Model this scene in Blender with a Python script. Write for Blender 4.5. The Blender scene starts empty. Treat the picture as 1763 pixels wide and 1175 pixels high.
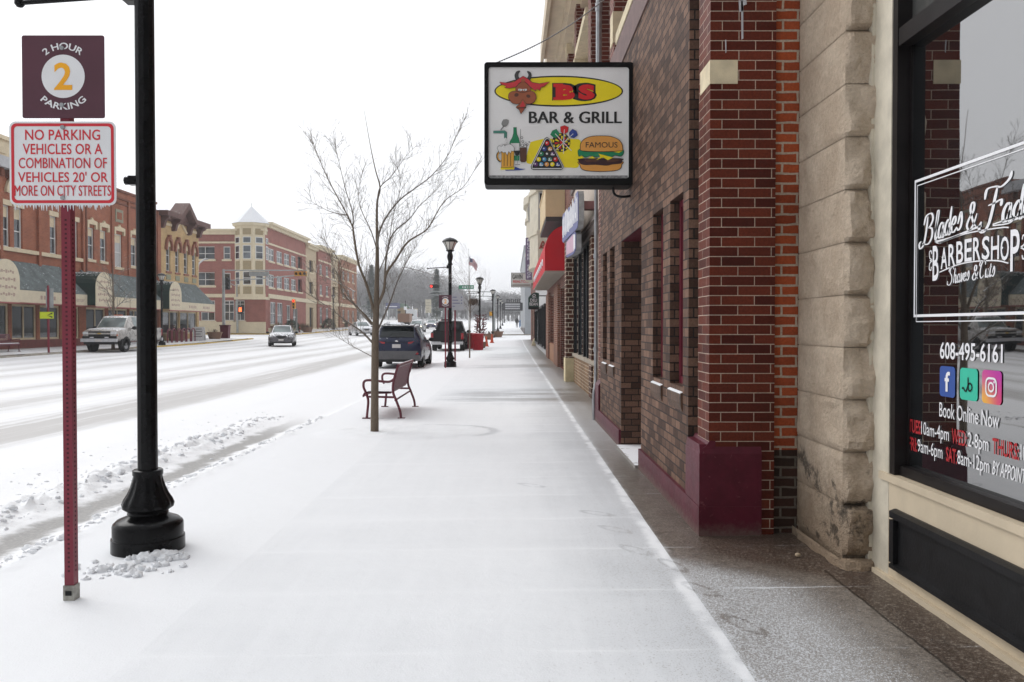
import bpy, bmesh, math, random
from mathutils import Vector, Matrix, noise
R = math.radians
sc = bpy.context.scene
col = sc.collection
# ------------------------------------------------------------------ camera, sky, sun, exposure
F, HX, HY = 1423.0, 880.0, 563.0          # focal length and vanishing point, in photo pixels (1763 wide)
EYE = 1.5
cd = bpy.data.cameras.new('Camera'); cam = bpy.data.objects.new('Camera', cd); col.objects.link(cam)
cd.sensor_width = 36; cd.lens = 36*F/1763; cd.clip_end = 4000; cd.clip_start = 0.05
cam.location = (0, 0, EYE); cam.rotation_euler = (R(90)-math.atan(24.5/F), 0, -math.atan(1.5/F))
sc.camera = cam
w = bpy.data.worlds.new('World'); sc.world = w; w.use_nodes = True
nt = w.node_tree; bg = nt.nodes['Background']
sky = nt.nodes.new('ShaderNodeTexSky'); sky.sky_type = 'NISHITA'; sky.sun_disc = False
sky.sun_elevation = R(44); sky.sun_rotation = R(308); sky.dust_density = 6; sky.air_density = 1.0
hs = nt.nodes.new('ShaderNodeHueSaturation'); hs.inputs['Saturation'].default_value = 0.12
mx = nt.nodes.new('ShaderNodeMix'); mx.data_type = 'RGBA'; mx.inputs[0].default_value = 0.86
mx.inputs[7].default_value = (10.4, 10.55, 10.95, 1)    # the even white cloud deck
nt.links.new(sky.outputs[0], hs.inputs['Color']); nt.links.new(hs.outputs[0], mx.inputs[6])
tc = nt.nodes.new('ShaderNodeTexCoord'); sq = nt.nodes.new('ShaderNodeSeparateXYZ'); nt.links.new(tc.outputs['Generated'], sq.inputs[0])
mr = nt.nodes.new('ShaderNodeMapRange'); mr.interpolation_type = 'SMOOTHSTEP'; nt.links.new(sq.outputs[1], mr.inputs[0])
for i_, v_ in ((1, -.75), (2, .15), (3, .54), (4, 1.0)): mr.inputs[i_].default_value = v_     # added dimming of the unseen sky behind the viewer, darkens camera-facing faces
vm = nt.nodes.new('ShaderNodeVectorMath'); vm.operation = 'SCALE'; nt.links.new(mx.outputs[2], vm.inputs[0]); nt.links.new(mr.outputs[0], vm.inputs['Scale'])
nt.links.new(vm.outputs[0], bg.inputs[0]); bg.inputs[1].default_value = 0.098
sl = bpy.data.lights.new('Sun', 'SUN'); sl.energy = 0.85; sl.angle = R(35); sl.color = (1, .985, .96)
sun = bpy.data.objects.new('Sun', sl); col.objects.link(sun)
sun.rotation_euler = (R(46), 0, R(-128))
sc.view_settings.view_transform = 'Standard'; sc.view_settings.look = 'None'
sc.view_settings.exposure = 0.36; sc.view_settings.gamma = 1
sc.cycles.max_bounces = 6; sc.cycles.diffuse_bounces = 4; sc.cycles.glossy_bounces = 3
sc.cycles.use_denoising = True

# ------------------------------------------------------------------ helpers
def X(px, d): return (px-HX)*d/F                 # photo column at depth d -> x
def Z(py, d): return EYE+(HY-py)*d/F             # photo row at depth d -> z
def YD(px, x): return x*F/(px-HX)                # depth where the plane x is seen at a column
def lerp(a, b, t): return a+(b-a)*t
def sm(t, a, b):
    t = max(0, min(1, (t-a)/(b-a))); return t*t*(3-2*t)
RISE = [(-60,0),(36,0),(62,.1),(85,.45),(111,.85),(146,1.3),(200,2.5),(260,4.0),(330,5.7),(420,7),(2000,9)]
def rise(y):
    for (a, za), (b, zb) in zip(RISE, RISE[1:]):
        if y <= b: return lerp(za, zb, max(0, (y-a)/(b-a)))
    return RISE[-1][1]
def cx(y): return -3.27+.009*max(0, min(y, 80))   # the kerb line
def zs(x, y): return rise(y)+.012*x               # sidewalk
def zr(x, y): return rise(y)-.15*(1-.55*sm(y,20,45))+.0062*max(0, min(20.5, -3.2-x))
FCX = -23.7
def zf(x, y): return zr(FCX, y)+.11+.01*(FCX-x)   # far sidewalk

class MB:
    def __init__(s): s.v=[]; s.f=[]; s.m=[]
    def add(s, vs, fs, m=0):
        o=len(s.v); s.v+= [tuple(p) for p in vs]
        for f in fs: s.f.append(tuple(i+o for i in f)); s.m.append(m)
        return s
    def box(s, x0,x1,y0,y1,z0,z1,m=0):
        if x0>x1: x0,x1=x1,x0
        if y0>y1: y0,y1=y1,y0
        if z0>z1: z0,z1=z1,z0
        return s.add([(x0,y0,z0),(x1,y0,z0),(x1,y1,z0),(x0,y1,z0),(x0,y0,z1),(x1,y0,z1),(x1,y1,z1),(x0,y1,z1)],
            [(0,3,2,1),(4,5,6,7),(0,1,5,4),(1,2,6,5),(2,3,7,6),(3,0,4,7)],m)
    def poly(s, pts, m=0): return s.add(pts,[tuple(range(len(pts)))],m)
    def prism(s, pts, axis, a0, a1, m=0, m2=None):
        def P(p,a): return {'x':(a,p[0],p[1]),'y':(p[0],a,p[1]),'z':(p[0],p[1],a)}[axis]
        n=len(pts); vs=[P(p,a0) for p in pts]+[P(p,a1) for p in pts]
        s.add(vs,[tuple(range(n-1,-1,-1)),tuple(range(n,2*n))],m)
        s.add(vs,[(i,(i+1)%n,(i+1)%n+n,i+n) for i in range(n)],m if m2 is None else m2)
        return s
    def tube(s, pts, rad, n=6, m=0, cap=True, closed=False):
        pts=[Vector(p) for p in pts]; k=len(pts)
        if not hasattr(rad,'__len__'): rad=[rad]*k
        vs=[]; up=None
        for i,p in enumerate(pts):
            if closed: t=pts[(i+1)%k]-pts[i-1]
            else: t=(pts[min(i+1,k-1)]-pts[max(i-1,0)])
            if t.length<1e-9: t=Vector((0,0,1))
            t.normalize()
            if up is None: up=Vector((0,0,1)) if abs(t.z)<.9 else Vector((1,0,0))
            a=t.cross(up)
            if a.length<1e-6: a=t.orthogonal()
            a.normalize(); b=a.cross(t); up=b
            for j in range(n):
                g=2*math.pi*j/n; vs.append(p+(a*math.cos(g)+b*math.sin(g))*rad[i])
        fs=[]
        for i in range(k if closed else k-1):
            i2=(i+1)%k
            for j in range(n): fs.append((i*n+j,i*n+(j+1)%n,i2*n+(j+1)%n,i2*n+j))
        if cap and not closed: fs+= [tuple(range(n-1,-1,-1)),tuple(range((k-1)*n,k*n))]
        return s.add(vs,fs,m)
    def lathe(s, prof, c=(0,0,0), n=24, m=0, axis='z', flute=0, fl=None):
        vs=[]; fs=[]; k=len(prof)
        for i,(r,h) in enumerate(prof):
            for j in range(n):
                g=2*math.pi*j/n; rr=r
                if flute and fl and fl[0]<=h<=fl[1]: rr=r*(1-flute*(.5+.5*math.cos(g*12)))
                a,b=rr*math.cos(g),rr*math.sin(g)
                vs.append({'z':(c[0]+a,c[1]+b,c[2]+h),'x':(c[0]+h,c[1]+a,c[2]+b),'y':(c[0]+a,c[1]+h,c[2]+b)}[axis])
        for i in range(k-1):
            for j in range(n): fs.append((i*n+j,i*n+(j+1)%n,(i+1)*n+(j+1)%n,(i+1)*n+j))
        if prof[0][0]>1e-4: fs.append(tuple(range(n-1,-1,-1)))
        if prof[-1][0]>1e-4: fs.append(tuple(range((k-1)*n,k*n)))
        return s.add(vs,fs,m)
    def ball(s, c, r, n=10, m=0, sq=(1,1,1)):
        k=max(4,n//2); pr=[(r*math.sin(math.pi*i/k)+1e-5, -r*math.cos(math.pi*i/k)) for i in range(k+1)]
        t=MB().lathe(pr,(0,0,0),n); return s.add([(c[0]+p[0]*sq[0],c[1]+p[1]*sq[1],c[2]+p[2]*sq[2]) for p in t.v],t.f,m)
    def grid(s, xs, ys, fz, m=0):
        n=len(xs); vs=[(x,y,fz(x,y)) for y in ys for x in xs]
        return s.add(vs,[(j*n+i,j*n+i+1,(j+1)*n+i+1,(j+1)*n+i) for j in range(len(ys)-1) for i in range(n-1)],m)
    def text(s, t, org, u, v, wd, ht, m=0, shear=0, bold=0, fn=None):
        if bold and any(c in 'MWmw&' for c in t):       # thicken by overprinting, a hair proud each time
            nn=Vector(u).cross(Vector(v))*.0005; k=bold*ht*1.1
            for i,dx in enumerate((-k,0,k)): s.text(t,Vector(org)+Vector(u)*dx+nn*i,u,v,wd,ht,m,shear,0,fn)
            return s
        vs,fs=glyphs(t,bold)
        x0=min(p[0] for p in vs); x1=max(p[0] for p in vs); y0=min(p[1] for p in vs); y1=max(p[1] for p in vs)
        o,u,v=Vector(org),Vector(u),Vector(v); out=[]
        for p in vs:
            a=(p[0]-x0)/(x1-x0)*wd; b=(p[1]-y0)/(y1-y0)*ht
            a+=shear*b
            if fn: a,b=fn(a,b)
            out.append(o+u*a+v*b)
        return s.add(out,fs,m)
    def build(s, name, mats, parent=None, smooth=None):
        me=bpy.data.meshes.new(name)
        off=OFF.get(parent.name) if parent is not None else None
        vs=[(p[0]-off[0],p[1]-off[1],p[2]-off[2]) for p in s.v] if off else s.v
        me.from_pydata(vs,[],s.f); me.polygons.foreach_set('material_index',s.m)
        for mt in (mats if isinstance(mats,(list,tuple)) else [mats]): me.materials.append(mt)
        if smooth is not None:
            me.polygons.foreach_set('use_smooth',[True]*len(s.f)); me.set_sharp_from_angle(angle=R(smooth))
        me.update()
        o=bpy.data.objects.new(name,me); col.objects.link(o)
        if parent is not None: o.parent=parent; 
        if off is not None: OFF[o.name]=off
        return o
OFF={}
def tag(o,label=None,cat=None,group=None,kind=None):
    if label: o['label']=label
    if cat: o['category']=cat
    if group: o['group']=group
    if kind: o['kind']=kind
    return o
def thing(name,label,cat,loc=(0,0,0),group=None,world=True,rz=0):
    o=bpy.data.objects.new(name,None); col.objects.link(o); o.location=loc; o.rotation_euler=(0,0,rz); o.empty_display_size=.2
    if world: OFF[o.name]=tuple(loc)
    return tag(o,label,cat,group)
KIDS={}
def kids(o): return [c for c in col.objects if c.parent==o]
def copy_tree(o,parent=None):
    c=o.copy(); col.objects.link(c)
    if parent is not None: c.parent=parent
    for k in kids(o): copy_tree(k,c)
    return c
def copy_thing(o,loc,label,rz=None,scale=None):
    c=copy_tree(o); c.location=loc; c['label']=label
    if rz is not None: c.rotation_euler=(0,0,rz)
    if scale is not None: c.scale=(scale,)*3
    return c
_gl={}
def glyphs(t,bold=0):
    if (t,bold) in _gl: return _gl[(t,bold)]
    cu=bpy.data.curves.new('t','FONT'); cu.body=t; cu.size=1; cu.resolution_u=3; cu.offset=bold
    o=bpy.data.objects.new('t',cu); col.objects.link(o)
    dg=bpy.context.evaluated_depsgraph_get(); dg.update()
    me=o.evaluated_get(dg).to_mesh()
    r=([(v.co.x,v.co.y) for v in me.vertices],[tuple(p.vertices) for p in me.polygons])
    o.evaluated_get(dg).to_mesh_clear(); bpy.data.objects.remove(o); bpy.data.curves.remove(cu)
    _gl[(t,bold)]=r; return r
for _t in []: glyphs(_t)
def ell(cx_,cz_,rx,rz,n=24,a0=0,a1=360):
    return [(cx_+rx*math.cos(R(a0+(a1-a0)*i/n)),cz_+rz*math.sin(R(a0+(a1-a0)*i/n))) for i in range(n if a1-a0>=360 else n+1)]
def rrect(x0,x1,z0,z1,r,n=5):
    o=[]
    for (cx_,cz_,a) in ((x1-r,z1-r,0),(x0+r,z1-r,90),(x0+r,z0+r,180),(x1-r,z0+r,270)):
        o+=[(cx_+r*math.cos(R(a+90*i/n)),cz_+r*math.sin(R(a+90*i/n))) for i in range(n+1)]
    return o
def smooth_path(p,k=6):
    p=[Vector(q) for q in p]; out=[]
    for i in range(len(p)-1):
        a,b,c,d=p[max(0,i-1)],p[i],p[i+1],p[min(len(p)-1,i+2)]
        for j in range(k):
            t=j/k; out.append(.5*((2*b)+(c-a)*t+(2*a-5*b+4*c-d)*t*t+(3*b-a-3*c+d)*t**3))
    out.append(p[-1]); return out

# ------------------------------------------------------------------ materials
class N:
    def __init__(s,name):
        s.mat=bpy.data.materials.new(name); s.mat.use_nodes=True; s.t=s.mat.node_tree
        s.b=s.t.nodes['Principled BSDF']; s._p=None
    def new(s,ty): return s.t.nodes.new(ty)
    def put(s,sock,v):
        if v is None: return
        if isinstance(v,bpy.types.NodeSocket): s.t.links.new(v,sock)
        else:
            if hasattr(sock.default_value,'__len__') and not hasattr(v,'__len__'): v=(v,)*len(sock.default_value)
            if hasattr(v,'__len__') and len(v)==3 and len(sock.default_value)==4: v=tuple(v)+(1,)
            sock.default_value=v
    def ma(s,op,a,b=None,c=None,clamp=False):
        n=s.new('ShaderNodeMath'); n.operation=op; n.use_clamp=clamp
        s.put(n.inputs[0],a); s.put(n.inputs[1],b); s.put(n.inputs[2],c); return n.outputs[0]
    def ss(s,v,a,b,lo=0,hi=1):
        n=s.new('ShaderNodeMapRange'); n.interpolation_type='SMOOTHSTEP'; s.put(n.inputs[0],v)
        for i,x in enumerate((a,b,lo,hi)): s.put(n.inputs[i+1],x)
        return n.outputs[0]
    def pos(s):
        if s._p is None:
            g=s.new('ShaderNodeNewGeometry'); q=s.new('ShaderNodeSeparateXYZ'); s.t.links.new(g.outputs['Position'],q.inputs[0])
            r=s.new('ShaderNodeSeparateXYZ'); s.t.links.new(g.outputs['Normal'],r.inputs[0])
            s._p=(g.outputs['Position'],q.outputs,r.outputs)
        return s._p
    def objc(s): return s.new('ShaderNodeTexCoord').outputs['Object']
    def xyz(s,a,b,c):
        n=s.new('ShaderNodeCombineXYZ')
        for i,v in enumerate((a,b,c)): s.put(n.inputs[i],v)
        return n.outputs[0]
    def noise(s,vec,scale,detail=3,rough=.5,dist=0):
        n=s.new('ShaderNodeTexNoise'); s.put(n.inputs['Vector'],vec); s.put(n.inputs['Scale'],scale)
        n.inputs['Detail'].default_value=detail; n.inputs['Roughness'].default_value=rough; n.inputs['Distortion'].default_value=dist
        return n.outputs[0]
    def mix(s,f,a,b,bt='MIX'):
        n=s.new('ShaderNodeMix'); n.data_type='RGBA'; n.blend_type=bt
        s.put(n.inputs[0],f); s.put(n.inputs[6],a); s.put(n.inputs[7],b); return n.outputs[2]
    def bump(s,h,st=.3,dist=.01,nrm=None):
        n=s.new('ShaderNodeBump'); n.inputs['Strength'].default_value=st; n.inputs['Distance'].default_value=dist
        s.put(n.inputs['Height'],h)
        if nrm is not None: s.put(n.inputs['Normal'],nrm)
        return n.outputs[0]
    def out(s,color=None,rough=None,metal=None,normal=None,spec=None,coat=None):
        i=s.b.inputs
        s.put(i['Base Color'],color); s.put(i['Roughness'],rough)
        if metal is not None: s.put(i['Metallic'],metal)
        if normal is not None: s.put(i['Normal'],normal)
        if spec is not None: s.put(i['Specular IOR Level'],spec)
        if coat is not None: i['Coat Weight'].default_value=coat; i['Coat Roughness'].default_value=.06
        return s.mat
_mats={}
SNOW=(.84,.86,.89)
def mat(name,c,rough=.6,metal=0,var=.12,scale=6,bump=0,snow=0,coat=None,spec=None,emit=0,bscale=60):
    if name in _mats: return _mats[name]
    n=N(name); v=n.objc()
    f=n.noise(v,scale,4,.6)
    c0=tuple(max(0,x*(1-var)) for x in c); c1=tuple(min(.95,x*(1+var)) for x in c)
    cc=n.mix(n.ss(f,.3,.7),c0,c1)
    nm=n.bump(n.noise(v,bscale,3),bump,.01) if bump else None
    rr=n.ma('ADD',rough,n.ma('MULTIPLY',n.ma('SUBTRACT',f,.5),.15))
    if snow:
        p,q,r=n.pos()
        k=n.ss(n.ma('ADD',r[2],n.ma('MULTIPLY',n.ma('SUBTRACT',n.noise(p,9,4,.6),.5),1.6)),1.15-snow,1.3-snow)
        cc=n.mix(k,cc,SNOW); rr=n.ma('MAXIMUM',rr,n.ma('MULTIPLY',k,.8))
        if metal: metal=n.ma('MULTIPLY',n.ma('SUBTRACT',1,k),metal)
    n.out(cc,rr,metal,nm,spec,coat)
    if emit: n.put(n.b.inputs['Emission Color'],tuple(c)+(1,)); n.b.inputs['Emission Strength'].default_value=emit
    _mats[name]=n.mat; return n.mat
def wallco(n):
    p,q,r=n.pos()
    k=n.ma('GREATER_THAN',n.ma('ABSOLUTE',r[0]),.6)
    u=n.ma('ADD',n.ma('MULTIPLY',q[1],k),n.ma('MULTIPLY',q[0],n.ma('SUBTRACT',1,k)))
    return n.xyz(u,q[2],0),p,q,r
def brick(name,c1,c2,mort,bw,bh,ms,bias=0,bst=.6,var=.5,squash=None,soot=0,rough=.75,mvar=.2,off=(0,0),wob=0,spec=.15):
    n=N(name); vec,p,q,r=wallco(n)
    if off!=(0,0) or wob:
        va=n.new('ShaderNodeVectorMath'); va.operation='ADD'; n.put(va.inputs[0],vec); va.inputs[1].default_value=(off[0],off[1],0); vec=va.outputs[0]
    if wob:
        nz=n.new('ShaderNodeTexNoise'); n.put(nz.inputs['Vector'],p); nz.inputs['Scale'].default_value=9; nz.inputs['Detail'].default_value=3
        vm=n.new('ShaderNodeVectorMath'); vm.operation='SUBTRACT'; n.put(vm.inputs[0],nz.outputs[1]); vm.inputs[1].default_value=(.5,.5,.5)
        vs=n.new('ShaderNodeVectorMath'); vs.operation='SCALE'; n.put(vs.inputs[0],vm.outputs[0]); vs.inputs['Scale'].default_value=wob
        va=n.new('ShaderNodeVectorMath'); va.operation='ADD'; n.put(va.inputs[0],vec); n.put(va.inputs[1],vs.outputs[0]); vec=va.outputs[0]
    t=n.new('ShaderNodeTexBrick'); n.put(t.inputs['Vector'],vec)
    for k,v in (('Scale',1),('Mortar Size',ms),('Mortar Smooth',.15),('Bias',bias),('Brick Width',bw),('Row Height',bh)): t.inputs[k].default_value=v
    t.offset=.5
    if squash: t.squash=squash[0]; t.squash_frequency=squash[1]
    n.put(t.inputs['Color1'],c1); n.put(t.inputs['Color2'],c2); n.put(t.inputs['Mortar'],mort)
    big=n.noise(p,1.3,4,.6); fine=n.noise(p,55,4,.7)
    c=n.mix(1,t.outputs['Color'],n.mix(n.ss(fine,.2,.8),(1-var*.5,)*3,(1+var*.35,)*3),'MULTIPLY')
    c=n.mix(1,c,n.mix(n.ss(big,.25,.75),(1-mvar,)*3,(1+mvar,)*3),'MULTIPLY')
    if soot: c=n.mix(n.ma('MULTIPLY',n.ss(n.noise(n.xyz(n.ma('MULTIPLY',q[0],3),n.ma('MULTIPLY',q[1],3),n.ma('MULTIPLY',q[2],.6)),1.0,4,.65),.52,.75),soot),c,(.02,.018,.017))
    h=n.ma('ADD',n.ma('MULTIPLY',n.ma('SUBTRACT',1,t.outputs['Fac']),1.0),n.ma('MULTIPLY',fine,.35))
    n.out(c,n.ma('ADD',rough-.12,n.ma('MULTIPLY',fine,.2)),0,n.bump(h,bst,.012),spec)
    _mats[name]=n.mat; return n.mat
def glass(name,c=(.012,.014,.016),ior=1.9,rough=.015,var=.5,scale=.8):
    n=N(name); v=n.pos()[0]
    f=n.noise(v,scale,3)
    cc=n.mix(n.ss(f,.35,.65),tuple(x*(1-var) for x in c),tuple(x*(1+var) for x in c))
    n.out(cc,rough,0,n.bump(n.noise(v,1.7,2),.04,.02)); n.b.inputs['IOR'].default_value=ior
    _mats[name]=n.mat; return n.mat
# ------------------------------------------------------------------ ground materials
def m_sidewalk():
    n=N('sidewalk_snow'); p,q,r=n.pos(); x,y=q[0],q[1]
    big=n.noise(p,.55,4,.6); med=n.noise(p,5,4,.6); fine=n.noise(p,100,3,.75); grit=n.noise(p,190,2)
    streak=n.noise(n.xyz(n.ma('MULTIPLY',x,.35),n.ma('MULTIPLY',y,1.6),0),.9,5,.65)
    # distance to the house wall (the wall steps back by the barber's window)
    step=n.ss(y,4.55,5.6,.80,0)
    wx=n.ma('SUBTRACT',x,step)
    wxn=n.ma('ADD',wx,n.ma('MULTIPLY',n.ma('SUBTRACT',med,.5),.16))
    # cover: 1 deep snow, 0 bare wet paving
    strip=n.ma('GREATER_THAN',x,1.03)
    cov_r=n.ma('ADD',n.ma('MULTIPLY',n.ss(wxn,.60,1.22,1,0),.47),n.ma('MULTIPLY',n.ss(y,6.4,12,0,.40),n.ss(wxn,1.85,1.25)))
    cov_l=n.ss(n.ma('ADD',x,n.ma('MULTIPLY',n.ma('SUBTRACT',big,.5),.9)),-.1,1.35,.94,.62)
    cov_l=n.ma('MAXIMUM',cov_l,n.ss(x,-1.69,-1.75,0,1.1))
    cov=n.ma('ADD',n.ma('MULTIPLY',cov_r,strip),n.ma('MULTIPLY',cov_l,n.ma('SUBTRACT',1,strip)))
    # wind-swept bands across the pavement
    for (a,b,s) in ((15.5,20.5,.42),(29.5,33.5,.40),(36,48,.34)):
        k=n.ma('MULTIPLY',n.ss(y,a,(a*2+b)/3),n.ss(y,(a+b*2)/3,b,1,0))
        k=n.ma('MULTIPLY',k,n.ss(x,-2.0,-.6)); k=n.ma('MULTIPLY',k,n.ss(streak,.36,.62))
        cov=n.ma('SUBTRACT',cov,n.ma('MULTIPLY',k,s))
    # the drift left along the joint and in the cross joints
    rx=n.ma('ABSOLUTE',n.ma('SUBTRACT',n.ma('ADD',x,n.ma('MULTIPLY',n.ma('SUBTRACT',med,.5),.12)),1.0))
    cov=n.ma('ADD',cov,n.ma('MULTIPLY',n.ss(rx,0.0,.075,1,0),n.ss(n.noise(p,2.6,4),.3,.62,.04,.30)))
    yy=n.ma('ADD',n.ma('ADD',y,n.ma('MULTIPLY',n.ma('SUBTRACT',med,.5),.03)),.02)
    j=n.ma('ABSOLUTE',n.ma('SUBTRACT',n.ma('MODULO',n.ma('ADD',yy,40),.885),.4425))
    jl=n.ss(j,.002,.016,1,0); jw=n.ss(j,.0,.07,1,0)
    cov=n.ma('ADD',cov,n.ma('MULTIPLY',n.ma('MULTIPLY',jl,n.ss(n.noise(p,3.1,3),.38,.6)),n.ma('ADD',.06,n.ma('MULTIPLY',strip,.26))))
    cov=n.ma('ADD',cov,n.ma('MULTIPLY',jw,n.ma('MULTIPLY',n.ma('SUBTRACT',1,strip),n.ma('MULTIPLY',n.ss(big,.35,.6),.05))))
    cov=n.ma('ADD',cov,n.ma('MULTIPLY',n.ma('SUBTRACT',streak,.5),.15))
    # faint lengthwise scuffing, and a few trodden prints
    scuff=n.noise(n.xyz(n.ma('MULTIPLY',x,7),n.ma('MULTIPLY',y,.45),0),1,4,.7)
    cov=n.ma('ADD',cov,n.ma('MULTIPLY',n.ma('SUBTRACT',scuff,.5),.13))
    for (px,py,an) in ((1208,1017,28),(1283,1080,25),(1096,948,32),(1028,884,50),(915,835,50),(1160,975,20),(1060,912,40)):
        d_=(EYE-.012)*F/(py-HY); x_=X(px,d_); a_=R(an+90); ca,sa=math.cos(a_),math.sin(a_)
        dx_=n.ma('SUBTRACT',x,x_); dy_=n.ma('SUBTRACT',y,d_)
        u_=n.ma('ADD',n.ma('MULTIPLY',dx_,ca),n.ma('MULTIPLY',dy_,sa)); v_=n.ma('SUBTRACT',n.ma('MULTIPLY',dy_,ca),n.ma('MULTIPLY',dx_,sa))
        e_=n.ma('SQRT',n.ma('ADD',n.ma('POWER',n.ma('ABSOLUTE',n.ma('DIVIDE',u_,.15)),2.0),n.ma('POWER',n.ma('ABSOLUTE',n.ma('DIVIDE',v_,.05)),2.0)))
        e_=n.ma('ADD',e_,n.ma('MULTIPLY',n.ma('SUBTRACT',n.noise(p,40,3),.5),.5))
        ring=n.ma('MULTIPLY',n.ss(e_,.55,.9),n.ss(e_,1.0,1.25,1,0)); gap=n.ss(n.ma('ABSOLUTE',n.ma('ADD',u_,.05)),.0,.035)
        cov=n.ma('SUBTRACT',cov,n.ma('MULTIPLY',n.ma('MULTIPLY',ring,gap),.15))
    t_=n.ma('SQRT',n.ma('ADD',n.ma('POWER',n.ma('DIVIDE',n.ma('ADD',x,1.55),1.15),2.0),n.ma('POWER',n.ma('DIVIDE',n.ma('SUBTRACT',y,11.9),.8),2.0)))
    t_=n.ma('ADD',t_,n.ma('MULTIPLY',n.ma('SUBTRACT',med,.5),.12))
    cov=n.ma('SUBTRACT',cov,n.ma('MULTIPLY',n.ma('MULTIPLY',n.ss(t_,1.04,1.12),n.ss(t_,1.14,1.26,1,0)),n.ss(n.ma('ADD',x,n.ma('MULTIPLY',y,.6)),6.1,6.6,0,.22)))
    th=n.ma('ADD',n.ma('MULTIPLY',fine,.62),n.ma('MULTIPLY',grit,.38))
    k=n.ss(n.ma('SUBTRACT',cov,n.ma('MULTIPLY',n.ma('SUBTRACT',th,.5),3.0)),.40,.60)
    wet=n.mix(n.ss(big,.35,.7),(.175,.150,.125),(.265,.238,.21))
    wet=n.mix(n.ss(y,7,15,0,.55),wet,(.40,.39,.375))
    wet=n.mix(n.ss(grit,.35,.7),wet,n.mix(.5,wet,(.06,.045,.035)))
    wet=n.mix(n.ma('MULTIPLY',n.ss(n.ma('ADD',wxn,n.ma('MULTIPLY',n.ma('SUBTRACT',big,.5),.5)),1.08,1.36),n.ss(y,6.3,10,1,.25)),wet,n.mix(n.ss(fine,.3,.7),(.05,.032,.024),(.085,.058,.042)))
    ck=n.ma('MULTIPLY',n.ss(n.ma('ABSOLUTE',n.ma('SUBTRACT',n.ma('ADD',x,n.ma('MULTIPLY',n.ma('SUBTRACT',med,.5),.03)),1.90)),.003,.012,1,0),n.ss(y,4.95,5.05,1,0))
    wet=n.mix(n.ma('MULTIPLY',n.ss(x,1.895,1.915),n.ss(y,4.98,5.04,1,0)),wet,n.mix(n.ss(fine,.3,.7),(.05,.033,.025),(.08,.055,.042)))
    stn=n.noise(p,11,5,.7); agg=n.noise(p,62,4,.8)
    wet=n.mix(n.ss(stn,.42,.66),wet,n.mix(.55,wet,(.05,.036,.027))); wet=n.mix(n.ma('MULTIPLY',n.ss(agg,.52,.62),.55),wet,(.36,.31,.26)); wet=n.mix(n.ma('MULTIPLY',n.ss(agg,.46,.38),.6),wet,(.04,.03,.025))
    wet=n.mix(ck,wet,(.02,.015,.012))
    dry=n.mix(n.ss(n.ma('ADD',cov,n.ma('MULTIPLY',n.ma('SUBTRACT',med,.5),.2)),.0,.7),wet,(.36,.35,.34))
    sn=n.mix(n.ss(cov,.62,1.02),(.60,.62,.645),(.86,.875,.895))
    c=n.mix(k,dry,sn)
    h=n.ma('ADD',n.ma('MULTIPLY',fine,.5),n.ma('MULTIPLY',med,1.5)); h=n.ma('ADD',h,n.ma('MULTIPLY',k,.4))
    c=n.mix(n.ss(y,7,14,0,.25),c,(.42,.41,.40)) if False else c
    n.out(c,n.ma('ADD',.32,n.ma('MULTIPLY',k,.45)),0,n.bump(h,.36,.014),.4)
    return n.mat
def m_road():
    n=N('road_snow'); p,q,r=n.pos(); x,y,z=q
    wob=n.noise(n.xyz(n.ma('MULTIPLY',x,.3),n.ma('MULTIPLY',y,.045),0),1,3)
    xw=n.ma('ADD',x,n.ma('MULTIPLY',n.ma('SUBTRACT',wob,.5),1.3))
    fine=n.noise(p,26,4,.65); med=n.noise(p,3.2,5,.65)
    # bands of worn tyre track along the road
    rp=n.new('ShaderNodeValToRGB'); e=rp.color_ramp
    n.put(rp.inputs[0],n.ma('DIVIDE',n.ma('ADD',xw,24.0),21.0))
    st=[(-24,.55),(-23.2,.2),(-22,.5),(-21.1,.15),(-19.8,.55),(-19,.1),(-18,.62),(-16.9,.15),(-15.8,.65),(-14.8,.3),(-13.6,.12),(-12.5,.7),(-11.6,.15),(-10.3,.75),(-9.5,.2),(-8.9,.3),(-8.0,.9),(-7.1,.95),(-6.55,.1),(-5.8,.05),(-5.2,.14),(-4.7,.0)]
    while len(e.elements)<len(st): e.elements.new(.5)
    for el,(a,b) in zip(e.elements,st): el.position=(a+24)/21; el.color=(b,b,b,1)
    stre=n.noise(n.xyz(n.ma('MULTIPLY',x,6.5),n.ma('MULTIPLY',y,.09),0),1,7,.78)
    g=n.ma('MULTIPLY',rp.outputs[0],n.ss(stre,.25,.6,.25,1.15))
    g=n.ma('ADD',g,n.ma('MULTIPLY',n.ma('SUBTRACT',med,.55),.35))
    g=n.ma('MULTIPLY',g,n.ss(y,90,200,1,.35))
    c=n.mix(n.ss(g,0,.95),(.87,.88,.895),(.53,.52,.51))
    # slush trough by the kerb
    gx=n.ma('ADD',x,n.ma('MULTIPLY',n.ma('SUBTRACT',n.noise(p,2.6,4,.6),.5),.42))
    gx=n.ma('SUBTRACT',gx,n.ma('MULTIPLY',y,.008))
    tr=n.ma('MULTIPLY',n.ss(gx,-4.06,-3.92),n.ss(gx,-3.76,-3.64,1,0))
    tr=n.ma('MULTIPLY',tr,n.ss(y,12.0,15.5,1,0))
    c=n.mix(n.ma('MULTIPLY',tr,n.ss(fine,.25,.6,.7,1)),c,n.mix(n.ss(fine,.3,.7),(.17,.165,.155),(.42,.41,.40)))
    lump=n.noise(p,34,4,.7)
    c=n.mix(n.ma('MULTIPLY',n.ss(lump,.5,.72),n.ma('MULTIPLY',n.ss(gx,-5.6,-4.4),.35)),c,(.60,.57,.54))
    n.out(c,.62,0,n.bump(n.ma('ADD',med,n.ma('MULTIPLY',fine,.6)),.35,.02),.35); return n.mat
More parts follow.
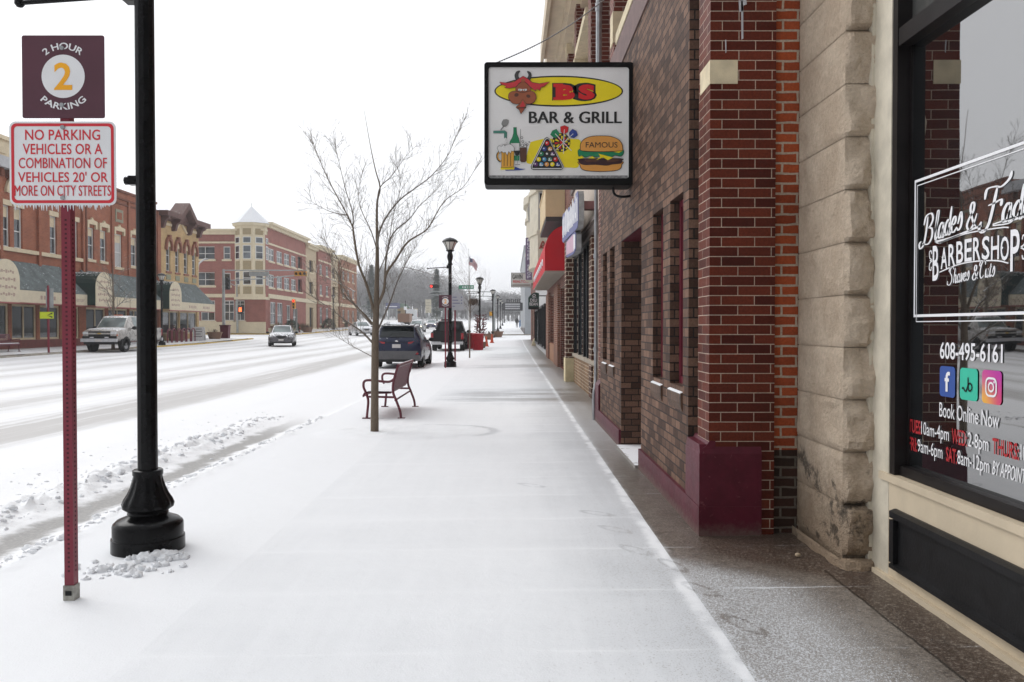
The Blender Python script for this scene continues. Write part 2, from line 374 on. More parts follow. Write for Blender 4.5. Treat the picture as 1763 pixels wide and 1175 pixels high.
def m_snow():
    n=N('plain_snow'); p,q,r=n.pos(); f=n.noise(p,4,5,.6); g=n.noise(p,60,3)
    n.out(n.mix(f,(.78,.80,.82),(.87,.88,.90)),.7,0,n.bump(n.ma('ADD',f,n.ma('MULTIPLY',g,.4)),.35,.02),.3); return n.mat
M_SIDE,M_ROAD,M_SNOW=m_sidewalk(),m_road(),m_snow()
M_KERB=mat('kerb_concrete',(.36,.33,.28),.8,0,.25,3,.3,snow=.0)
M_YEL=mat('kerb_yellow',(.55,.38,.10),.7,0,.2,5)

def steps(a,b,s0,grow,smax):
    o=[a]; s=s0
    while o[-1]<b-1e-6: o.append(min(b,o[-1]+s)); s=min(smax,s*grow)
    return o
ys=[-8,-5,-3,-1,0]+steps(1,13,.06,1.0,.06)[0:]+steps(13,76,.12,1.035,2.0)[1:]
def lumps(x,y,s,seed=0): return noise.fractal(Vector((x*s+seed,y*s,seed)),1.0,2.0,4)
def side_z(x,y):
    z=zs(x,y)
    d=x-cx(y)
    a=abs(lumps(x,y,6.5,3.1)); z+= .03*a*sm(-d,-.16,.02)*(1 if y<14 else .4)
    z+= .006*(lumps(x,y,1.3,7.7)) if d>.3 else 0
    t=math.hypot((x+1.55)/1.15,(y-11.9)/.8)           # the round planting pit at the street tree
    if t<1.3: z+= .035*sm(t,1.12,.9)*(0.35+.9*abs(lumps(x,y,5.5,1.7)))
    return z
m=MB()
xs=[0,.03,.07,.12,.18,.26]; W=lambda i:None
base=[-3.27+v for v in (0,.02,.05,.09,.13,.18,.24,.32,.42,.55)]+[-2.6+.1*i for i in range(24)]+[-.2+.16*i for i in range(19)]
rows=ys; vs=[];n_=len(base)+1
for y in rows:
    sh=cx(y)+3.27
    vs.append((cx(y)-.012,y,zr(cx(y),y)-.03))
    for b in base:
        x=b+sh*max(0,1-(b+3.27)/1.5); vs.append((x,y,side_z(x,y)))
m.add(vs,[(j*n_+i,j*n_+i+1,(j+1)*n_+i+1,(j+1)*n_+i) for j in range(len(rows)-1) for i in range(n_-1)])
tag(m.build('sidewalk',M_SIDE,smooth=60),kind='structure')
def road_z(x,y):
    z=zr(x,y); d=x-cx(y)+.02                   # d negative into the road
    near=sm(-y,-17,-11)
    if d>-1.9:
        berm=math.exp(-((d+1.12)/.27)**2); lip=math.exp(-((d+.13)/.15)**2)
        a=abs(lumps(x,y,5.0))*1.0+.5*abs(lumps(x,y,13,5.5))
        z+= berm*(.03+.11*a)*near + lip*(.04+.06*a)*(.35+.65*near)
        z-= .01*math.exp(-((d+.62)/.2)**2)*near
    if d>-6: z+= .012*lumps(x,y,1.1,2.2)*sm(-d,0,2)
    return z
m=MB(); dx=[-20.6+.55*i for i in range(29)]+[-4.6+.12*i for i in range(21)]+[-2.12+.05*i for i in range(43)]
vs=[];n_=len(dx)
rr=ys+steps(76,420,2.5,1.04,14)[1:]
for y in rr:
    for k,d in enumerate(dx):
        x=cx(y)+d if k>5 else lerp(FCX,cx(y)+dx[5],k/5)
        if d>-.025: vs.append((cx(y)+.01,y,road_z(cx(y)-.02,y)-.0)); continue
        vs.append((x,y,road_z(x,y)))
m.add(vs,[(j*n_+i,j*n_+i+1,(j+1)*n_+i+1,(j+1)*n_+i) for j in range(len(rr)-1) for i in range(n_-1)])
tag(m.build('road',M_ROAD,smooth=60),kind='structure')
# side street, both arms
m=MB()
m.grid([-140,-90,-60,-45,-35,-28,FCX-.0],[76.5,80,84,88,92.3],lambda x,y: zr(x,y)+.003)
m.grid([cx(80)-.0,0,3,8,20,60,120],[76.0,78,82,86,90,93],lambda x,y: zr(-3.2,y)+.004+.008*(x+3))
tag(m.build('side_street',M_SNOW,smooth=60),kind='structure')
# pavement on the far side, and beyond the crossing
def m_farwalk():
    n=N('far_walk'); p,q,r=n.pos(); f=n.noise(p,.8,5,.65)
    n.out(n.mix(n.ss(f,.4,.72),(.83,.84,.86),(.56,.53,.49)),.7,0,n.bump(f,.2,.02)); return n.mat
M_FW=m_farwalk()
m=MB(); fr=[12,20,28,34,40,46,52,58,64,70,74,75.5]
m.grid([-29.5,-28,-26,-24.5,FCX+.02],fr,zf); m.grid([-46,-40,-34,-29.5,-28,-26,-24.5,FCX+.02],[93.5,100,108,116,124,132,140,151,175,200,240,300],zf)
tag(m.build('far_pavement',M_FW,smooth=60),kind='structure')
m=MB()
for a,b in zip(fr,fr[1:]): m.prism([(FCX+.02,zr(FCX,a)-.1),(FCX+.17,zr(FCX,a)-.1),(FCX+.17,zf(FCX,a)+.006),(FCX+.02,zf(FCX,a)+.006)],'y',a,b+.0,1 if a>=52 else 0)
fr2=[93.5,100,108,116,124,132,140,151,175,200]
for a,b in zip(fr2,fr2[1:]): m.prism([(FCX+.02,zr(FCX,a)-.1),(FCX+.17,zr(FCX,a)-.1),(FCX+.17,zf(FCX,(a+b)/2)+.006),(FCX+.02,zf(FCX,(a+b)/2)+.006)],'y',a,b,1 if a<118 else 0)
m.prism([(-29,zr(FCX,75)-.1),(FCX,zr(FCX,75)-.1),(FCX,zf(FCX,75)+.006),(-29,zf(FCX,75)+.006)],'y',75.5,75.7,0)
m.prism([(-60,zr(FCX,93)-.1),(FCX,zr(FCX,93)-.1),(FCX,zf(FCX,93)+.006),(-60,zf(FCX,93)+.006)],'y',93.3,93.5,1)
tag(m.build('far_kerb',[M_KERB,M_YEL]),kind='structure')
m=MB(); m.grid([cx(80),-2,-1,0,1,2,4,8],[93,95,100,106,113,121,130,140,152,170,200,240,280,330],lambda x,y: zs(x,y)+.02)
tag(m.build('far_sidewalk',M_SNOW,smooth=60),kind='structure')
m=MB(); m.prism([(-2.5,0),(.0,0),(3.5,.02),(3.5,.17),(-2.5,.14)],'y',93.0,93.15,0)
for i,p in enumerate(m.v): m.v[i]=(p[0],p[1],p[2]+rise(93)-.06)
tag(m.build('crossing_kerb',M_KERB),kind='structure')
m=MB(); m.grid([-700,-300,-120,-60,-30,-10,0,10,30,60,120,300,700],[-120,-30,0,30,60,90,120,150,200,260,330,420,600,900],lambda x,y: rise(y)-.45)
tag(m.build('ground',M_SNOW,smooth=60),kind='structure')
# ------------------------------------------------------------------ facade helpers
def FB(mb,pl,c,s,a0,a1,n0,n1,z0,z1,m=0):
    if pl=='x': return mb.box(c+s*n0,c+s*n1,a0,a1,z0,z1,m)
    return mb.box(a0,a1,c+s*n0,c+s*n1,z0,z1,m)
def FP(pl,c,s,a,n,z): return (c+s*n,a,z) if pl=='x' else (a,c+s*n,z)
def facade(mb,pl,c,s,a0,a1,z0,z1,holes,depth,m=0,mr=None):
    """wall sheet with real openings and reveals"""
    mr=m if mr is None else mr
    aa=sorted({a0,a1,*[h[0] for h in holes],*[h[1] for h in holes]}); zz=sorted({z0,z1,*[h[2] for h in holes],*[h[3] for h in holes]})
    for i in range(len(aa)-1):
        for j in range(len(zz)-1):
            ca,cz=(aa[i]+aa[i+1])/2,(zz[j]+zz[j+1])/2
            if any(h[0]<ca<h[1] and h[2]<cz<h[3] for h in holes): continue
            mb.poly([FP(pl,c,s,aa[i],0,zz[j]),FP(pl,c,s,aa[i+1],0,zz[j]),FP(pl,c,s,aa[i+1],0,zz[j+1]),FP(pl,c,s,aa[i],0,zz[j+1])],m)
    for h in holes:
        P=lambda a,n,z:FP(pl,c,s,a,n,z); d=-depth
        mb.poly([P(h[0],0,h[2]),P(h[0],d,h[2]),P(h[0],d,h[3]),P(h[0],0,h[3])],mr)
        mb.poly([P(h[1],0,h[2]),P(h[1],d,h[2]),P(h[1],d,h[3]),P(h[1],0,h[3])],mr)
        mb.poly([P(h[0],0,h[3]),P(h[0],d,h[3]),P(h[1],d,h[3]),P(h[1],0,h[3])],mr)
        mb.poly([P(h[0],0,h[2]),P(h[0],d,h[2]),P(h[1],d,h[2]),P(h[1],0,h[2])],mr)
def window(par,pl,c,s,a0,a1,z0,z1,mf,mp,dep=.12,fw=.06,vm=(),hm=(.5,),sill=None,lint=None,blind=None):
    """frame (part) > pane, sill, lintel, blind"""
    f=MB()
    FB(f,pl,c,s,a0,a0+fw,-dep-.03,-dep+.04,z0,z1); FB(f,pl,c,s,a1-fw,a1,-dep-.03,-dep+.04,z0,z1)
    FB(f,pl,c,s,a0+fw,a1-fw,-dep-.03,-dep+.04,z1-fw,z1); FB(f,pl,c,s,a0+fw,a1-fw,-dep-.03,-dep+.04,z0,z0+fw)
    for t in vm:
        a=lerp(a0,a1,t); FB(f,pl,c,s,a-fw*.4,a+fw*.4,-dep-.03,-dep+.037,z0+fw,z1-fw)
    for t in hm:
        z=lerp(z0,z1,t); FB(f,pl,c,s,a0+fw,a1-fw,-dep-.03,-dep+.034,z-fw*.4,z+fw*.4)
    fo=f.build('window',mf,par)
    p=MB(); FB(p,pl,c,s,a0+fw*.3,a1-fw*.3,-dep-.06,-dep-.012,z0+fw*.3,z1-fw*.3); p.build('pane',mp,fo)
    if blind: 
        b=MB(); FB(b,pl,c,s,a0+fw,a1-fw,-dep-.010,-dep-.004,lerp(z0,z1,blind[0]),lerp(z0,z1,blind[1])); b.build('blind',blind[2],fo)
    if sill:
        b=MB(); FB(b,pl,c,s,a0-sill[0],a1+sill[0],-dep+.05,sill[1],z0-sill[2],z0-.002); b.build('sill',sill[3],fo)
    if lint:
        b=MB(); FB(b,pl,c,s,a0-lint[0],a1+lint[0],-.05,lint[1],z1+.004,z1+lint[2]); b.build('lintel',lint[3],fo)
    return fo
# ------------------------------------------------------------------ right-hand side materials
M_BROWN=brick('brown_brick',(.066,.037,.027),(.215,.125,.086),(.034,.027,.024),.175,.0757,.006,-.05,.9,.6,mvar=.15,rough=.7,off=(0,.02))
M_RED=brick('glazed_red_brick',(.060,.010,.006),(.135,.027,.013),(.42,.33,.26),.235,.0690,.0032,0,.6,.6,mvar=.2,rough=.5,off=(.04,.004))
M_RED2=brick('red_brick_upper',(.085,.020,.014),(.16,.042,.028),(.38,.30,.25),.235,.0690,.006,0,.5,.4,rough=.65)
M_ORG=brick('orange_brick',(.37,.078,.026),(.24,.048,.018),(.42,.33,.25),.215,.0722,.0085,0,.9,.5,mvar=.25,rough=.8,wob=.016,off=(.115,.01))
M_DKB=brick('sooty_brick',(.050,.022,.015),(.030,.018,.013),(.12,.10,.08),.215,.0722,.0085,0,.9,.5,mvar=.3,rough=.85,wob=.016,off=(.115,.01))
M_YELB=brick('tan_base_brick',(.27,.165,.09),(.20,.115,.062),(.44,.38,.30),.30,.078,.008,0,.5,.4,rough=.8)
M_QUO=brick('quoin_brick',(.055,.022,.015),(.10,.035,.022),(.50,.42,.33),.22,.115,.012,0,.5,.4,rough=.7)
def maroon():
    n=N('maroon_paint'); p,q,r=n.pos(); f=n.noise(p,5,4,.65); g=n.noise(p,26,4,.7)
    c=n.mix(n.ss(f,.3,.7),(.068,.004,.013),(.10,.008,.022)); c=n.mix(n.ma('MULTIPLY',n.ss(g,.62,.7),.55),c,(.20,.07,.08))
    d=n.ss(n.ma('ADD',q[2],n.ma('MULTIPLY',n.ma('SUBTRACT',g,.5),.16)),.0,.12,1,0); c=n.mix(n.ma('MULTIPLY',d,.7),c,(.16,.12,.10))
    n.out(c,n.ma('ADD',.34,n.ma('MULTIPLY',g,.25)),0,n.bump(n.ma('ADD',g,n.ma('MULTIPLY',f,.5)),.22,.012),.3); return n.mat
M_MAR=maroon()
M_MARL=mat('maroon_paint_frame',(.15,.014,.030),.45,0,.1,5)
M_CREAM=mat('cream_paint',(.56,.47,.34),.6,0,.08,3,.08)
M_CRST=mat('cream_stone',(.62,.53,.36),.8,0,.12,8,.25)
M_JAMB=mat('pale_jamb_paint',(.55,.50,.40),.7,0,.14,5,.3,bscale=25)
M_BLK=mat('black_paint',(.010,.010,.011),.42,0,.3,9,.1,spec=.22)
M_DKFR=mat('dark_bronze_frame',(.010,.008,.008),.4,0,.25,6,spec=.2)
M_GREY=mat('galvanised',(.34,.35,.36),.45,.6,.15,8)
M_MAUVE=mat('weathered_mauve_band',(.155,.098,.092),.75,0,.2,4,.3)
M_STUC=mat('tan_stucco',(.55,.47,.40),.85,0,.07,4,.2)
M_GL=glass('shop_glass',(.008,.009,.010),2.7); M_GL.node_tree.nodes['Principled BSDF'].inputs['Specular IOR Level'].default_value=.8; M_GLD=glass('dark_glass',(.02,.02,.022),1.6)
M_WHITE=mat('white_lettering',(.80,.80,.82),.6,0,.02)
M_REDT=mat('red_lettering',(.42,.012,.018),.6,0,.03)
# ------------------------------------------------------------------ barber's shop with stone pier
def stone():
    n=N('rock_faced_stone'); p,q,r=n.pos(); f=n.noise(p,3.2,5,.65); g=n.noise(p,38,5,.7)
    c=n.mix(n.ss(f,.3,.7),(.54,.425,.315),(.68,.56,.43)); c=n.mix(n.ss(g,.3,.75),n.mix(.3,c,(.17,.13,.10)),c)
    low=n.ss(n.ma('ADD',q[2],n.ma('MULTIPLY',n.ma('SUBTRACT',f,.5),.5)),.15,.75,1,0)
    c=n.mix(n.ma('MULTIPLY',low,.6),c,(.20,.13,.075))
    st=n.ss(n.noise(n.xyz(n.ma('MULTIPLY',q[0],6),n.ma('MULTIPLY',q[1],6),n.ma('MULTIPLY',q[2],7)),1,4,.65),.56,.66)
    c=n.mix(n.ma('MULTIPLY',n.ma('MULTIPLY',st,n.ss(q[2],.75,.5,0,1)),.75),c,(.035,.028,.022))
    bd=n.ss(n.ma('ABSOLUTE',n.ma('SUBTRACT',n.ma('ADD',n.ma('SUBTRACT',q[2],.62),n.ma('MULTIPLY',n.ma('SUBTRACT',5.9,q[1]),.32)),n.ma('MULTIPLY',n.ma('SUBTRACT',g,.5),.22))),.03,.12,1,0)
    c=n.mix(n.ma('MULTIPLY',n.ma('MULTIPLY',bd,n.ss(n.noise(p,9,4,.7),.40,.6)),.8),c,(.04,.034,.028))
    n.out(c,.88,0,n.bump(n.ma('ADD',n.ma('MULTIPLY',g,.7),n.ma('ADD',n.ma('MULTIPLY',n.noise(p,12,5,.75),1.3),n.ma('MULTIPLY',n.noise(p,110,3),.25))),.9,.035),.2); return n.mat
M_STONE=stone()
XW,YP0,YP1=2.20,5.07,5.885
shop=thing('barber_shop','barber shop with a rock-faced stone pier and a large lettered display window','shop',(2.2,4.0,0))
def pier():
    mb=MB(); hz=.323; nb=28; nx,ny,nz=14,22,13
    z0=.0; rnd=random.Random(4)
    rows=[(-.03,.085)]+[(.085+.322*i,.085+.322*(i+1)) for i in range(27)]
    for k,(za,zb) in enumerate(rows):
        def face(P,nu,rough,sd):
            rk=random.Random(k*17+sd); pl=[(rk.uniform(.55,1.15),rk.uniform(-1.1,1.1),rk.uniform(-1.0,1.0)) for _ in range(5)]
            vs=[]
            for j in range(nz+1):
                for i in range(nu+1):
                    u,v=i/nu,j/nz
                    e=min(1,min(v,1-v)*nz/1.2)*min(1,min(u,1-u)*nu/1.2)
                    a,z=P(u,lerp(za+.003,zb-.003,v))
                    q=Vector((a*4+sd,z*4,k*2.3+sd)); jit=.18*noise.noise(q*1.7)
                    h=min(c0+cu*(u-.5+jit)+cv*(v-.5-jit) for c0,cu,cv in pl)
                    h=max(-.1,h)+.30*noise.noise(q*2.2)+.16*noise.noise(q*6)
                    if rough<.04: h=.35+.25*noise.noise(q*1.3)-(.8*sm(noise.noise(q*1.1+Vector((7,0,0))),.12,.3)*(1 if k%2 else .6))+.12*noise.noise(q*7)
                    vs.append((u,z,a,rough*e**.5*h-(1-e)*.004))
            return vs
        pr=.035 if k==0 else 0
        # side facing the street: smoother, plane x=2.04
        vs=face(lambda u,z:(lerp(YP0-pr,YP1,u),z),ny,.018 if k%3 else .032,1.0)
        o=len(mb.v); mb.v+=[(2.04-pr-t[3],t[2],t[1]) for t in vs]
        for j in range(nz):
            for i in range(ny): a=o+j*(ny+1)+i; mb.f.append((a,a+1,a+ny+2,a+ny+1)); mb.m.append(0)
        # face looking down the pavement: rougher
        vs=face(lambda u,z:(lerp(2.04-pr,2.26+.03*rnd.random(),u),z),nx,.095,9.0)
        o=len(mb.v); mb.v+=[(t[2],YP0-pr-max(0,t[3]),t[1]) for t in vs]
        for j in range(nz):
            for i in range(nx): a=o+j*(nx+1)+i; mb.f.append((a,a+1,a+nx+2,a+nx+1)); mb.m.append(0)
    mb.box(2.05,2.6,YP0+.012,YP1,-.03,8.7)
    mb.build('stone_pier',M_STONE,shop,30)
pier()
m=MB(); m.box(XW,2.6,4.80,5.066,-.03,8.7)
for i in range(60):
    z=.02+i*.07; q=.012+.03*abs(noise.noise(Vector((0,z*2.3,4))))
    m.box(2.185-q*.25,2.30,5.066-q*1.7-.02,5.069,z,z+.0702)
m.build('jamb',M_JAMB,shop)
m=MB(); m.box(XW,2.6,-7,4.796,-.03,.60); m.box(2.185,2.6,-7,4.90,.602,.645); m.box(2.17,2.2,-7,4.95,-.03,.055)
m.build('bulkhead',M_CREAM,shop)
for ya,yb in ((4.70,2.1),(1.8,-.8),(-1.1,-3.7)):
    m=MB(); zb,zt=.115,.462
    m.box(2.186,2.199,yb,ya,zb,zt)
    for a,b,c_,d in ((yb,ya,zt-.06,zt),(yb,ya,zb,zb+.045),(ya-.05,ya,zb+.045,zt-.06),(yb,yb+.05,zb+.045,zt-.06)): m.prism([(2.186,c_),(2.158,c_+.012),(2.158,d-.012),(2.186,d)] if (b-a)>.1 else [(2.186,c_),(2.158,c_),(2.158,d),(2.186,d)],'y',a,b)
    m.build('bulkhead_panel',M_BLK,shop)
win=MB(); ZS,ZT0,ZT1=.647,3.10,3.20
win.box(2.205,2.33,4.74,4.797,ZS,8); win.box(2.235,2.33,-7,4.739,ZS,ZS+.055); win.box(2.21,2.34,-7,4.739,ZT0,ZT1)
win.box(2.225,2.335,.35,.47,ZS+.056,ZT0-.001); win.box(2.225,2.335,.35,.47,ZT1+.001,8); win.box(2.275,2.3,4.715,4.739,ZS+.056,ZT0-.001)
wo=win.build('display_window',M_DKFR,shop)
GX=2.285
m=MB(); m.box(GX,GX+.012,.47,4.735,ZS+.05,ZT0+.01); m.box(GX,GX+.012,-7,.35,ZS+.05,ZT0+.01); m.build('pane',M_GL,wo)
m=MB(); m.box(GX,GX+.012,-7,4.735,ZT1-.01,8); m.build('transom_pane',glass('transom_glass',(.10,.10,.095),1.6),wo)
m=MB(); m.box(2.61,4.5,-7,5.86,-.03,8.7); m.box(2.55,2.9,-7,5.0,8.0,8.75); m.build('upper_wall',M_STUC,shop)
# painted lettering on the window.  u runs towards the camera (-y), v up
DX=GX-.004
def DY(px): return YD(px,DX)
def dtext(mb,t,p0,p1,z0,z1,m=0,shear=0,bold=0,fn=None):
    y0,y1=DY(p0),DY(p1); mb.text(t,(DX,y0,z0),(0,-1,0),(0,0,1),(y0-y1)-shear*(z1-z0),z1-z0,m,shear,bold,fn)
def ribbon(mb,pts,w,m=0,k=7,org=None,sc_=1,sx=1,slant=0,nib=None):
    """a painted stroke with a broad-nib width, laid on the glass"""
    p=smooth_path([(a,b,0) for a,b in pts],k); L=[];Rr=[]
    for i,q in enumerate(p):
        t=(p[min(i+1,len(p)-1)]-p[max(0,i-1)]); t.normalize() if t.length>0 else None
        f=i/(len(p)-1); ww=w*(.30+.70*abs(t.y)**1.2)*(min(1,.45+f*5,.45+(1-f)*5)) if nib is None else w
        nx,ny=-t.y,t.x
        L.append((q.x+nx*ww/2,q.y+ny*ww/2)); Rr.append((q.x-nx*ww/2,q.y-ny*ww/2))
    g=lambda a:(DX,org[0]-(a[0]*sx+slant*a[1])*sc_,org[1]+a[1]*sc_)
    n=len(p); mb.add([g(a) for a in L]+[g(a) for a in Rr],[(i,i+1,n+i+1,n+i) for i in range(n-1)],m)
SCR={  # script letter strokes, x-height 1, ascender 1.9
'B':(1.55,[[(.35,1.9),(.30,.9),(.1,.0),(-.35,-.25),(-.55,.05),(-.3,.25)],[(-.1,1.35),(.1,1.95),(.8,2.05),(1.1,1.65),(.8,1.2),(.4,1.1)],[(.4,1.1),(1.05,1.0),(1.2,.45),(.8,0),(.2,.0),(-.1,.1)]]),
'F':(1.45,[[(-.25,1.55),(-.15,2.1),(.5,2.15),(1.1,2.05),(1.7,2.35),(1.85,2.75)],[(.75,2.1),(.6,1.2),(.35,.1),(-.1,-.35),(-.5,-.1),(-.35,.3)],[(.1,1.15),(.6,1.2),(1.2,1.3),(1.25,.95)]]),
'S':(1.3,[[(1.1,1.75),(.8,2.05),(.3,1.9),(.25,1.4),(.7,1.0),(.85,.4),(.4,-.1),(-.2,.0),(-.25,.4)],[(-.1,1.5),(.05,2.0),(.5,2.1)]]),
'C':(1.25,[[(1.1,1.5),(1.0,1.95),(.5,1.95),(.15,1.2),(.15,.4),(.5,.0),(1.0,.3)],[(.15,1.3),(-.15,1.6),(0,2.0)]]),
'l':(.5,[[(0,.4),(.25,1.2),(.3,1.85),(.15,1.8),(.12,.5),(.22,.02),(.5,.25)]]),
'a':(.85,[[(.62,.85),(.35,1.0),(.08,.6),(.12,.1),(.4,.05),(.62,.6)],[(.64,1.0),(.6,.3),(.68,.0),(.9,.25)]]),
'd':(.85,[[(.6,.85),(.35,1.0),(.08,.6),(.12,.1),(.4,.05),(.6,.5)],[(.66,1.85),(.62,.9),(.6,.3),(.68,.0),(.9,.25)]]),
'e':(.75,[[(.05,.45),(.45,.6),(.5,.9),(.3,1.0),(.08,.65),(.12,.12),(.42,.02),(.75,.3)]]),
's':(.7,[[(.1,.4),(.35,1.1),(.55,.7),(.5,.2),(.25,.0),(.02,.15)]]),
'h':(.9,[[(.15,1.85),(.12,.9),(.1,0)],[(.12,.6),(.4,1.0),(.58,.8),(.55,.2),(.66,.0),(.9,.25)]]),
'v':(.8,[[(.02,.85),(.15,1.0),(.2,.4),(.3,.0),(.5,.3),(.6,.95),(.8,.85)]]),
'u':(.85,[[(.12,1.0),(.1,.4),(.2,.02),(.45,.2),(.55,.9)],[(.58,1.0),(.55,.3),(.65,.0),(.85,.25)]]),
't':(.6,[[(.22,1.5),(.2,.4),(.3,.0),(.58,.25)],[(-.02,1.05),(.5,1.1)]]),
'&':(1.25,[[(1.05,.95),(.8,.3),(.4,-.05),(.05,.25),(.2,.7),(.6,1.15),(.65,1.6),(.42,1.75),(.25,1.45),(.45,.9),(.8,.35),(1.1,.1)]]),
' ':(.45,[])}
def script(mb,t,y0,z0,xh,total,rise_=0,wt=.26,m=0):
    """script word of given painted width; baseline climbs by rise_"""
    tw=sum(SCR[c][0] for c in t); sx=total/(tw*xh); x=0
    for c in t:
        for st in SCR[c][1]: ribbon(mb,[((p[0]*1.0),p[1]) for p in st],wt,m,org=(y0-x*xh*sx,z0+rise_*x/tw),sc_=xh,sx=sx,slant=.18)
        x+=SCR[c][0]
m=MB()
def frame_line(mb,y0,y1,z0,z1,t,m=0):
    mb.poly([(DX,y0,z0),(DX,y1,z0),(DX,y1,z0+t),(DX,y0,z0+t)],m); mb.poly([(DX,y0,z1-t),(DX,y1,z1-t),(DX,y1,z1),(DX,y0,z1)],m)
    mb.poly([(DX,y0,z0+t),(DX,y0-t,z0+t),(DX,y0-t,z1-t),(DX,y0,z1-t)],m); mb.poly([(DX,y1,z0+t),(DX,y1+t,z0+t),(DX,y1+t,z1-t),(DX,y1,z1-t)],m)
YA,YB=DY(1573),DY(1573)-1.185
frame_line(m,YA,YB,Z(546.5,YA),Z(312,YA),.0145); frame_line(m,YA-.028,YB+.028-.05,Z(555,YA),Z(320.5,YA)-.004,.005)
m.build('border_lines',M_WHITE,wo)
m=MB(); ya=DY(1588)
script(m,'Blades',ya,1.955,.078,DY(1588)-DY(1655),.045); script(m,'&',DY(1662),1.985,.074,DY(1662)-DY(1681),0,.24); script(m,'Fades',DY(1694),1.985,.082,.43,.0)
script(m,'Shaves',DY(1632),1.722,.042,DY(1632)-DY(1668),.012,.24); script(m,'&',DY(1673),1.732,.040,.055,0,.24); script(m,'Cuts',DY(1685),1.736,.042,DY(1685)-DY(1712),.004,.24)
# BARBERSHOP, arched between a tall first and last letter
yb0,yb1=DY(1605),DY(1756); wd=yb0-yb1
chars='ARBERSHO'; n8=len(chars); cw=(wd-.16)/n8
arch=lambda t:.028*(1-(2*t-1)**2)
for i,c in enumerate(chars):
    t=(i+.5)/n8; a=yb0-.085-cw*i
    m.text(c,(DX,a,1.805+arch(t)-.006),(0,-1,0),(0,0,1),cw*.84,.112,0,0,.012)
    z=1.86+arch(t)
    m.poly([(DX,a-cw*.1,z),(DX,a-cw*.2,z+.006),(DX,a-cw*.28,z),(DX,a-cw*.2,z-.006)])
m.text('B',(DX,yb0,1.748),(0,-1,0),(0,0,1),.062,.188,0,0,.012); m.text('P',(DX,yb1+.075,1.752),(0,-1,0),(0,0,1),.068,.19,0,0,.012)
def line(p,w): ribbon(m,[((yb0-a),b) for a,b in p],w,0,8,org=(yb0,0),sc_=1,sx=1,nib=1)
line([(yb0+.03,1.86),(yb0+.002,1.862)],.006)
for s in (1,-1):
    line([(yb0,1.86),(yb0+.03,1.86+s*.015),(yb0+.035,1.86+s*.045),(yb0+.018,1.86+s*.052),(yb0+.012,1.86+s*.035)],.007)
    line([(yb1,1.855),(yb1-.03,1.855+s*.015),(yb1-.035,1.855+s*.045),(yb1-.018,1.855+s*.052),(yb1-.012,1.855+s*.035)],.007)
line([(yb0-.07,1.79),(yb0-.3*wd,1.815),(yb0-.5*wd,1.822),(yb0-.75*wd,1.812),(yb1+.09,1.792)],.006)
line([(yb0-.06,1.945),(yb0-.3*wd,1.962),(yb0-.5*wd,1.968),(yb0-.8*wd,1.962),(yb1+.09,1.955)],.006)
line([(yb0-.02,1.958),(yb0-.25*wd,1.962),(yb0-.5*wd,1.983),(yb0-.6*wd,1.99)],.010); line([(yb0-.02,1.957),(yb0-.07,1.945),(yb0-.15*wd,1.952),(yb0-.35*wd,1.968)],.006)
line([(yb0-.72*wd,1.985),(yb0-.85*wd,1.992),(yb1-.03,2.0)],.006); line([(yb0-.72*wd,1.979),(yb1+.09,1.975),(yb1+.04,1.995)],.006)
m.build('shop_name_lettering',M_WHITE,wo)
hz=lambda k:(.898,.975) if k==0 else (.795,.872)
def dpart(name,t,a,b,z0,z1,mt,sh=0,bold=0): q=MB(); dtext(q,t,a,b,z0,z1,0,sh,bold); q.build(name,mt,wo)
dpart('phone_number','608-495-6161',1619,1727,1.330,1.420,M_WHITE,0,.012); dpart('booking_line','Book Online Now',1619,1722,1.022,1.100,M_WHITE,0,.006)
for k,t,a,b in ((0,'10am-4pm',1588,1636),(0,'2-8pm',1669,1704),(0,'10am-4pm',1760,1812),(1,'9am-6pm',1582,1625),(1,'8am-12pm',1651,1706)):
    z0,z1=hz(k); dpart('opening_hours',t,a,b,z0-.017,z1,M_WHITE,0,.006)
dpart('appointment_line','BY APPOINTMENT',1711,1800,.800,.868,M_WHITE,.15)
for k,t,a,b in ((0,'TUES:',1566,1588),(0,'WED:',1641,1667),(0,'THURS:',1711,1757),(1,'FRI:',1566,1581),(1,'SAT:',1631,1650)):
    z0,z1=hz(k); dpart('weekday',t,a,b,z0,z1,M_REDT,0,.02)
def icon(px0,px1,mats,draw,name):
    m=MB(); y0,y1=DY(px0),DY(px1); w_=y0-y1; z0=1.133; h=.160
    pts=rrect(0,w_,0,h,.022); m.poly([(DX,y0-a,z0+b) for a,b in pts],0)
    draw(m,y0,z0,w_,h); m.build(name,mats,wo)
D2=.003
def dot(m,y,z,r,mi,r2=0,off=D2,n=20):
    o=ell(0,0,r,r,n)
    if not r2: m.poly([(DX-off,y-a,z+b) for a,b in o],mi)
    else:
        i2=ell(0,0,r2,r2,n); m.add([(DX-off,y-a,z+b) for a,b in o]+[(DX-off,y-a,z+b) for a,b in i2],[(i,(i+1)%n,n+(i+1)%n,n+i) for i in range(n)],mi)
def d_f(m,y,z,w_,h): m.text('f',(DX-D2,y-.055,z+.028),(0,-1,0),(0,0,1),.052,.105,1,0,.02)
def d_b(m,y,z,w_,h):
    g=lambda pts,wt:ribbon(m,pts,wt,1,8,org=(y,z),nib=1)
    globals()['DX']-=D2
    g([(.078,.115),(.078,.075),(.085,.05),(.10,.05),(.112,.062),(.108,.08),(.09,.085),(.078,.075),(.06,.045),(.045,.05),(.035,.06),(.024,.055)],.008)
    globals()['DX']+=D2
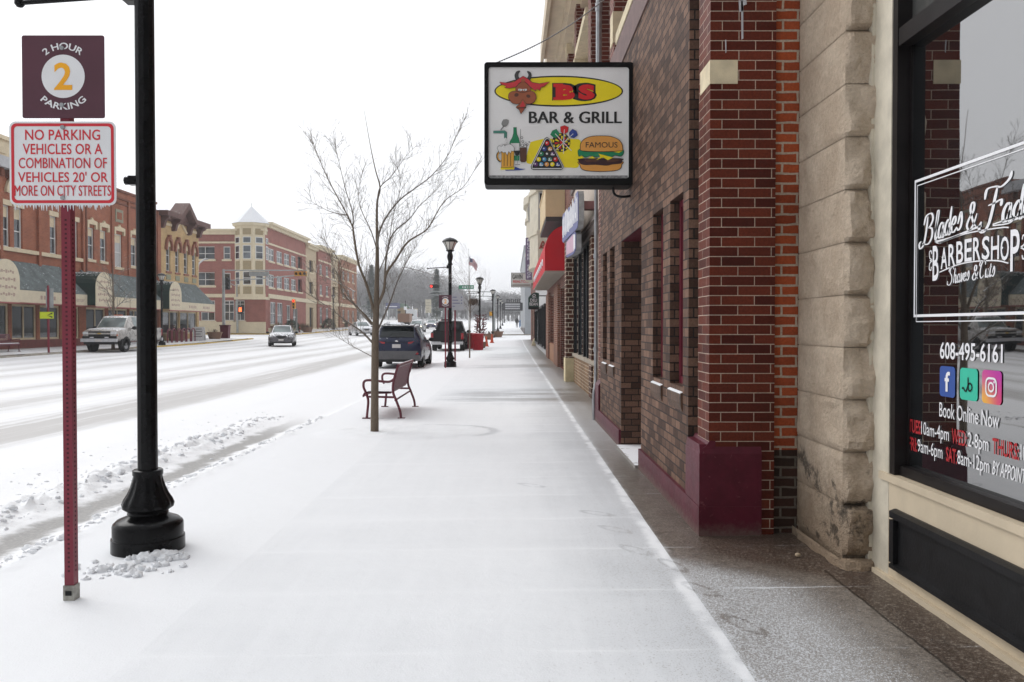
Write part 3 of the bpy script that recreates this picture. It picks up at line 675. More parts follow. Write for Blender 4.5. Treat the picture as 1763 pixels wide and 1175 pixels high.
def d_i(m,y,z,w_,h):
    o=rrect(.033,.127,.033,.127,.03); i2=rrect(.043,.117,.043,.117,.022); n=len(o)
    m.add([(DX-D2,y-a,z+b) for a,b in o]+[(DX-D2,y-a,z+b) for a,b in i2],[(i,(i+1)%n,n+(i+1)%n,n+i) for i in range(n)],1)
    dot(m,y-.08,z+.08,.025,1,.016); dot(m,y-.105,z+.105,.0055,1)
M_FB=mat('blue_decal',(.03,.085,.33),.5,0,.04); M_TEAL=mat('teal_decal',(.035,.50,.34),.5,0,.04)
def igm():
    n=N('gradient_decal'); p,q,r=n.pos()
    t=n.ma('ADD',n.ss(q[2],1.13,1.29),n.ma('MULTIPLY',n.ma('SUBTRACT',DY(1692),q[1]),.0))
    u=n.ss(q[1],DY(1726),DY(1692))
    c=n.mix(t,n.mix(u,(.62,.05,.16),(.80,.42,.05)),n.mix(u,(.45,.03,.32),(.55,.06,.28))); return n.out(c,.5)
icon(1619,1645.5,[M_FB,M_WHITE],d_f,'blue_icon'); icon(1654,1684.5,[M_TEAL,M_BLK],d_b,'teal_icon'); icon(1692,1726,[igm(),M_WHITE],d_i,'pink_icon')
# ------------------------------------------------------------------ the brick bar
bar=thing('bar_building','two storey bar of dark brown and glazed red brick with a maroon plinth','building',(1.36,9.6,0))
BX=1.36
holes=[(8.64,10.2,-.05,2.55)]+[(a,b,1.02,2.57) for a,b in ((6.54,7.08),(7.41,7.93),(10.87,11.38),(11.73,12.25))]
m=MB(); facade(m,'x',BX,-1,6.34,12.6,-.05,4.72,holes[1:]+holes[:1],.10)
m.poly([(BX,6.34,-.05),(1.7,6.34,-.05),(1.7,6.34,4.72),(BX,6.34,4.72)])
for y in (8.64,10.2): m.poly([(BX+.1,y,-.05),(2.25,y,-.05),(2.25,y,2.55),(BX+.1,y,2.55)])
m.build('brown_wall',M_BROWN,bar)
m=MB(); m.poly([(BX+.002,8.64,2.548),(2.25,8.64,2.548),(2.25,10.2,2.548),(BX+.002,10.2,2.548)]); m.build('doorway_head',M_MAR,bar)
m=MB(); m.box(2.25,2.3,8.5,10.4,0,2.6); m.box(2.235,2.25,8.75,8.82,.02,2.5); m.box(2.235,2.25,9.9,9.97,.02,2.5); d_=m.build('door',M_MARL,bar)
m=MB(); m.box(2.242,2.249,8.9,9.8,.9,2.3); m.build('pane',M_GLD,d_)
m=MB(); m.box(1.30,2.24,8.66,10.18,-.02,.045); m.build('threshold',mat('threshold_slab',(.30,.28,.26),.8,0,.2,6,.3,snow=.45),bar)
for a,b,c,d in holes[1:]:
    f=MB(); x0,x1=1.44,1.50
    f.box(x0,x1,a,a+.055,c,d); f.box(x0,x1,b-.055,b,c,d); f.box(x0+.002,x1,a+.055,b-.055,d-.055,d); f.box(x0+.002,x1,a+.055,b-.055,c,c+.06)
    fo=f.build('window',M_MARL,bar)
    p=MB(); p.box(1.475,1.49,a+.03,b-.03,c+.03,d-.03); p.build('pane',M_GLD,fo)
    s_=MB(); s_.prism([(1.46,c+.0),(1.335,c-.055),(1.335,c-.125),(1.355,c-.19),(1.46,c-.19)],'y',a+.004,b-.004)
    s_.build('sill',brick('rowlock_sill_brick',(.13,.075,.05),(.08,.05,.04),(.20,.17,.15),.047,2.0,.006,0,.8,.4) if 'rowlock_sill_brick' not in _mats else _mats['rowlock_sill_brick'],fo)
    s2=MB(); s2.prism([(1.46,c+.008),(1.34,c-.045),(1.34,c-.052),(1.46,c+.0005)],'y',a+.006,b-.006); s2.build('sill_snow',M_SNOW,fo)
m=MB(); m.box(1.330,1.70,5.835,8.63,-.05,.225); m.box(1.6999,1.776,5.8355,5.9,-.05,.225); m.box(1.333,1.776,5.838,6.30,.2249,.60)
m.prism([(5.838,.5999),(6.30,.5999),(6.27,.665),(5.862,.665)],'x',1.337,1.776); m.prism([(1.333,.5999),(1.45,.5999),(1.45,.69),(1.408,.69),(1.385,.655),(1.35,.63)],'y',5.85,6.30)
m.build('plinth',M_MAR,bar)
m=MB(); m.box(1.330,2.24,10.21,13.22,-.05,.225); m.box(1.333,1.5,12.62,13.12,.2249,.60); m.prism([(1.333,.5999),(1.5,.5999),(1.5,.68),(1.39,.68)],'y',12.63,13.10)
m.build('plinth',M_MAR,bar)
m=MB(); m.box(1.404,1.868,5.856,6.205,.62,9.0); m.box(1.70,1.868,5.8562,6.1,-.05,.62); m.box(1.50,2.3,6.206,6.6,4.8,9.0)
m.build('brick_pier',M_RED,bar)
m=MB(); m.box(1.383,1.75,12.62,13.10,.66,4.72); m.build('brick_pier',M_RED2,bar)
m=MB(); m.box(1.871,2.046,5.895,6.3,.62,9.0); m.build('pier_return',M_ORG,bar)
m=MB(); m.box(1.871,2.046,5.896,6.3,-.05,.619); m.build('pier_return_foot',M_DKB,bar)
m=MB(); zb0,zb1=Z(146.5,5.85),Z(106,5.85); m.box(1.400,1.404+.192,5.850,6.15,zb0,zb1); m.build('pier_block',M_CRST,bar)
m=MB()
for k,(px,y0,y1,w_) in enumerate(((1247,72,95,.006),(1274,0,72,.014),(1270,5,25,.030),(1277,0,14,.025))):
    a,b=Z(y1,5.855),Z(y0,5.855); x=X(px,5.855); m.poly([(x,5.8535,a),(x+w_,5.8535,a+.01),(x+w_*.8,5.8535,b),(x-.004,5.8535,b)])
m.build('paint_drips',mat('drip_paint',(.5,.5,.52),.6),bar)
m=MB(); m.box(1.345,2.2,6.21,13.2,4.722,5.10); m.build('lintel_band',M_MAUVE,bar)
m=MB(); facade(m,'x',1.62,-1,6.21,13.4,5.1,8.7,[(7.0,8.3,5.5,7.6),(8.9,10.2,5.5,7.6)],.12); m.box(1.745,9.5,5.95,13.4,-.03,8.75)
m.build('upper_wall',M_RED2,bar)
for k,(a,b) in enumerate(((7.0,8.3),(8.9,10.2))): window(bar,'x',1.62,-1,a,b,5.5,7.6,M_MARL,M_GLD,.1,.06)
for y in (11.35,12.95): 
    m=MB(); m.box(1.40,1.63,y,y+.45,5.101,8.7); m.build('pilaster',M_RED2,bar)
m=MB(); m.box(1.335,1.63,6.3,10.63,5.103,5.235); m.build('string_course',M_CRST,bar)
m=MB(); m.box(1.385,1.64,11.34,11.62,5.38,5.80); m.build('pilaster_block',M_CRST,bar)
m=MB(); m.tube([(1.335,12.66,5.2),(1.335,12.66,9.0)],.045,8); 
for z in (6.3,7.7): m.tube([(1.335,12.66,z),(1.335,12.66,z+.12)],.055,8)
m.build('downpipe',M_GREY,bar,40)
m=MB(); m.box(.95,1.66,6.21,13.4,8.6,9.2); m.build('cornice',M_CREAM,bar)
cp=MB(); cp.tube(smooth_path([(1.362,13.28,5.0),(1.362,13.28,1.2),(1.362,13.28,.75),(1.345,13.2,.55),(1.32,13.16,.4),(1.325,13.15,.0)],5),.030,8)
for z in (1.1,2.6,4.1): cp.tube([(1.362,13.28,z),(1.362,13.28,z+.07)],.042,8)
cp.build('conduit',M_GREY,bar,40)
# ------------------------------------------------------------------ lit box sign of the bar
SY=9.30; sg=thing('box_sign','white box sign with bull head and burger hung from the brown brick wall','sign',(1.36,9.5,Z(318,SY)))
def S(zx,zy): return ((820+zx/4.7-HX)*SY/F, EYE+(HY-(90+zy/4.7))*SY/F)
def sk(l): return SY-.0022*l
class Art(MB):
    def P(s,pts,l,mi=0,raw=False):
        q=pts if raw else [S(*p) for p in pts]; s.poly([(a,sk(l),b) for a,b in q],mi); return s
    def E(s,x,y,rx,ry,l,mi=0,n=24,rot=0):
        o=[]
        for i in range(n):
            a=2*math.pi*i/n; u,v=rx*math.cos(a),ry*math.sin(a); o.append((x+u*math.cos(R(rot))-v*math.sin(R(rot)),y+u*math.sin(R(rot))+v*math.cos(R(rot))))
        return s.P(o,l,mi)
    def O(s,pts,l,mi,mo,t=4.5,k=0):
        """filled outline shape: a dark rim behind a coloured fill"""
        q=[tuple(p)[:2] for p in smooth_path([(a,b,0) for a,b in pts+[pts[0]]],k)][:-1] if k else pts
        c=(sum(p[0] for p in q)/len(q),sum(p[1] for p in q)/len(q)); n=len(q); out=[]
        A=sum(q[i][0]*q[(i+1)%n][1]-q[(i+1)%n][0]*q[i][1] for i in range(n)); sg_=1 if A>0 else -1
        for i in range(n):
            a,b,c2=Vector(q[i-1]),Vector(q[i]),Vector(q[(i+1)%n]); t1=(b-a); t2=(c2-b)
            t1=t1.normalized() if t1.length else t2.normalized(); t2=t2.normalized() if t2.length else t1
            nn=Vector((t1.y+t2.y,-t1.x-t2.x))*sg_; nn=nn.normalized() if nn.length>.1 else Vector((t1.y,-t1.x))*sg_
            out.append((b.x+nn.x*t,b.y+nn.y*t))
        s.P(out,l,mo); s.P(q,l+1,mi); return s
    def T(s,t,x0,x1,y0,y1,l,mi,bold=0):
        a,b=S(x0,y1),S(x1,y0); s.text(t,(a[0],sk(l),a[1]),(1,0,0),(0,0,1),b[0]-a[0],b[1]-a[1],mi,0,bold); return s
    def L(s,pts,w_,l,mi):
        for a,b in zip(pts,pts[1:]):
            d=Vector((b[0]-a[0],b[1]-a[1])); d.normalize(); nx,ny=-d.y*w_/2,d.x*w_/2
            s.P([(a[0]+nx,a[1]+ny),(b[0]+nx,b[1]+ny),(b[0]-nx,b[1]-ny),(a[0]-nx,a[1]-ny)],l,mi)
        return s
def flat(n_,c,r=.45): return mat(n_,c,r,0,.05,3)
A_W=mat('sign_face_plastic',(.86,.855,.84),.35,0,.04,2.5); A_K=flat('sign_black',(.012,.012,.012)); A_Y=flat('sign_yellow',(.92,.74,.006)); A_R=flat('sign_red',(.66,.010,.014))
A_RH=flat('bull_red',(.60,.035,.045)); A_BR=flat('bull_brown',(.36,.10,.04)); A_DB=flat('bull_dark',(.10,.035,.02)); A_GN=flat('sign_green',(.01,.24,.10)); A_OR=flat('sign_bun',(.78,.35,.07))
A_BE=flat('sign_beer',(.74,.37,.04)); A_FO=flat('sign_foam',(.78,.78,.77)); A_BL=flat('sign_blue',(.025,.06,.30)); A_GR=flat('sign_grey',(.25,.25,.24)); A_PU=flat('sign_purple',(.12,.03,.16)); A_TE=flat('sign_teal',(.06,.24,.18)); A_CY=flat('sign_sky',(.05,.28,.50)); A_PT=flat('sign_patty',(.045,.012,.016)); A_HR=flat('bull_horn',(.05,.05,.05))
AM=[A_W,A_K,A_Y,A_R,A_RH,A_BR,A_DB,A_GN,A_OR,A_BE,A_FO,A_BL,A_GR,A_PU,A_TE,A_CY,A_PT,A_HR]
W0,K0,Y0,R0,RH,BR,DB,GN,OR,BE,FO,BL,GR,PU,TE,CY,PT,HR=range(18)
(xa,za),(xb,zb)=S(66,1082),S(1268,98); (xi,zi),(xj,zj)=S(100,1028),S(1230,135)
cs=MB(); o=rrect(xa,xb,za,zb,.035); i_=rrect(xi,xj,zi,zj,.03); n=len(o)
cs.prism(o,'y',SY+.012,SY+.30); cs.add([(a,SY-.02,b) for a,b in o]+[(a,SY-.02,b) for a,b in i_]+[(a,SY+.015,b) for a,b in o]+[(a,SY+.015,b) for a,b in i_],
  [(k,(k+1)%n,n+(k+1)%n,n+k) for k in range(n)]+[(k,(k+1)%n,2*n+(k+1)%n,2*n+k) for k in range(n)]+[(n+k,n+(k+1)%n,3*n+(k+1)%n,3*n+k) for k in range(n)])
cs.build('case',mat('sign_case_black',(.005,.005,.005),.5,0,.3,7,.1,spec=.15),sg,40)
m=MB(); m.prism(rrect(xi-.005,xj+.005,zi-.005,zj+.005,.03),'y',SY+.001,SY+.011); m.build('face_panel',A_W,sg)
m=Art(); a,b=S(105,1026),S(1222,1003); m.poly([(a[0],sk(1),a[1]),(b[0],sk(1),a[1]),(b[0],sk(1),b[1]),(a[0],sk(1),b[1])],0); m.build('grime_strip',mat('sign_grime',(.30,.30,.30),.6,0,.5,30),sg)
m=Art(); m.E(665,327,518,124,1,K0,64); m.E(665,327,507,112,2,Y0,64); m.build('oval_badge',AM,sg)
m=Art(); m.T('BS',612,972,260,408,3,K0,.11); m.T('B',640,795,276,398,4,R0,.07); m.T('S',822,955,274,396,4,R0,.07)
for (x0,x1,y0,y1) in ((622,700,268,296),(622,700,378,400)): m.P([(x0,y0),(x1,y0),(x1,y1),(x0,y1)],5,R0)
m.build('bs_lettering',AM,sg)
m=Art(); m.T('BAR & GRILL',428,1170,490,584,2,K0,.035); m.build('bar_and_grill_lettering',AM,sg)
# bull head emblem
m=Art()
m.O([(322,235),(312,205),(325,175),(352,168),(338,190),(340,215),(356,238)],5,HR,K0,3,4); m.O([(432,240),(444,205),(436,180),(412,170),(424,195),(418,218),(404,238)],5,HR,K0,3,4)
m.O([(320,285),(330,250),(375,235),(425,250),(436,285),(432,335),(375,345),(325,335)],7,BR,K0,3,3)
m.O([(190,258),(250,266),(305,258),(345,232),(378,212),(415,232),(450,262),(510,272),(590,256),(548,290),(520,300),(512,322),(488,312),(478,326),(440,300),(410,268),(378,245),(345,268),(318,296),(270,306),(232,302),(246,290),(205,276)],9,RH,K0,4)
m.E(378,245,17,14,11,BR)
m.O([(262,385),(268,350),(310,332),(375,345),(440,332),(474,352),(480,390),(455,425),(405,432),(375,410),(340,432),(292,425)],11,BR,K0,4,4)
m.E(355,320,17,11,12,FO); m.E(392,320,17,11,12,FO); m.P([(336,312),(374,316),(374,306),(336,302)],13,BR); m.P([(376,316),(410,312),(410,302),(376,306)],13,BR); m.E(352,324,4.5,4.5,13,K0,10); m.E(390,324,4.5,4.5,13,K0,10)
m.E(325,362,18,15,13,DB,18,-20); m.E(420,372,17,13,13,DB,18,20)
m.O([(345,440),(362,418),(375,400),(392,420),(402,440),(392,462),(362,512),(348,480),(322,462)],13,BR,K0,3,2); m.P([(352,455),(375,408),(392,445),(380,478),(362,478)],15,RH); m.P([(330,462),(402,460),(400,470),(334,472)],16,DB)
m.build('bull_head_emblem',AM,sg)
# yellow patch, beer tap and drinks
m=Art(); m.P([tuple(p)[:2] for p in smooth_path([(438,735,0),(500,718,0),(570,706,0),(650,712,0),(760,710,0),(840,722,0),(832,810,0),(826,930,0),(760,940,0),(690,935,0),(600,905,0),(500,908,0),(412,905,0),(405,850,0)],4)],1,Y0); m.build('yellow_patch',AM,sg)
m=Art()
m.O([(205,590),(220,556),(262,560),(250,600),(222,612)],2,GR,GR,2,2); m.L([(225,605),(198,640)],9,3,GR)
m.O([(140,646),(232,644),(248,658),(246,704),(226,704),(226,664),(140,664)],2,TE,K0,2)
m.O([(302,618),(324,618),(327,672),(342,705),(350,740),(350,770),(270,770),(272,735),(294,695),(302,665)],2,GN,K0,2.5); m.P([(278,745),(348,745),(348,870),(310,888),(306,850),(290,800)],4,FO); m.P([(306,845),(348,845),(348,885),(306,885)],5,GN)
m.L([(357,632),(357,770)],4,3,GR)
for (x,y,r_) in ((368,700,10),(376,732,10),(372,762,12),(395,770,12),(412,755,8),(428,735,6),(400,748,9)): m.E(x,y,r_,r_,4,K0,12); m.E(x,y,r_-3,r_-3,5,FO,12)
m.O([(353,782),(406,782),(404,885),(392,896),(366,896),(356,885)],6,DB,K0,2.5); m.O([(306,808),(352,806),(346,838),(334,846),(318,842)],7,K0,K0,2); m.L([(332,845),(332,912)],3,7,GR); m.L([(312,918),(354,918)],5,7,GR)
m.P([(225,950),(320,935),(350,948),(402,952),(350,962),(240,966)],3,BL); m.P([(195,938),(310,938),(306,956),(198,958)],4,Y0)
m.O([(206,800),(305,798),(302,938),(204,942)],8,BE,K0,3)
for x in (226,252,278): m.L([(x,815),(x-1,930)],3.5,10,K0)
m.L([(204,815),(176,822),(168,850),(176,880),(200,894)],16,7,K0); m.L([(204,817),(180,824),(172,850),(180,876),(200,890)],9,8,BE)
m.O([(170,785),(185,768),(205,776),(222,758),(245,764),(268,756),(292,768),(308,790),(300,812),(285,808),(276,828),(262,812),(250,842),(236,818),(222,824),(205,812),(192,826),(180,808)],11,FO,K0,2.5,3)
m.L([(236,704),(232,770)],10,12,FO); m.build('drinks_drawing',AM,sg)
# rack of pool balls
m=Art()
def tri(g,l,mi): m.P([tuple(p)[:2] for p in [(570-g*.45,697-g),(588+g*.3,706-g*.5),(704+g,930+g*.3),(700+g*.6,952+g*.5),(684,960+g),(462,960+g),(444-g*.6,952+g*.5),(440-g,932+g*.3),(552-g*.6,706-g*.7)]],l,mi)
tri(4,5,FO); tri(0,6,K0); tri(-7,7,FO); tri(-14,8,K0)
cl=[3,11,8,7,1,13,2,15,14,3,13,15,8,2,11]; k=0
for r_,(y,n_,x0,dx_) in enumerate(((747,1,572,0),(792,2,549,46),(832,3,526,45),(876,4,504,45),(916,5,480,44.5))):
    for i in range(n_):
        x=x0+i*dx_; rr_=17.5 if (r_,i)!=(2,1) else 8; m.E(x,y,rr_,rr_,9,cl[k] if (r_,i)!=(2,1) else FO,16); m.E(x-4,y-3,6,6,10,FO,10)
        if k%3==2: m.P([(x-16,y+4),(x+16,y+4),(x+13,y+11),(x-13,y+11)],10,FO)
        k+=1
m.build('pool_rack_drawing',AM,sg)
# dartboard with three darts
m=Art(); m.E(685,738,74,76,2,K0,40)
for ring,(r0,r1) in enumerate(((58,70),(20,52))):
    for i in range(20):
        if (i+ring)%2: continue
        a0,a1=2*math.pi*i/20,2*math.pi*(i+1)/20; f=lambda r,a:(685+r*math.cos(a),738+r*math.sin(a)); m.P([f(r0,a0),f(r1,a0),f(r1,a1),f(r0,a1)],3,Y0 if ring==0 else (R0 if i%4==1 else Y0))
m.E(685,738,13,13,3,R0,14); m.E(708,740,10,12,4,BL,12)
for (hx,hy,c_,px,py) in ((636,670,GN,768,806),(710,636,R0,700,830),(782,670,BL,640,800)):
    m.L([(px if c_!=R0 else 703,py),(hx,hy)],5,5,FO); d=Vector((hx-703,hy-742)); d.normalize(); nx=Vector((-d.y,d.x)); c0=Vector((hx,hy)); q=[c0-d*34-nx*6,c0-d*18-nx*28,c0+d*20-nx*32,c0+d*32,c0+d*20+nx*32,c0-d*18+nx*28,c0-d*34+nx*6]
    m.O([(p.x,p.y) for p in q],6,c_,K0,2); m.L([(703,742),(hx,hy)],5,8,FO)
m.build('dartboard_drawing',AM,sg)
# burger
m=Art()
m.O([(842,790),(842,755),(868,718),(925,695),(1005,690),(1085,695),(1145,720),(1172,755),(1176,788),(1165,806),(1005,812),(855,806)],8,OR,K0,5,3)
m.O([(838,915),(845,890),(1160,890),(1170,915),(1162,945),(1120,963),(1000,970),(890,963),(848,945)],3,OR,K0,5,3)
m.O([(826,880),(850,870),(1160,868),(1172,885),(1166,905),(1100,912),(1050,922),(960,915),(880,918),(836,905)],5,PT,K0,3,3)
m.P([(870,878),(960,874),(1000,885),(960,896),(890,896)],7,DB); m.P([(1040,880),(1130,872),(1160,880),(1120,895),(1060,898)],7,DB)
m.O([(820,805),(845,790),(860,806),(1150,806),(1185,800),(1186,828),(1165,850),(1120,842),(1080,858),(1030,838),(975,856),(920,846),(880,858),(850,842),(826,848)],6,GN,K0,3,3)
m.P([(985,830),(1105,862),(1060,882),(1022,860),(965,882),(1000,856)],8,Y0); m.P([(822,862),(850,846),(870,866),(826,870)],8,Y0); m.P([(900,868),(935,850),(960,868)],8,Y0); m.P([(1105,815),(1180,806),(1150,824)],8,Y0)
m.T('FAMOUS',882,1138,738,782,10,K0); m.build('burger_drawing',AM,sg)
m=MB(); p0=Vector((S(85,100)[0],SY+.14,S(85,98)[1])); p1=Vector((1.40,11.3,6.05)); pts=[p0.lerp(p1,i/30)+Vector((0,0,-.10*math.sin(math.pi*i/30))) for i in range(31)]
m.tube(pts,.006,5)
for i in range(60):
    q=p0.lerp(p1,i/60)+Vector((0,0,-.10*math.sin(math.pi*i/60))); m.ball(q,.011,6)
m.build('guy_chain',M_GREY,sg)
m=MB(); a=S(1115,1085); m.tube(smooth_path([(a[0],SY+.15,a[1]+.02),(a[0]+.02,SY+.15,a[1]-.07),(a[0]+.10,SY+.15,a[1]-.10),(a[0]+.21,SY+.15,a[1]-.09)],6),.015,7); m.build('power_conduit',M_BLK,sg,40)
# ------------------------------------------------------------------ stucco shop with the script sign
M_STEEL=mat('brown_steel_beam',(.10,.075,.065),.6,0,.25,5,.2)
M_BLIND=mat('pale_blind',(.45,.45,.44),.8,0,.05,4)
M_SCRW=mat('sign_white',(.72,.72,.74),.4,0,.03); M_SCRB=mat('sign_royal_blue',(.012,.025,.20),.4,0,.08); M_SCRP=mat('sign_pink_panel',(.52,.33,.42),.5,0,.1,3)
M_SHGL=glass('store_window_glass',(.03,.035,.04),2.3)
st=thing('stucco_shop','shop with tan stucco band, brick window base and red brick upper storey','building',(1.69,18,0))
PX=1.69
m=MB(); facade(m,'x',PX,-1,13.36,22.4,.0,.72,[],.1); m.build('brick_base',M_YELB,st)
m=MB(); m.box(PX+.10,4.5,13.36,22.9,-.05,8.8); m.build('inner_wall',M_STUC,st)
m=MB(); m.box(PX-.05,PX+.09,13.4,22.35,.722,.80); m.build('window_ledge',mat('ledge_stone',(.33,.28,.22),.8,0,.15,6,.2),st)
m=MB(); m.box(PX-.035,PX+.09,17.05,17.62,.0,3.42); m.build('brick_pier',M_QUO,st)
fo=MB()
ya,yb=17.66,22.2
for y in (ya,18.35,19.2,20.6,yb-.08): fo.box(PX-.01,PX+.06,y,y+.075,.802,3.38)
fo.box(PX-.008,PX+.06,ya,yb,3.30,3.38); fo=fo.build('display_window',M_BLK,st)
m=MB(); m.box(PX+.03,PX+.05,ya,yb,.802,3.36); m.build('pane',M_SHGL,fo)
m=MB(); m.box(PX-.07,PX+.09,13.4,22.4,3.385,3.60); m.box(PX-.11,PX-.06,13.4,22.4,3.55,3.63); m.build('steel_beam',M_STEEL,st)
m=MB(); m.box(PX,PX+.09,13.36,22.4,3.61,5.1); m.build('stucco_band',M_STUC,st)
m=MB(); m.box(PX-.05,PX+.09,13.36,22.9,5.11,5.25); m.build('ledge',M_STEEL,st)
m=MB(); facade(m,'x',PX,-1,13.36,22.9,5.25,8.75,[(a,a+1.2,5.8,7.7) for a in (15.6,18.9,21.2)],.1); m.build('upper_wall',M_RED2,st)
for a in (15.6,18.9,21.2): window(st,'x',PX,-1,a,a+1.2,5.8,7.7,M_MARL,M_GLD,.08,.06)
for y,w_ in ((14.6,.5),(17.9,.5),(20.4,.5)):
    m=MB(); m.box(1.40,PX,y,y+w_,5.26,8.75); m.build('pilaster',M_RED2,st)
for y,z0,z1 in ((17.88,6.45,7.3),(20.38,6.9,7.25),(20.38,8.2,8.6)):
    m=MB(); m.box(1.36,PX,y,y+.45,z0,z1); m.build('pilaster_block',M_CRST,st)
m=MB(); m.box(1.37,PX,15.4,17.86,7.25,7.42); m.build('string_course',M_CRST,st)
m=MB()
for x0,x1,z0,z1 in ((.777,.86,8.50,8.95),(.845,1.2,8.62,9.2),(1.19,1.30,8.50,9.2),(1.28,1.5,8.44,9.2),(1.49,PX,8.36,9.2)): m.box(x0,x1,13.41+.001*x0,22.1+.001*x0,z0,z1)
m.build('cornice',M_CREAM,st)
m=MB(); m.box(1.48,PX+.3,22.25,22.9,.66,3.9); m.build('brick_pier',M_QUO,st)
m=MB(); m.box(1.46,PX+.3,22.23,22.92,-.05,.655); m.build('pier_foot',mat('cream_block',(.62,.53,.33),.8,0,.12,6,.15),st)
# the two-tier script sign
ss=thing('script_sign','blue and white two tier script sign on brackets above the shop window','sign',(1.4,19,3.2))
m=MB(); up=[(16.5,3.62),(16.5,4.10),(16.62,4.22),(17.2,4.26),(17.6,4.16),(18.1,4.20),(18.6,4.12),(19.2,4.28),(20,4.22),(20.4,4.33),(21.3,4.40),(21.6,4.36),(21.6,3.74),(21.3,3.66),(19.5,3.60),(17.5,3.52),(16.7,3.5)]
m.prism(up,'x',1.345,1.455); m.build('cabinet',M_GREY,ss)
m=MB(); lo=[(17.3,3.15),(17.3,3.44),(17.5,3.53),(20.1,3.58),(20.4,3.50),(20.3,3.22),(20.0,3.17),(18,3.08),(17.45,3.1)]
m.prism(lo,'x',1.36,1.47); m.build('cabinet',M_GREY,ss)
m=MB(); m.prism(up,'x',1.335,1.344,0); m.build('blue_face',M_SCRB,ss)
rnd=random.Random(3); m=MB()
for k in range(16):
    y=16.62+k*.305; h=.42+.2*rnd.random(); z0=3.60+.02*k*.5+.05*rnd.random(); w_=.13+.08*rnd.random()
    m.prism([(y,z0),(y+w_,z0+.02),(y+w_+.08,z0+h),(y+.06,z0+h+.02)],'x',1.329,1.334)
    if k%2: m.prism([(y+w_*.8,z0+.08),(y+w_*.8+.14,z0+.12),(y+w_*.8+.16,z0+.24),(y+w_*.8+.02,z0+.2)],'x',1.327,1.3285)
m.build('script_letters',M_SCRW,ss)
m=MB(); m.prism(lo,'x',1.350,1.359); m.build('blue_rim',M_SCRB,ss)
m=MB(); m.prism([(17.9,3.13),(17.9,3.5),(20.1,3.55),(20.25,3.25)],'x',1.344,1.349,0); m.prism([(17.42,3.16),(17.42,3.44),(17.88,3.5),(17.88,3.13)],'x',1.3442,1.3492,1); m.build('lower_face',[M_SCRP,M_SCRW],ss)
m=MB(); m.box(1.456,PX-.001,16.6,16.85,3.86,4.02); m.box(1.456,PX-.001,21.0,21.2,3.9,4.02); m.build('bracket',mat('rose_bracket',(.20,.085,.085),.6),ss)
# ------------------------------------------------------------------ cafe with the red awning
PX=1.80
cf=thing('cafe_building','narrow brick cafe front with a cream bay over a red awning','building',(1.8,31,0))
holes=[(YD(972,PX),YD(965,PX),.05,2.9),(YD(956.5,PX),YD(948,PX),.8,2.9),(YD(942.5,PX),40.6,.1,2.8)]
m=MB(); facade(m,'x',PX,-1,22.95,41.4,-.05,9,holes,.3); m.box(PX+.3,9,22.95,41.4,-.05,9.1); m.build('wall',M_RED2,cf)
for i,(a,b,c,d) in enumerate(holes):
    window(cf,'x',PX,-1,a,b,c,d,M_BLK if i!=1 else M_GREY,M_SHGL if i!=1 else M_BLIND,.2,.08,vm=(.5,) if i!=1 else (),hm=(.75,))
m=MB(); m.box(PX-.05,PX,holes[1][0],holes[1][1],.0,.78); m.build('wooden_bulkhead',mat('orange_wood',(.30,.13,.055),.6,0,.2,5),cf)
for p0,p1 in ((964,957),(947.5,943)):
    m=MB(); m.box(PX-.09,PX,YD(p0,PX),YD(p1,PX),0,3.05); m.build('brick_pier',brick('orange_pier_brick',(.21,.07,.035),(.15,.045,.025),(.40,.32,.26),.22,.075,.009) if 'orange_pier_brick' not in _mats else _mats['orange_pier_brick'],cf)
m=MB(); m.box(1.15,PX+.2,27.8,33,5.2,6.22); m.box(1.12,PX+.2,27.77,33.03,6.222,6.30); m.build('cream_bay',mat('tan_bay_paint',(.60,.46,.27),.7,0,.06,2),cf)
m=MB(); m.box(1.17,PX+.15,27.83,32.97,5.05,5.199); m.build('bay_underside',mat('dark_soffit',(.05,.045,.045),.8),cf)
m=MB(); facade(m,'x',PX-.02,-1,23.1,27.7,4.75,5.15,[],.1); 
for i in range(9): m.box(PX-.07,PX-.02,23.3+.45*i,23.5+.45*i,4.75,5.15)
m.build('brick_frieze',_mats['orange_pier_brick'],cf)
m=MB(); m.box(1.0,PX+.4,22.96,41.4,9.0,9.5); m.build('cornice',M_CREAM,cf)
aw=thing('red_awning','red quarter round fabric awning over the cafe door','awning',(1.8,33,3.3))
ar=[(PX-.002,3.30),(PX-.72,3.30),(PX-.72,3.95)]+[(PX-.72+.72*(1-math.cos(R(a))),3.95+.80*math.sin(R(a))) for a in (12,25,38,52,66,80,90)]
M_AWR=mat('awning_red',(.50,.008,.018),.75,0,.06,3,snow=.30); M_AWP=mat('awning_underside',(.42,.38,.33),.8,0,.06)
m=MB(); m.prism(ar,'y',26.5,40.4,0); m.build('cover',M_AWR,aw)
m=MB(); m.box(PX-.715,PX-.01,26.52,40.38,3.285,3.297)
for i in range(20): m.box(PX-.70,PX-.02,26.6+.7*i,26.65+.7*i,3.255,3.284)
m.build('underside',M_AWP,aw)
for i in range(9): MB().tube([(PX-.735,28.2+i*1.25+.3*math.cos(a*.9),3.62+.16*math.sin(a*.9)) for a in range(5)],.025,4).build('scroll_lettering',M_SCRW,aw)
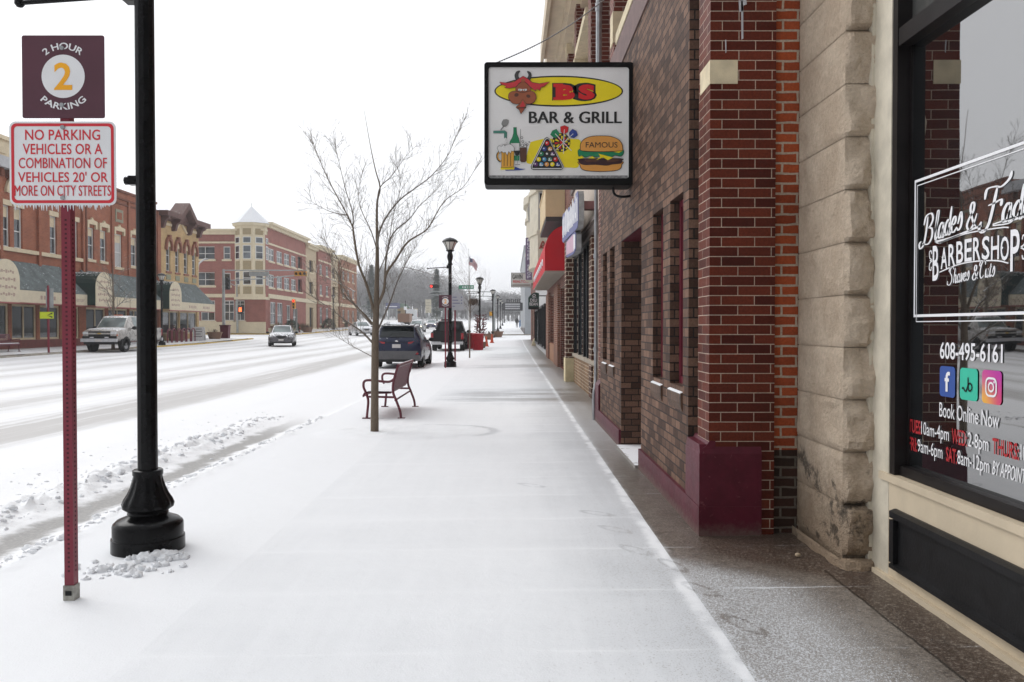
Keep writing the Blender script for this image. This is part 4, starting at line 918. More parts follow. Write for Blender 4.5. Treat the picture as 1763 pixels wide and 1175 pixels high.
# ------------------------------------------------------------------ ornate oriel house, brick house, grey hall
orl=thing('oriel_house','ornate cream house with an oriel window and red scroll panels','building',(1.8,48,0))
M_OC=mat('oriel_cream',(.60,.55,.44),.7,0,.08,2); M_WP=mat('white_shop_panel',(.50,.50,.50),.7,0,.08,3)
m=MB(); m.box(PX,9,41.45,61,-.05,10); m.build('wall',M_WP,orl)
for a,b in ((42.4,44.6),(46,50.8),(53,60)):
    window(orl,'x',PX,-1,a,b,.35,2.7,M_BLK,M_GLD,-.06,.12,vm=(.5,),hm=())
def oriel(y0,y1):
    pl=[(PX,y0),(1.36,y0+.05),(1.02,y0+1.6),(1.02,y1-1.6),(1.36,y1),(PX,y1)]
    m=MB(); m.prism(pl,'z',4.6,9.6); m.build('oriel',M_OC,orl)
    for z0,z1,o in ((4.55,4.72,.06),(6.22,6.38,.07),(8.35,8.55,.10),(9.4,9.9,.2)):
        m=MB(); m.prism([(PX,y0-o),(1.36-o,y0+.05-o),(1.02-o,y0+1.6),(1.02-o,y1-1.6),(1.36-o,y1+o),(PX,y1+o)],'z',z0,z1); m.build('moulding',M_OC,orl)
    window(orl,'y',y0+.05-.06,-1,1.40,1.77,6.4,8.3,M_WP,M_GLD,-.04,.045,hm=(.5,))
    m=MB()
    for z in (4.9,5.45): m.tube(smooth_path([(1.44,y0-.03,z),(1.6,y0-.03,z+.38),(1.68,y0-.03,z+.2),(1.5,y0-.03,z+.1),(1.72,y0-.03,z+.02)],4),.035,5)
    m.build('red_scroll',mat('scroll_red',(.30,.05,.03),.7),orl)
oriel(42,47); oriel(52.5,57.5)
for y,z in ((41.6,8.7),(50.2,7.1)):
    m=MB(); m.prism([(PX,z),(1.35,z+.3),(1.05,z+.9),(.98,z+1.5),(1.1,z+2.0),(PX,z+2.1)],'y',y,y+.35); m.build('scroll_bracket',mat('bracket_grey',(.42,.40,.36),.8,0,.1,5),orl)
bh=thing('red_brick_house','last red brick house of the row before the crossing','building',(1.8,68,0))
m=MB(); facade(m,'x',PX,-1,61.1,75.5,-.05,9,[(63,66,.6,3),(68,72,.6,3),(64,65.4,5,7),(69,70.4,5,7)],.2); m.box(PX+.2,9,61.1,75.5,-.05,9.3); m.build('wall',M_RED2,bh)
for h in ((63,66,.6,3),(68,72,.6,3),(64,65.4,5,7),(69,70.4,5,7)): window(bh,'x',PX,-1,*h,M_CREAM,M_GLD,.12,.09)
m=MB(); m.prism([(PX-.001,.0),(1.45,.0),(1.62,.55),(PX-.001,.75)],'y',60.3,61.0); m.build('stone_buttress',M_CRST,bh)
def psign(name,label,x0,x1,y,z0,z1,mb_,mats,wall=1.80):
    t=thing(name,label,'sign',((x0+x1)/2,y,z0)); return t
t=thing('flower_shop_sign','tall purple FLOWER SHOP sign projecting from the oriel house','sign',(1.05,49.3,4.3)); y=49.3
x0,x1,z0,z1=X(905,y),X(916,y),Z(482,y),Z(410,y)
m=MB(); m.box(x0,x1,y,y+.25,z0,z1); m.build('panel',mat('purple_sign',(.16,.11,.19),.6,0,.12,4),t)
m=MB(); h=(z1-z0-.1)/11
for i,c in enumerate('FLOWER SHOP'):
    if c!=' ': m.text(c,(x0+.09,y-.012,z1-.06-h*(i+1)+.035),(1,0,0),(0,0,1),x1-x0-.18,h-.05,0,0,.02)
m.build('lettering',mat('sign_pale_letter',(.62,.60,.66),.6),t); m=MB(); m.box(x1+.001,PX-.001,y+.08,y+.14,z1-.5,z1-.42); m.box(x1+.001,PX-.001,y+.08,y+.14,z0+.42,z0+.5); m.build('bracket',M_BLK,t)
t=thing('realtor_sign','white GAVIN REALTORS sign jutting over the pavement behind the purple sign','sign',(.8,66,4.6)); y=66
x0,x1,z0,z1=X(880,y),X(915.5,y),Z(495,y),Z(470,y)
m=MB(); m.box(x0,x1,y,y+.25,z0,z1); m.build('frame',mat('sign_frame_grey',(.20,.19,.18),.6),t)
m=MB(); m.box(x0+.05,x1-.05,y-.012,y-.001,z0+.05,z1-.05); m.build('panel',mat('sign_white_face',(.70,.69,.66),.6,0,.05),t)
m=MB(); m.text('GAVIN',(x0+.1,y-.03,z0+.66),(1,0,0),(0,0,1),.80,.36,0,0,.02); m.build('name_lettering',A_K,t)
m=MB(); m.text('REALTORS',(x0+.16,y-.03,z0+.36),(1,0,0),(0,0,1),1.3,.19,0,0,.02); m.build('trade_lettering',A_R,t)
m=MB(); m.box(x0+.1,x1-.1,y-.03,y-.02,z0+.14,z0+.2); m.build('small_print_line',A_DB,t)
m=MB(); m.box(x1+.001,PX-.001,y+.08,y+.14,z1-.2,z1-.12); m.build('bracket',M_BLK,t)
t=thing('deli_sign','dark green arched DELI BEAN sign under the red awning','sign',(1.1,41.6,2.3)); y=41.6
x0,x1,z0,z1=X(909.5,y),X(928,y),Z(529,y),Z(502,y)
m=MB(); m.prism([(x0,z0),(x1,z0),(x1,z1-.1)]+[(lerp(x1,x0,i/8),z1-.1-.22*(i/8)**2+.08*math.sin(math.pi*i/8)) for i in range(1,9)],'y',y,y+.12); m.build('panel',mat('deli_green',(.008,.05,.035),.5,0,.1),t)
m=MB(); m.prism([(x0,z0-.12),(x1,z0-.12),(x1,z0-.002),(x0,z0-.002)],'y',y-.06,y+.12); m.build('lower_rail',M_BLK,t)
m=MB(); m.text('DELI',(x0+.10,y-.012,z0+.27),(1,0,0),(0,0,1),.34,.15,0,0,.01); m.text('BEAN',(x0+.06,y-.012,z0+.07),(1,0,0),(0,0,1),.42,.16,0,0,.01); m.build('lettering',M_WHITE,t)
m=MB(); m.tube(smooth_path([(x0+.2,y-.014,z0+.55),(x0+.3,y-.014,z0+.64),(x0+.36,y-.014,z0+.56),(x0+.2,y-.014,z0+.5),(x0+.4,y-.014,z0+.49)],4),.012,4); m.build('cup_emblem',M_WHITE,t)
m=MB(); m.box(x1+.001,PX-.001,y+.04,y+.08,z1-.25,z1-.2); m.build('bracket',M_BLK,t)
gh=thing('grey_hall','plain pale grey hall with a dark marquee beyond the crossing','building',(6,100,rise(94)))
m=MB(); m.box(1.55,16,94,135,rise(94)-.1,10.5); m.build('wall',mat('grey_render',(.36,.38,.40),.85,0,.08,.6),gh)
m=MB(); m.box(1.45,16.1,93.95,135.1,10.5,10.75); m.build('coping',M_GREY,gh)
m=MB(); m.box(1.50,1.549,93.98,134,rise(100),rise(100)+.7); m.build('base_course',mat('hall_base',(.16,.15,.15),.8),gh)
t=thing('theatre_marquee','dark grey marquee with three blank white letter rows hung on the grey hall','marquee',(.3,111,4.4)); y=111
x0,x1,z0,z1=X(866,y),X(901,y),Z(535,y),Z(521.5,y)
m=MB(); m.box(x0,1.549,y,y+2.2,z0,z1); m.build('box',mat('marquee_grey',(.09,.09,.095),.6,0,.1),t)
for i in range(3):
    m=MB(); m.box(x0+.28,x1-.45,y-.03,y-.001,z0+.17+i*.29,z0+.36+i*.29); m.build('letter_row',mat('marquee_white',(.60,.60,.62),.5),t)
m=MB()
for i,c in enumerate('\u00b7IIIIIII\u00b7'):
    if c=='I': m.box(x0+.2+.28*i,x0+.33+.28*i,y+.1,y+.16,z1+.03,z1+.5); m.box(x0+.2+.28*i,x0+.42+.28*i,y+.1,y+.158,z1+(.38 if i%2 else .2),z1+(.49 if i%2 else .3))
m.box(x0+.2,x1-.3,y+.11,y+.15,z1+.001,z1+.04); m.build('roof_letters',mat('marquee_letters',(.13,.13,.13),.6),t)
# ------------------------------------------------------------------ far side of the street: brick block with green awnings
LX=-28.0
def LD(px,x=LX): return x*F/(px-HX)
M_LB=brick('far_red_brick',(.33,.110,.058),(.26,.082,.046),(.34,.19,.13),.25,.075,.008,0,.2,.3,mvar=.15)
M_LB2=brick('far_brown_brick',(.20,.070,.040),(.15,.052,.032),(.22,.12,.09),.25,.075,.008,0,.2,.3,mvar=.15)
M_YB=brick('yellow_brick',(.52,.36,.17),(.45,.30,.14),(.50,.38,.24),.25,.075,.008,0,.2,.25,mvar=.1)
M_LCR=mat('far_cream_trim',(.62,.52,.36),.75,0,.08,3,snow=.10); M_LFR=mat('dusty_pink_frame',(.30,.10,.09),.6); M_WFR=mat('white_sash',(.66,.66,.64),.55,0,.05)
M_LGL=glass('far_window_glass',(.06,.07,.08),1.7,.05,.7,.5); M_SHOPG=glass('far_shop_glass',(.018,.02,.022),1.7,.03,.9,.35)
M_SNOWL=M_SNOW
M_GRN=mat('green_awning_cloth',(.105,.128,.128),.8,0,.3,1.6,snow=.26); M_GRND=mat('dark_green_cloth',(.010,.030,.024),.8,0,.2,2,snow=.22)
M_VAL=mat('cream_valance',(.62,.55,.41),.8,0,.05,3); M_VTX=mat('faded_valance_print',(.40,.29,.24),.8)
def base_z(y): return zf(LX,y)
ba=thing('corner_brick_building','red brick building with a cream arched parapet above long green awnings','building',(LX,46,base_z(46)))
wa=[(LD(a),LD(b)) for a,b in ((2,19.4),(26.5,41),(88,100),(123.5,136))]+[(41.5,42.5),(43,44)]
holes=[(a,b,5.95,8.25) for a,b in wa]+[(a,b,.75,2.78) for a,b in ((36.4,40.9),(43.5,46.1),(46.4,48.8),(49.15,51.3),(51.6,53.6))]
m=MB(); facade(m,'x',LX,1,36,54.2,-.2,10.3,holes,.22); m.box(LX-14,LX-.22,36,54.2,-.2,10.3); m.build('wall',M_LB,ba)
for h in holes[:6]: window(ba,'x',LX,1,*h,M_WFR,M_LGL,.14,.07,hm=(.42,),lint=(.12,.06,.3,M_LCR),blind=(.72,1,M_LCR))
for h in holes[6:]: window(ba,'x',LX,1,*h,M_LCR,M_SHOPG,.1,.12,vm=(.5,),hm=())
m=MB(); m.box(LX,LX+.14,36,54.2,5.72,5.94); m.build('sill_course',M_LCR,ba)
m=MB(); m.box(LX+.001,LX+.04,36,54.2,.0,.74); m.build('bulkhead',mat('dull_red_bulkhead',(.17,.045,.035),.7,0,.15,4),ba)
m=MB(); m.box(LX-.3,LX+.45,36,54.2,10.2,10.45); m.box(LX-.3,LX+.30,36,54.2,10.45,10.85); m.build('cornice',mat('grey_snowy_cornice',(.45,.45,.46),.7,0,.1,3,snow=.3),ba)
m=MB(); m.box(LX-.3,LX+.16,36,49.5,10.86,11.75); m.prism([(LX+.1,11.75),(LX+.3,11.75),(LX+.2,12.0),(LX,12.0)],'y',36,49.5)
for i in range(9): m.box(LX+.16,LX+.24,36.6+1.4*i,37.3+1.4*i,11.0,11.6)
m.build('parapet',M_LCR,ba)
for yc in (40.9,46.9):
    o=MB(); n=16
    for i in range(n):
        a0,a1=math.pi*i/n,math.pi*(i+1)/n
        o.add([(LX+x_,yc+r_*math.cos(a),8.95+r_*math.sin(a)) for x_ in (.001,.16) for a in (a0,a1) for r_ in (.72,1.08)],[(4,5,7,6),(0,4,6,2),(1,3,7,5)])
    o.build('arch_moulding',M_LCR,ba)
for y in (45.2,48.9,52.3,53.95):
    m=MB(); m.box(LX+.001,LX+.15,y,y+.25,3,10.2); m.build('pilaster',M_LB,ba)
for i in range(18):
    pass
for i in range(24): MB().box(LX+.001,LX+.25,36.3+.74*i,36.55+.74*i,9.75,10.19).build('corbel',M_LB2,ba)
bb=thing('long_brick_building','plain topped red brick building with cream window hoods behind the tall black lamp post','building',(LX,60,base_z(60)))
wb=[(LD(a),LD(b)) for a,b in ((153,164),(174,185),(199,212),(226,237),(250,260))]
holes=[(a,b,6.0 if i!=2 else 5.75,8.1) for i,(a,b) in enumerate(wb)]+[(a,b,.75,2.78) for a,b in ((54.5,57.1),(57.5,60.4),(60.7,62.4),(62.8,65.1))]
m=MB(); facade(m,'x',LX,1,54.21,65.4,-.2,11.15,holes,.22); m.box(LX-14,LX-.22,54.21,65.4,-.2,11.15); m.build('wall',M_LB,bb)
for i,h in enumerate(holes[:5]):
    fo=window(bb,'x',LX,1,*h,M_WFR,M_LGL if i!=2 else M_BLIND,.14,.07,hm=(.45,),sill=(.12,.08,.18,M_LCR),blind=(.74,1,M_LCR))
    m=MB(); a,b=h[0],h[1]; m.prism([(a-.22,8.05),(a-.02,8.05),(a-.02,8.32),(b+.02,8.32),(b+.02,8.05),(b+.22,8.05),(b+.22,8.55),((a+b)/2+.15,8.62),((a+b)/2,8.78),((a+b)/2-.15,8.62),(a-.22,8.55)],'x',LX+.001,LX+.13); m.build('hood',M_LCR,fo)
for h in holes[5:]: window(bb,'x',LX,1,*h,M_LCR,M_SHOPG,.1,.12,vm=(.5,),hm=())
m=MB(); m.box(LX-.3,LX+.10,54.21,65.4,11.15,11.32); m.build('coping',M_LB2,bb)
for y in (57.95,60.45,63.8):
    m=MB(); m.box(LX+.001,LX+.11,y,y+.3,5.3,10.6); m.build('pilaster',M_LB,bb)
m=MB(); m.box(LX+.001,LX+.08,54.3,65.3,10.25,10.38); m.box(LX+.001,LX+.10,54.3,65.3,10.6,10.72); m.build('corbel_course',M_LB2,bb)
y0,y1=LD(200),LD(213); m=MB(); m.box(LX+.001,LX+.05,y0,y1,8.95,9.85); m.build('square_panel',mat('green_panel_rim',(.25,.24,.17),.7),bb); m=MB(); m.box(LX+.051,LX+.06,y0+.2,y1-.2,9.15,9.65); m.build('square_panel_field',M_LB,bb)
m=MB(); m.tube([(LX+.12,54.35,3),(LX+.12,54.35,9.6)],.07,7); m.box(LX+.02,LX+.3,54.2,54.6,9.55,9.85); m.build('downpipe',M_LB2,bb,40)
m=MB(); m.box(LX+.001,LX+.04,54.21,65.4,.0,.74); m.build('bulkhead',mat('dull_red_bulkhead',(.17,.045,.035)),bb)
bc=thing('yellow_brick_building','yellow brick building with four arched windows and a gabled dark cornice','building',(LX,70,base_z(70)))
wc=[(67.2+i*1.83,68.05+i*1.83) for i in range(4)]
holes=[(a,b,6.05,8.05) for a,b in wc]+[(a,b,.9,2.8) for a,b in ((66.25,69.7),(69.95,73.7))]
m=MB(); facade(m,'x',LX,1,66.0,74.2,-.2,10.15,holes,.22); m.box(LX-14,LX-.22,66.0,74.2,-.2,10.15); m.build('wall',M_YB,bc)
m=MB(); m.box(LX-.1,LX+.12,65.41,65.99,-.2,10.6); m.build('corner_pier',M_LB,bc)
for h in holes[:4]:
    a,b=h[0],h[1]; c=(a+b)/2; r_=(b-a)/2
    fo=window(bc,'x',LX,1,*h,M_WFR,M_LGL,.14,.06,hm=(.3,.65))
    m=MB(); m.prism([(a,8.05),(b,8.05)]+[(c+r_*math.cos(R(t)),8.05+r_*1.25*math.sin(R(t))) for t in (20,45,70,90,110,135,160)],'x',LX+.001,LX+.02); m.build('arch_pane',M_LCR,fo)
    m=MB()
    n=10
    for i in range(n):
        t0,t1=math.pi*i/n,math.pi*(i+1)/n
        m.add([(LX+x_,c+r_*q*math.cos(t),8.03+r_*q*1.25*math.sin(t)) for x_ in (.002,.2) for t in (t0,t1) for q in (1.06,1.55)],[(4,5,7,6),(0,4,6,2),(1,3,7,5)])
    m.box(LX+.002,LX+.19,a-.3,a-.02,7.75,8.02); m.box(LX+.002,LX+.19,b+.02,b+.3,7.75,8.02); m.box(LX+.01,LX+.26,c-.16,c+.16,8.55,9.0)
    m.build('hood',mat('terracotta_hood',(.26,.10,.06),.75,0,.15,5),fo)
    m=MB(); m.box(LX+.001,LX+.04,a,b,5.35,5.75); m.build('green_panel',mat('sage_panel',(.26,.27,.19),.75),fo)
    m=MB(); m.box(LX+.001,LX+.08,a-.1,b+.1,5.88,6.04); m.build('sill',mat('terracotta_hood',(.26,.10,.06)),fo)
for h in holes[4:]: window(bc,'x',LX,1,*h,M_LCR,M_SHOPG,.1,.12,vm=(.5,),hm=())
M_CORN=mat('dark_red_cornice',(.105,.045,.035),.7,0,.2,4,snow=.12)
m=MB(); gp=[(65.6,10.35),(68.6,10.35),(70.1,11.45),(71.6,10.35),(74.9,10.35),(74.9,10.75),(71.75,10.75),(70.1,11.95),(68.45,10.75),(65.6,10.75)]
m.prism(gp,'x',LX-.4,LX+.85); m.prism([(68.7,10.36),(71.5,10.36),(70.1,11.4)],'x',LX-.4,LX+.25); m.box(LX-14,LX+.22,66,74.2,10.16,10.34); m.build('cornice',M_CORN,bc)
m=MB(); m.prism([(a,b+.06) for a,b in gp[5:]]+[(65.6,10.76),(68.4,10.76),(70.1,11.96),(71.8,10.76),(74.9,10.76)][0:0],'x',LX-.3,LX+.80) if False else None
for y in (66.0,68.3,71.5,73.7):
    m=MB(); m.prism([(LX+.0,9.4),(LX+.3,9.45),(LX+.45,10.0),(LX+.75,10.15),(LX+.75,10.35),(LX,10.35)],'y',y,y+.4); m.build('bracket',M_CORN,bc)
for a,b in ((66.5,68.2),(71.9,73.6)):
    m=MB(); m.box(LX+.001,LX+.10,a,b,9.75,9.95); m.build('cream_fillet',M_LCR,bc)
m=MB(); m.prism([(68.7,9.55),(68.95,9.45),(70.1,10.25),(71.25,9.45),(71.5,9.55),(70.1,10.35)],'x',LX+.001,LX+.12); m.build('cream_fillet',M_LCR,bc)
m=MB(); m.box(LX-9,LX-3,67.5,72.5,10.9,11.0); m.prism([(67.5,11),(72.5,11),(70,12.1)],'x',LX-9,LX-3); m.build('snowy_roof',M_SNOW,bc)
# awnings
def awning(label,y0,y1,vaults,txts):
    t=thing('green_awning',label,'awning',(LX,(y0+y1)/2,2.8),'green awnings over the far pavement')
    xo=-26.3; zt,ze,zv=5.2,3.52,2.82
    segs=[];a=y0
    for v in vaults:
        if v-1.2>a: segs.append((a,v-1.2))
        a=v+1.2
    if a<y1: segs.append((a,y1))
    for a,b in segs:
        m=MB(); e1=b if b<73.5 else b
        m.prism([(LX+.03,zt),(xo,ze),(xo,ze-.04),(LX+.03,zt-.06)],'y',a,b); m.build('cover',M_GRN,t)
        m=MB(); m.box(xo,xo+.03,a,b,zv,ze-.042); v=m.build('valance',M_VAL,t)
        m=MB(); m.box(xo-.01,xo+.035,a,b,zv-.07,zv-.002); m.build('red_hem',M_LFR,t)
        for (tx,ty,w_) in txts:
            if a<ty<b: 
                m=MB()
                if tx: m.text(tx,(xo+.036,ty+w_,zv+.2),(0,-1,0),(0,0,1),w_,.26)
                else:
                    for k in range(5): m.box(xo+.031,xo+.036,ty+k*.33,ty+k*.33+.2,zv+.2,zv+.42)
                # the lettering reads from the street, so it runs towards +y on this side
                m.v=[(p[0],2*ty+w_-p[1] if tx else p[1],p[2]) for p in m.v]
                m.build('valance_lettering',M_VTX,v)
    for v in vaults:
        r_=1.13; arc=[(v+r_*math.cos(R(q)),3.95+1.02*math.sin(R(q))) for q in range(0,181,15)]
        m=MB(); n=len(arc); m.add([(LX+.02,a,b) for a,b in arc]+[(-25.82,a,b) for a,b in arc],[(i,i+1,n+i+1,n+i) for i in range(n-1)])
        m.poly([(LX+.02,v+r_,2.9),(-25.82,v+r_,2.9),(-25.82,v+r_,3.95),(LX+.02,v+r_,3.95)]); m.poly([(LX+.02,v-r_,2.9),(-25.82,v-r_,2.9),(-25.82,v-r_,3.95),(LX+.02,v-r_,3.95)]); m.build('vault',M_GRND,t)
        m=MB(); m.prism([(v-r_,2.78),(v+r_,2.78)]+arc[0:],'x',-25.81,-25.77); fr_=m.build('arched_front',M_VAL,t)
        m=MB()
        for k,(z,w_) in enumerate(((4.25,1.3),(3.85,1.6),(3.45,1.75),(3.08,1.5))):
            for j in range(7): m.box(-25.769,-25.764,v-w_/2+j*w_/7,v-w_/2+(j+.72)*w_/7,z+.03*(j%3),z+.13+.05*((j+k)%2))
        m.build('front_lettering',M_VTX,fr_)
        m=MB(); m.box(-25.84,-25.76,v-r_,v+r_,2.70,2.778); m.build('red_hem',M_LFR,t)
awning('long green awning with two cream arches on the corner brick building',36,57.0,(42.3,52.5),(('',46.2,1.6),('Back Center',48.7,2.3)))
awning('shorter green awning with one cream arch and a snowy end by the crossing',57.1,73.4,(63.6,),(('',59.5,1.6),('',67.5,1.6),('',70.5,1.6)))
# ------------------------------------------------------------------ three storey block across the side street
M_DB=brick('apartment_brick',(.33,.125,.105),(.28,.105,.088),(.36,.21,.17),.3,.08,.008,0,.2,.2,mvar=.1)
M_DB2=brick('apartment_orange_brick',(.33,.145,.085),(.28,.12,.07),(.34,.20,.14),.3,.08,.008,0,.2,.2,mvar=.1)
M_DT=mat('apartment_tan',(.50,.40,.27),.8,0,.06,2); M_DC=mat('apartment_cream',(.66,.58,.42),.75,0,.05,2); M_DP=mat('tan_panel',(.34,.27,.16),.8,0,.05); M_BALC=mat('balcony_dark',(.045,.035,.035),.8)
ap=thing('apartment_block','three storey red brick apartment block with a cream corner turret','building',(LX,96,.6))
AY=94.4
def az(y): return EYE+(HY-y)*AY/F
hf=[(-36.2,-33.8,9.2,10.7),(-36.2,-33.8,6.2,7.75),(-32.8,-32.0,9.2,10.65),(-32.8,-32.0,6.2,7.65),(-35.4,-33.8,2.2,4.5),(-32.75,-31.6,2.2,4.5),(-31.5,-30.4,2.2,4.5),(-40,-38.5,9.2,10.7),(-40,-38.5,6.2,7.7),(-40,-38,2.2,4.5)]
m=MB(); facade(m,'y',AY,-1,-46,LX,.2,12.0,hf,.5); m.poly([(-46,AY+.5,.2),(LX-.5,AY+.5,.2),(LX-.5,AY+.5,12),(-46,AY+.5,12)]); m.build('front_wall',M_DB,ap)
for i,h in enumerate(hf): window(ap,'y',AY,-1,*h,M_WFR,M_LGL,.12 if i not in (0,1) else .42,.09,vm=(.5,) if i not in (2,3) else (),hm=(.45,) if i<4 else (.42,.82),sill=(.15,.12,.22,M_DC))
for z0,z1 in ((11.0,11.2),(4.85,5.25)): MB().box(-46,LX-.01,AY-.13,AY-.001,z0,z1).build('cream_band',M_DC,ap)
m=MB(); m.box(-46,LX-.01,AY-.3,AY+.5,12.0,12.4); m.box(-46,LX+.1,AY-.5,AY+.6,12.4,12.62); m.build('cornice',M_DC,ap)
m=MB(); m.box(-46,LX,AY-.16,AY-.001,.2,2.05); m.build('stone_base',M_DC,ap)
secs=[(AY,95.3,0,12.0),(95.3,112.9,1,12.9),(112.9,119.0,2,12.3),(119,127.5,1,12.6),(127.5,134,2,12.1),(134,148.7,3,12.5)]
mats=[M_DB,M_DB,M_DT,M_DB2]
wins=[(LD(a),LD(b)) for a,b in ((463,472.5),(477,486.5),(490,499),(502,510))]
for k,(a,b,mi,zt) in enumerate(secs):
    if mi==0: m=MB(); m.poly([(LX,a,.2),(LX,b,.2),(LX,b,zt),(LX,a,zt)]); m.build('side_wall',M_DB,ap); continue
    if k==1: hs_=[(p,q,z0,z1) for p,q in wins for z0,z1 in ((9.15,10.6),(6.1,7.6))]+[(LD(513.5),LD(520.5),9.2,10.8),(LD(513.5),LD(520.5),6.1,7.8),(LD(466),LD(475),1.8,4.4),(LD(478),LD(487),1.4,4.4),(LD(494),LD(500),.6,4.2),(LD(505),LD(511),1.6,3.9)]
    elif k==5: hs_=[(y,y+1.5,z0,z1) for y in (136.2,140.4,144.6) for z0,z1 in ((9.2,10.7),(6.3,7.8),(2.3,4.3))]
    elif mi==2: hs_=[((a+b)/2-1.1,(a+b)/2+1.1,z0,z1) for z0,z1 in ((9.1,10.8),(6.1,7.8),(.9,4.2))]
    else: hs_=[(y,y+1.5,z0,z1) for y in (a+1,a+5) for z0,z1 in ((9.1,10.6),(6.1,7.6),(1.9,4.3))]
    o=0 if mi==2 else .25*(k>1)
    m=MB(); facade(m,'x',LX+o,1,a,b,.2,zt,hs_,.4); m.poly([(LX+o-.4,a,.2),(LX+o-.4,b,.2),(LX+o-.4,b,zt),(LX+o-.4,a,zt)]); m.poly([(LX+o,a,.2),(LX-1,a,.2),(LX-1,a,zt),(LX+o,a,zt)]); m.build('side_wall',mats[mi],ap)
    for i,h in enumerate(hs_):
        dark=(k==1 and i in (8,9)) or mi==2
        window(ap,'x',LX+o,1,*h,M_WFR if not dark else M_BALC,M_LGL if not dark else M_BALC,.1 if not dark else .3,.1,vm=(.5,) if not dark else (),hm=(.5,) if not dark else (),sill=(.15,.1,.2,M_DC))
    MB().box(LX+o,LX+o+.12,a,b,4.8,5.3).build('cream_band',M_DC,ap)
    if mi!=2: MB().box(LX+o,LX+o+.1,a,b,11.0,11.2).build('cream_band',M_DC,ap)
    m=MB(); m.box(LX-1,LX+o+.35,a,b-.02,zt,zt+.35); m.box(LX-1,LX+o+.65,a-.25,b+.2,zt+.35,zt+.62); m.build('cornice',M_DC,ap)
    m=MB(); m.box(LX+o,LX+o+.1,a,b,.2,1.35); m.build('stone_base',M_DC,ap)
m=MB(); m.box(-46,LX-.6,AY+.55,148.5,.2,12.1); m.build('roof_block',M_DC,ap)
TC=(-29.75,95.0); TR=1.85
def octo(r,z): return [(TC[0]+r*math.cos(R(22.5+45*i)),TC[1]+r*math.sin(R(22.5+45*i)),z) for i in range(8)]
def oc(z0,z1,r0,r1,name,mt,m=None):
    m=MB(); m.add(octo(r0,z0)+octo(r1,z1),[(i,(i+1)%8,8+(i+1)%8,8+i) for i in range(8)]+[tuple(range(7,-1,-1)),tuple(range(8,16))]); return m.build(name,mt,ap)
tw=oc(4.9,12.95,TR,TR,'turret',M_DC); oc(4.6,4.9,TR+.12,TR+.12,'turret_foot',M_DC); oc(12.95,13.25,TR+.22,TR+.30,'turret_cornice',M_DC)
oc(13.251,15.3,TR+.38,.03,'turret_roof',mat('snowy_slate',(.40,.42,.45),.7,0,.1,3,snow=.75))
m=MB(); m.tube([(TC[0],TC[1],15.2),(TC[0],TC[1],15.7)],.03,5); m.build('finial',M_GREY,ap)
for i in range(8):
    a=R(45*i); nx,ny=math.cos(a),math.sin(a); ap_=TR*math.cos(R(22.5)); hw=TR*math.sin(R(22.5))*.66
    if ny>.3: continue
    def fp(u,z,o): return (TC[0]+nx*(ap_+o)-ny*u,TC[1]+ny*(ap_+o)+nx*u,z)
    def slab(z0,z1,o0,o1,w_,name,mt,par):
        m=MB(); m.add([fp(-w_,z0,o0),fp(w_,z0,o0),fp(w_,z1,o0),fp(-w_,z1,o0),fp(-w_,z0,o1),fp(w_,z0,o1),fp(w_,z1,o1),fp(-w_,z1,o1)],[(4,5,6,7),(0,1,5,4),(1,2,6,5),(2,3,7,6),(3,0,4,7)]); return m.build(name,mt,par)
    for z0,z1 in ((9.15,10.7),(6.25,7.75),(10.95,11.65)):
        w_=slab(z0,z1,.001,.05,hw,'window',M_WFR,ap)
        mid=(z0+z1)/2; 
        if z1-z0>1: slab(z0+.08,mid-.04,.051,.056,hw-.08,'pane',M_LGL,w_); slab(mid+.04,z1-.08,.051,.056,hw-.08,'pane',M_LGL,w_)
        else: slab(z0+.08,z1-.08,.051,.056,hw-.08,'pane',M_LGL,w_)
    for z0,z1 in ((7.95,8.95),(5.2,6.05),(11.9,12.6)): slab(z0,z1,.001,.03,hw,'tan_panel',M_DP,ap)
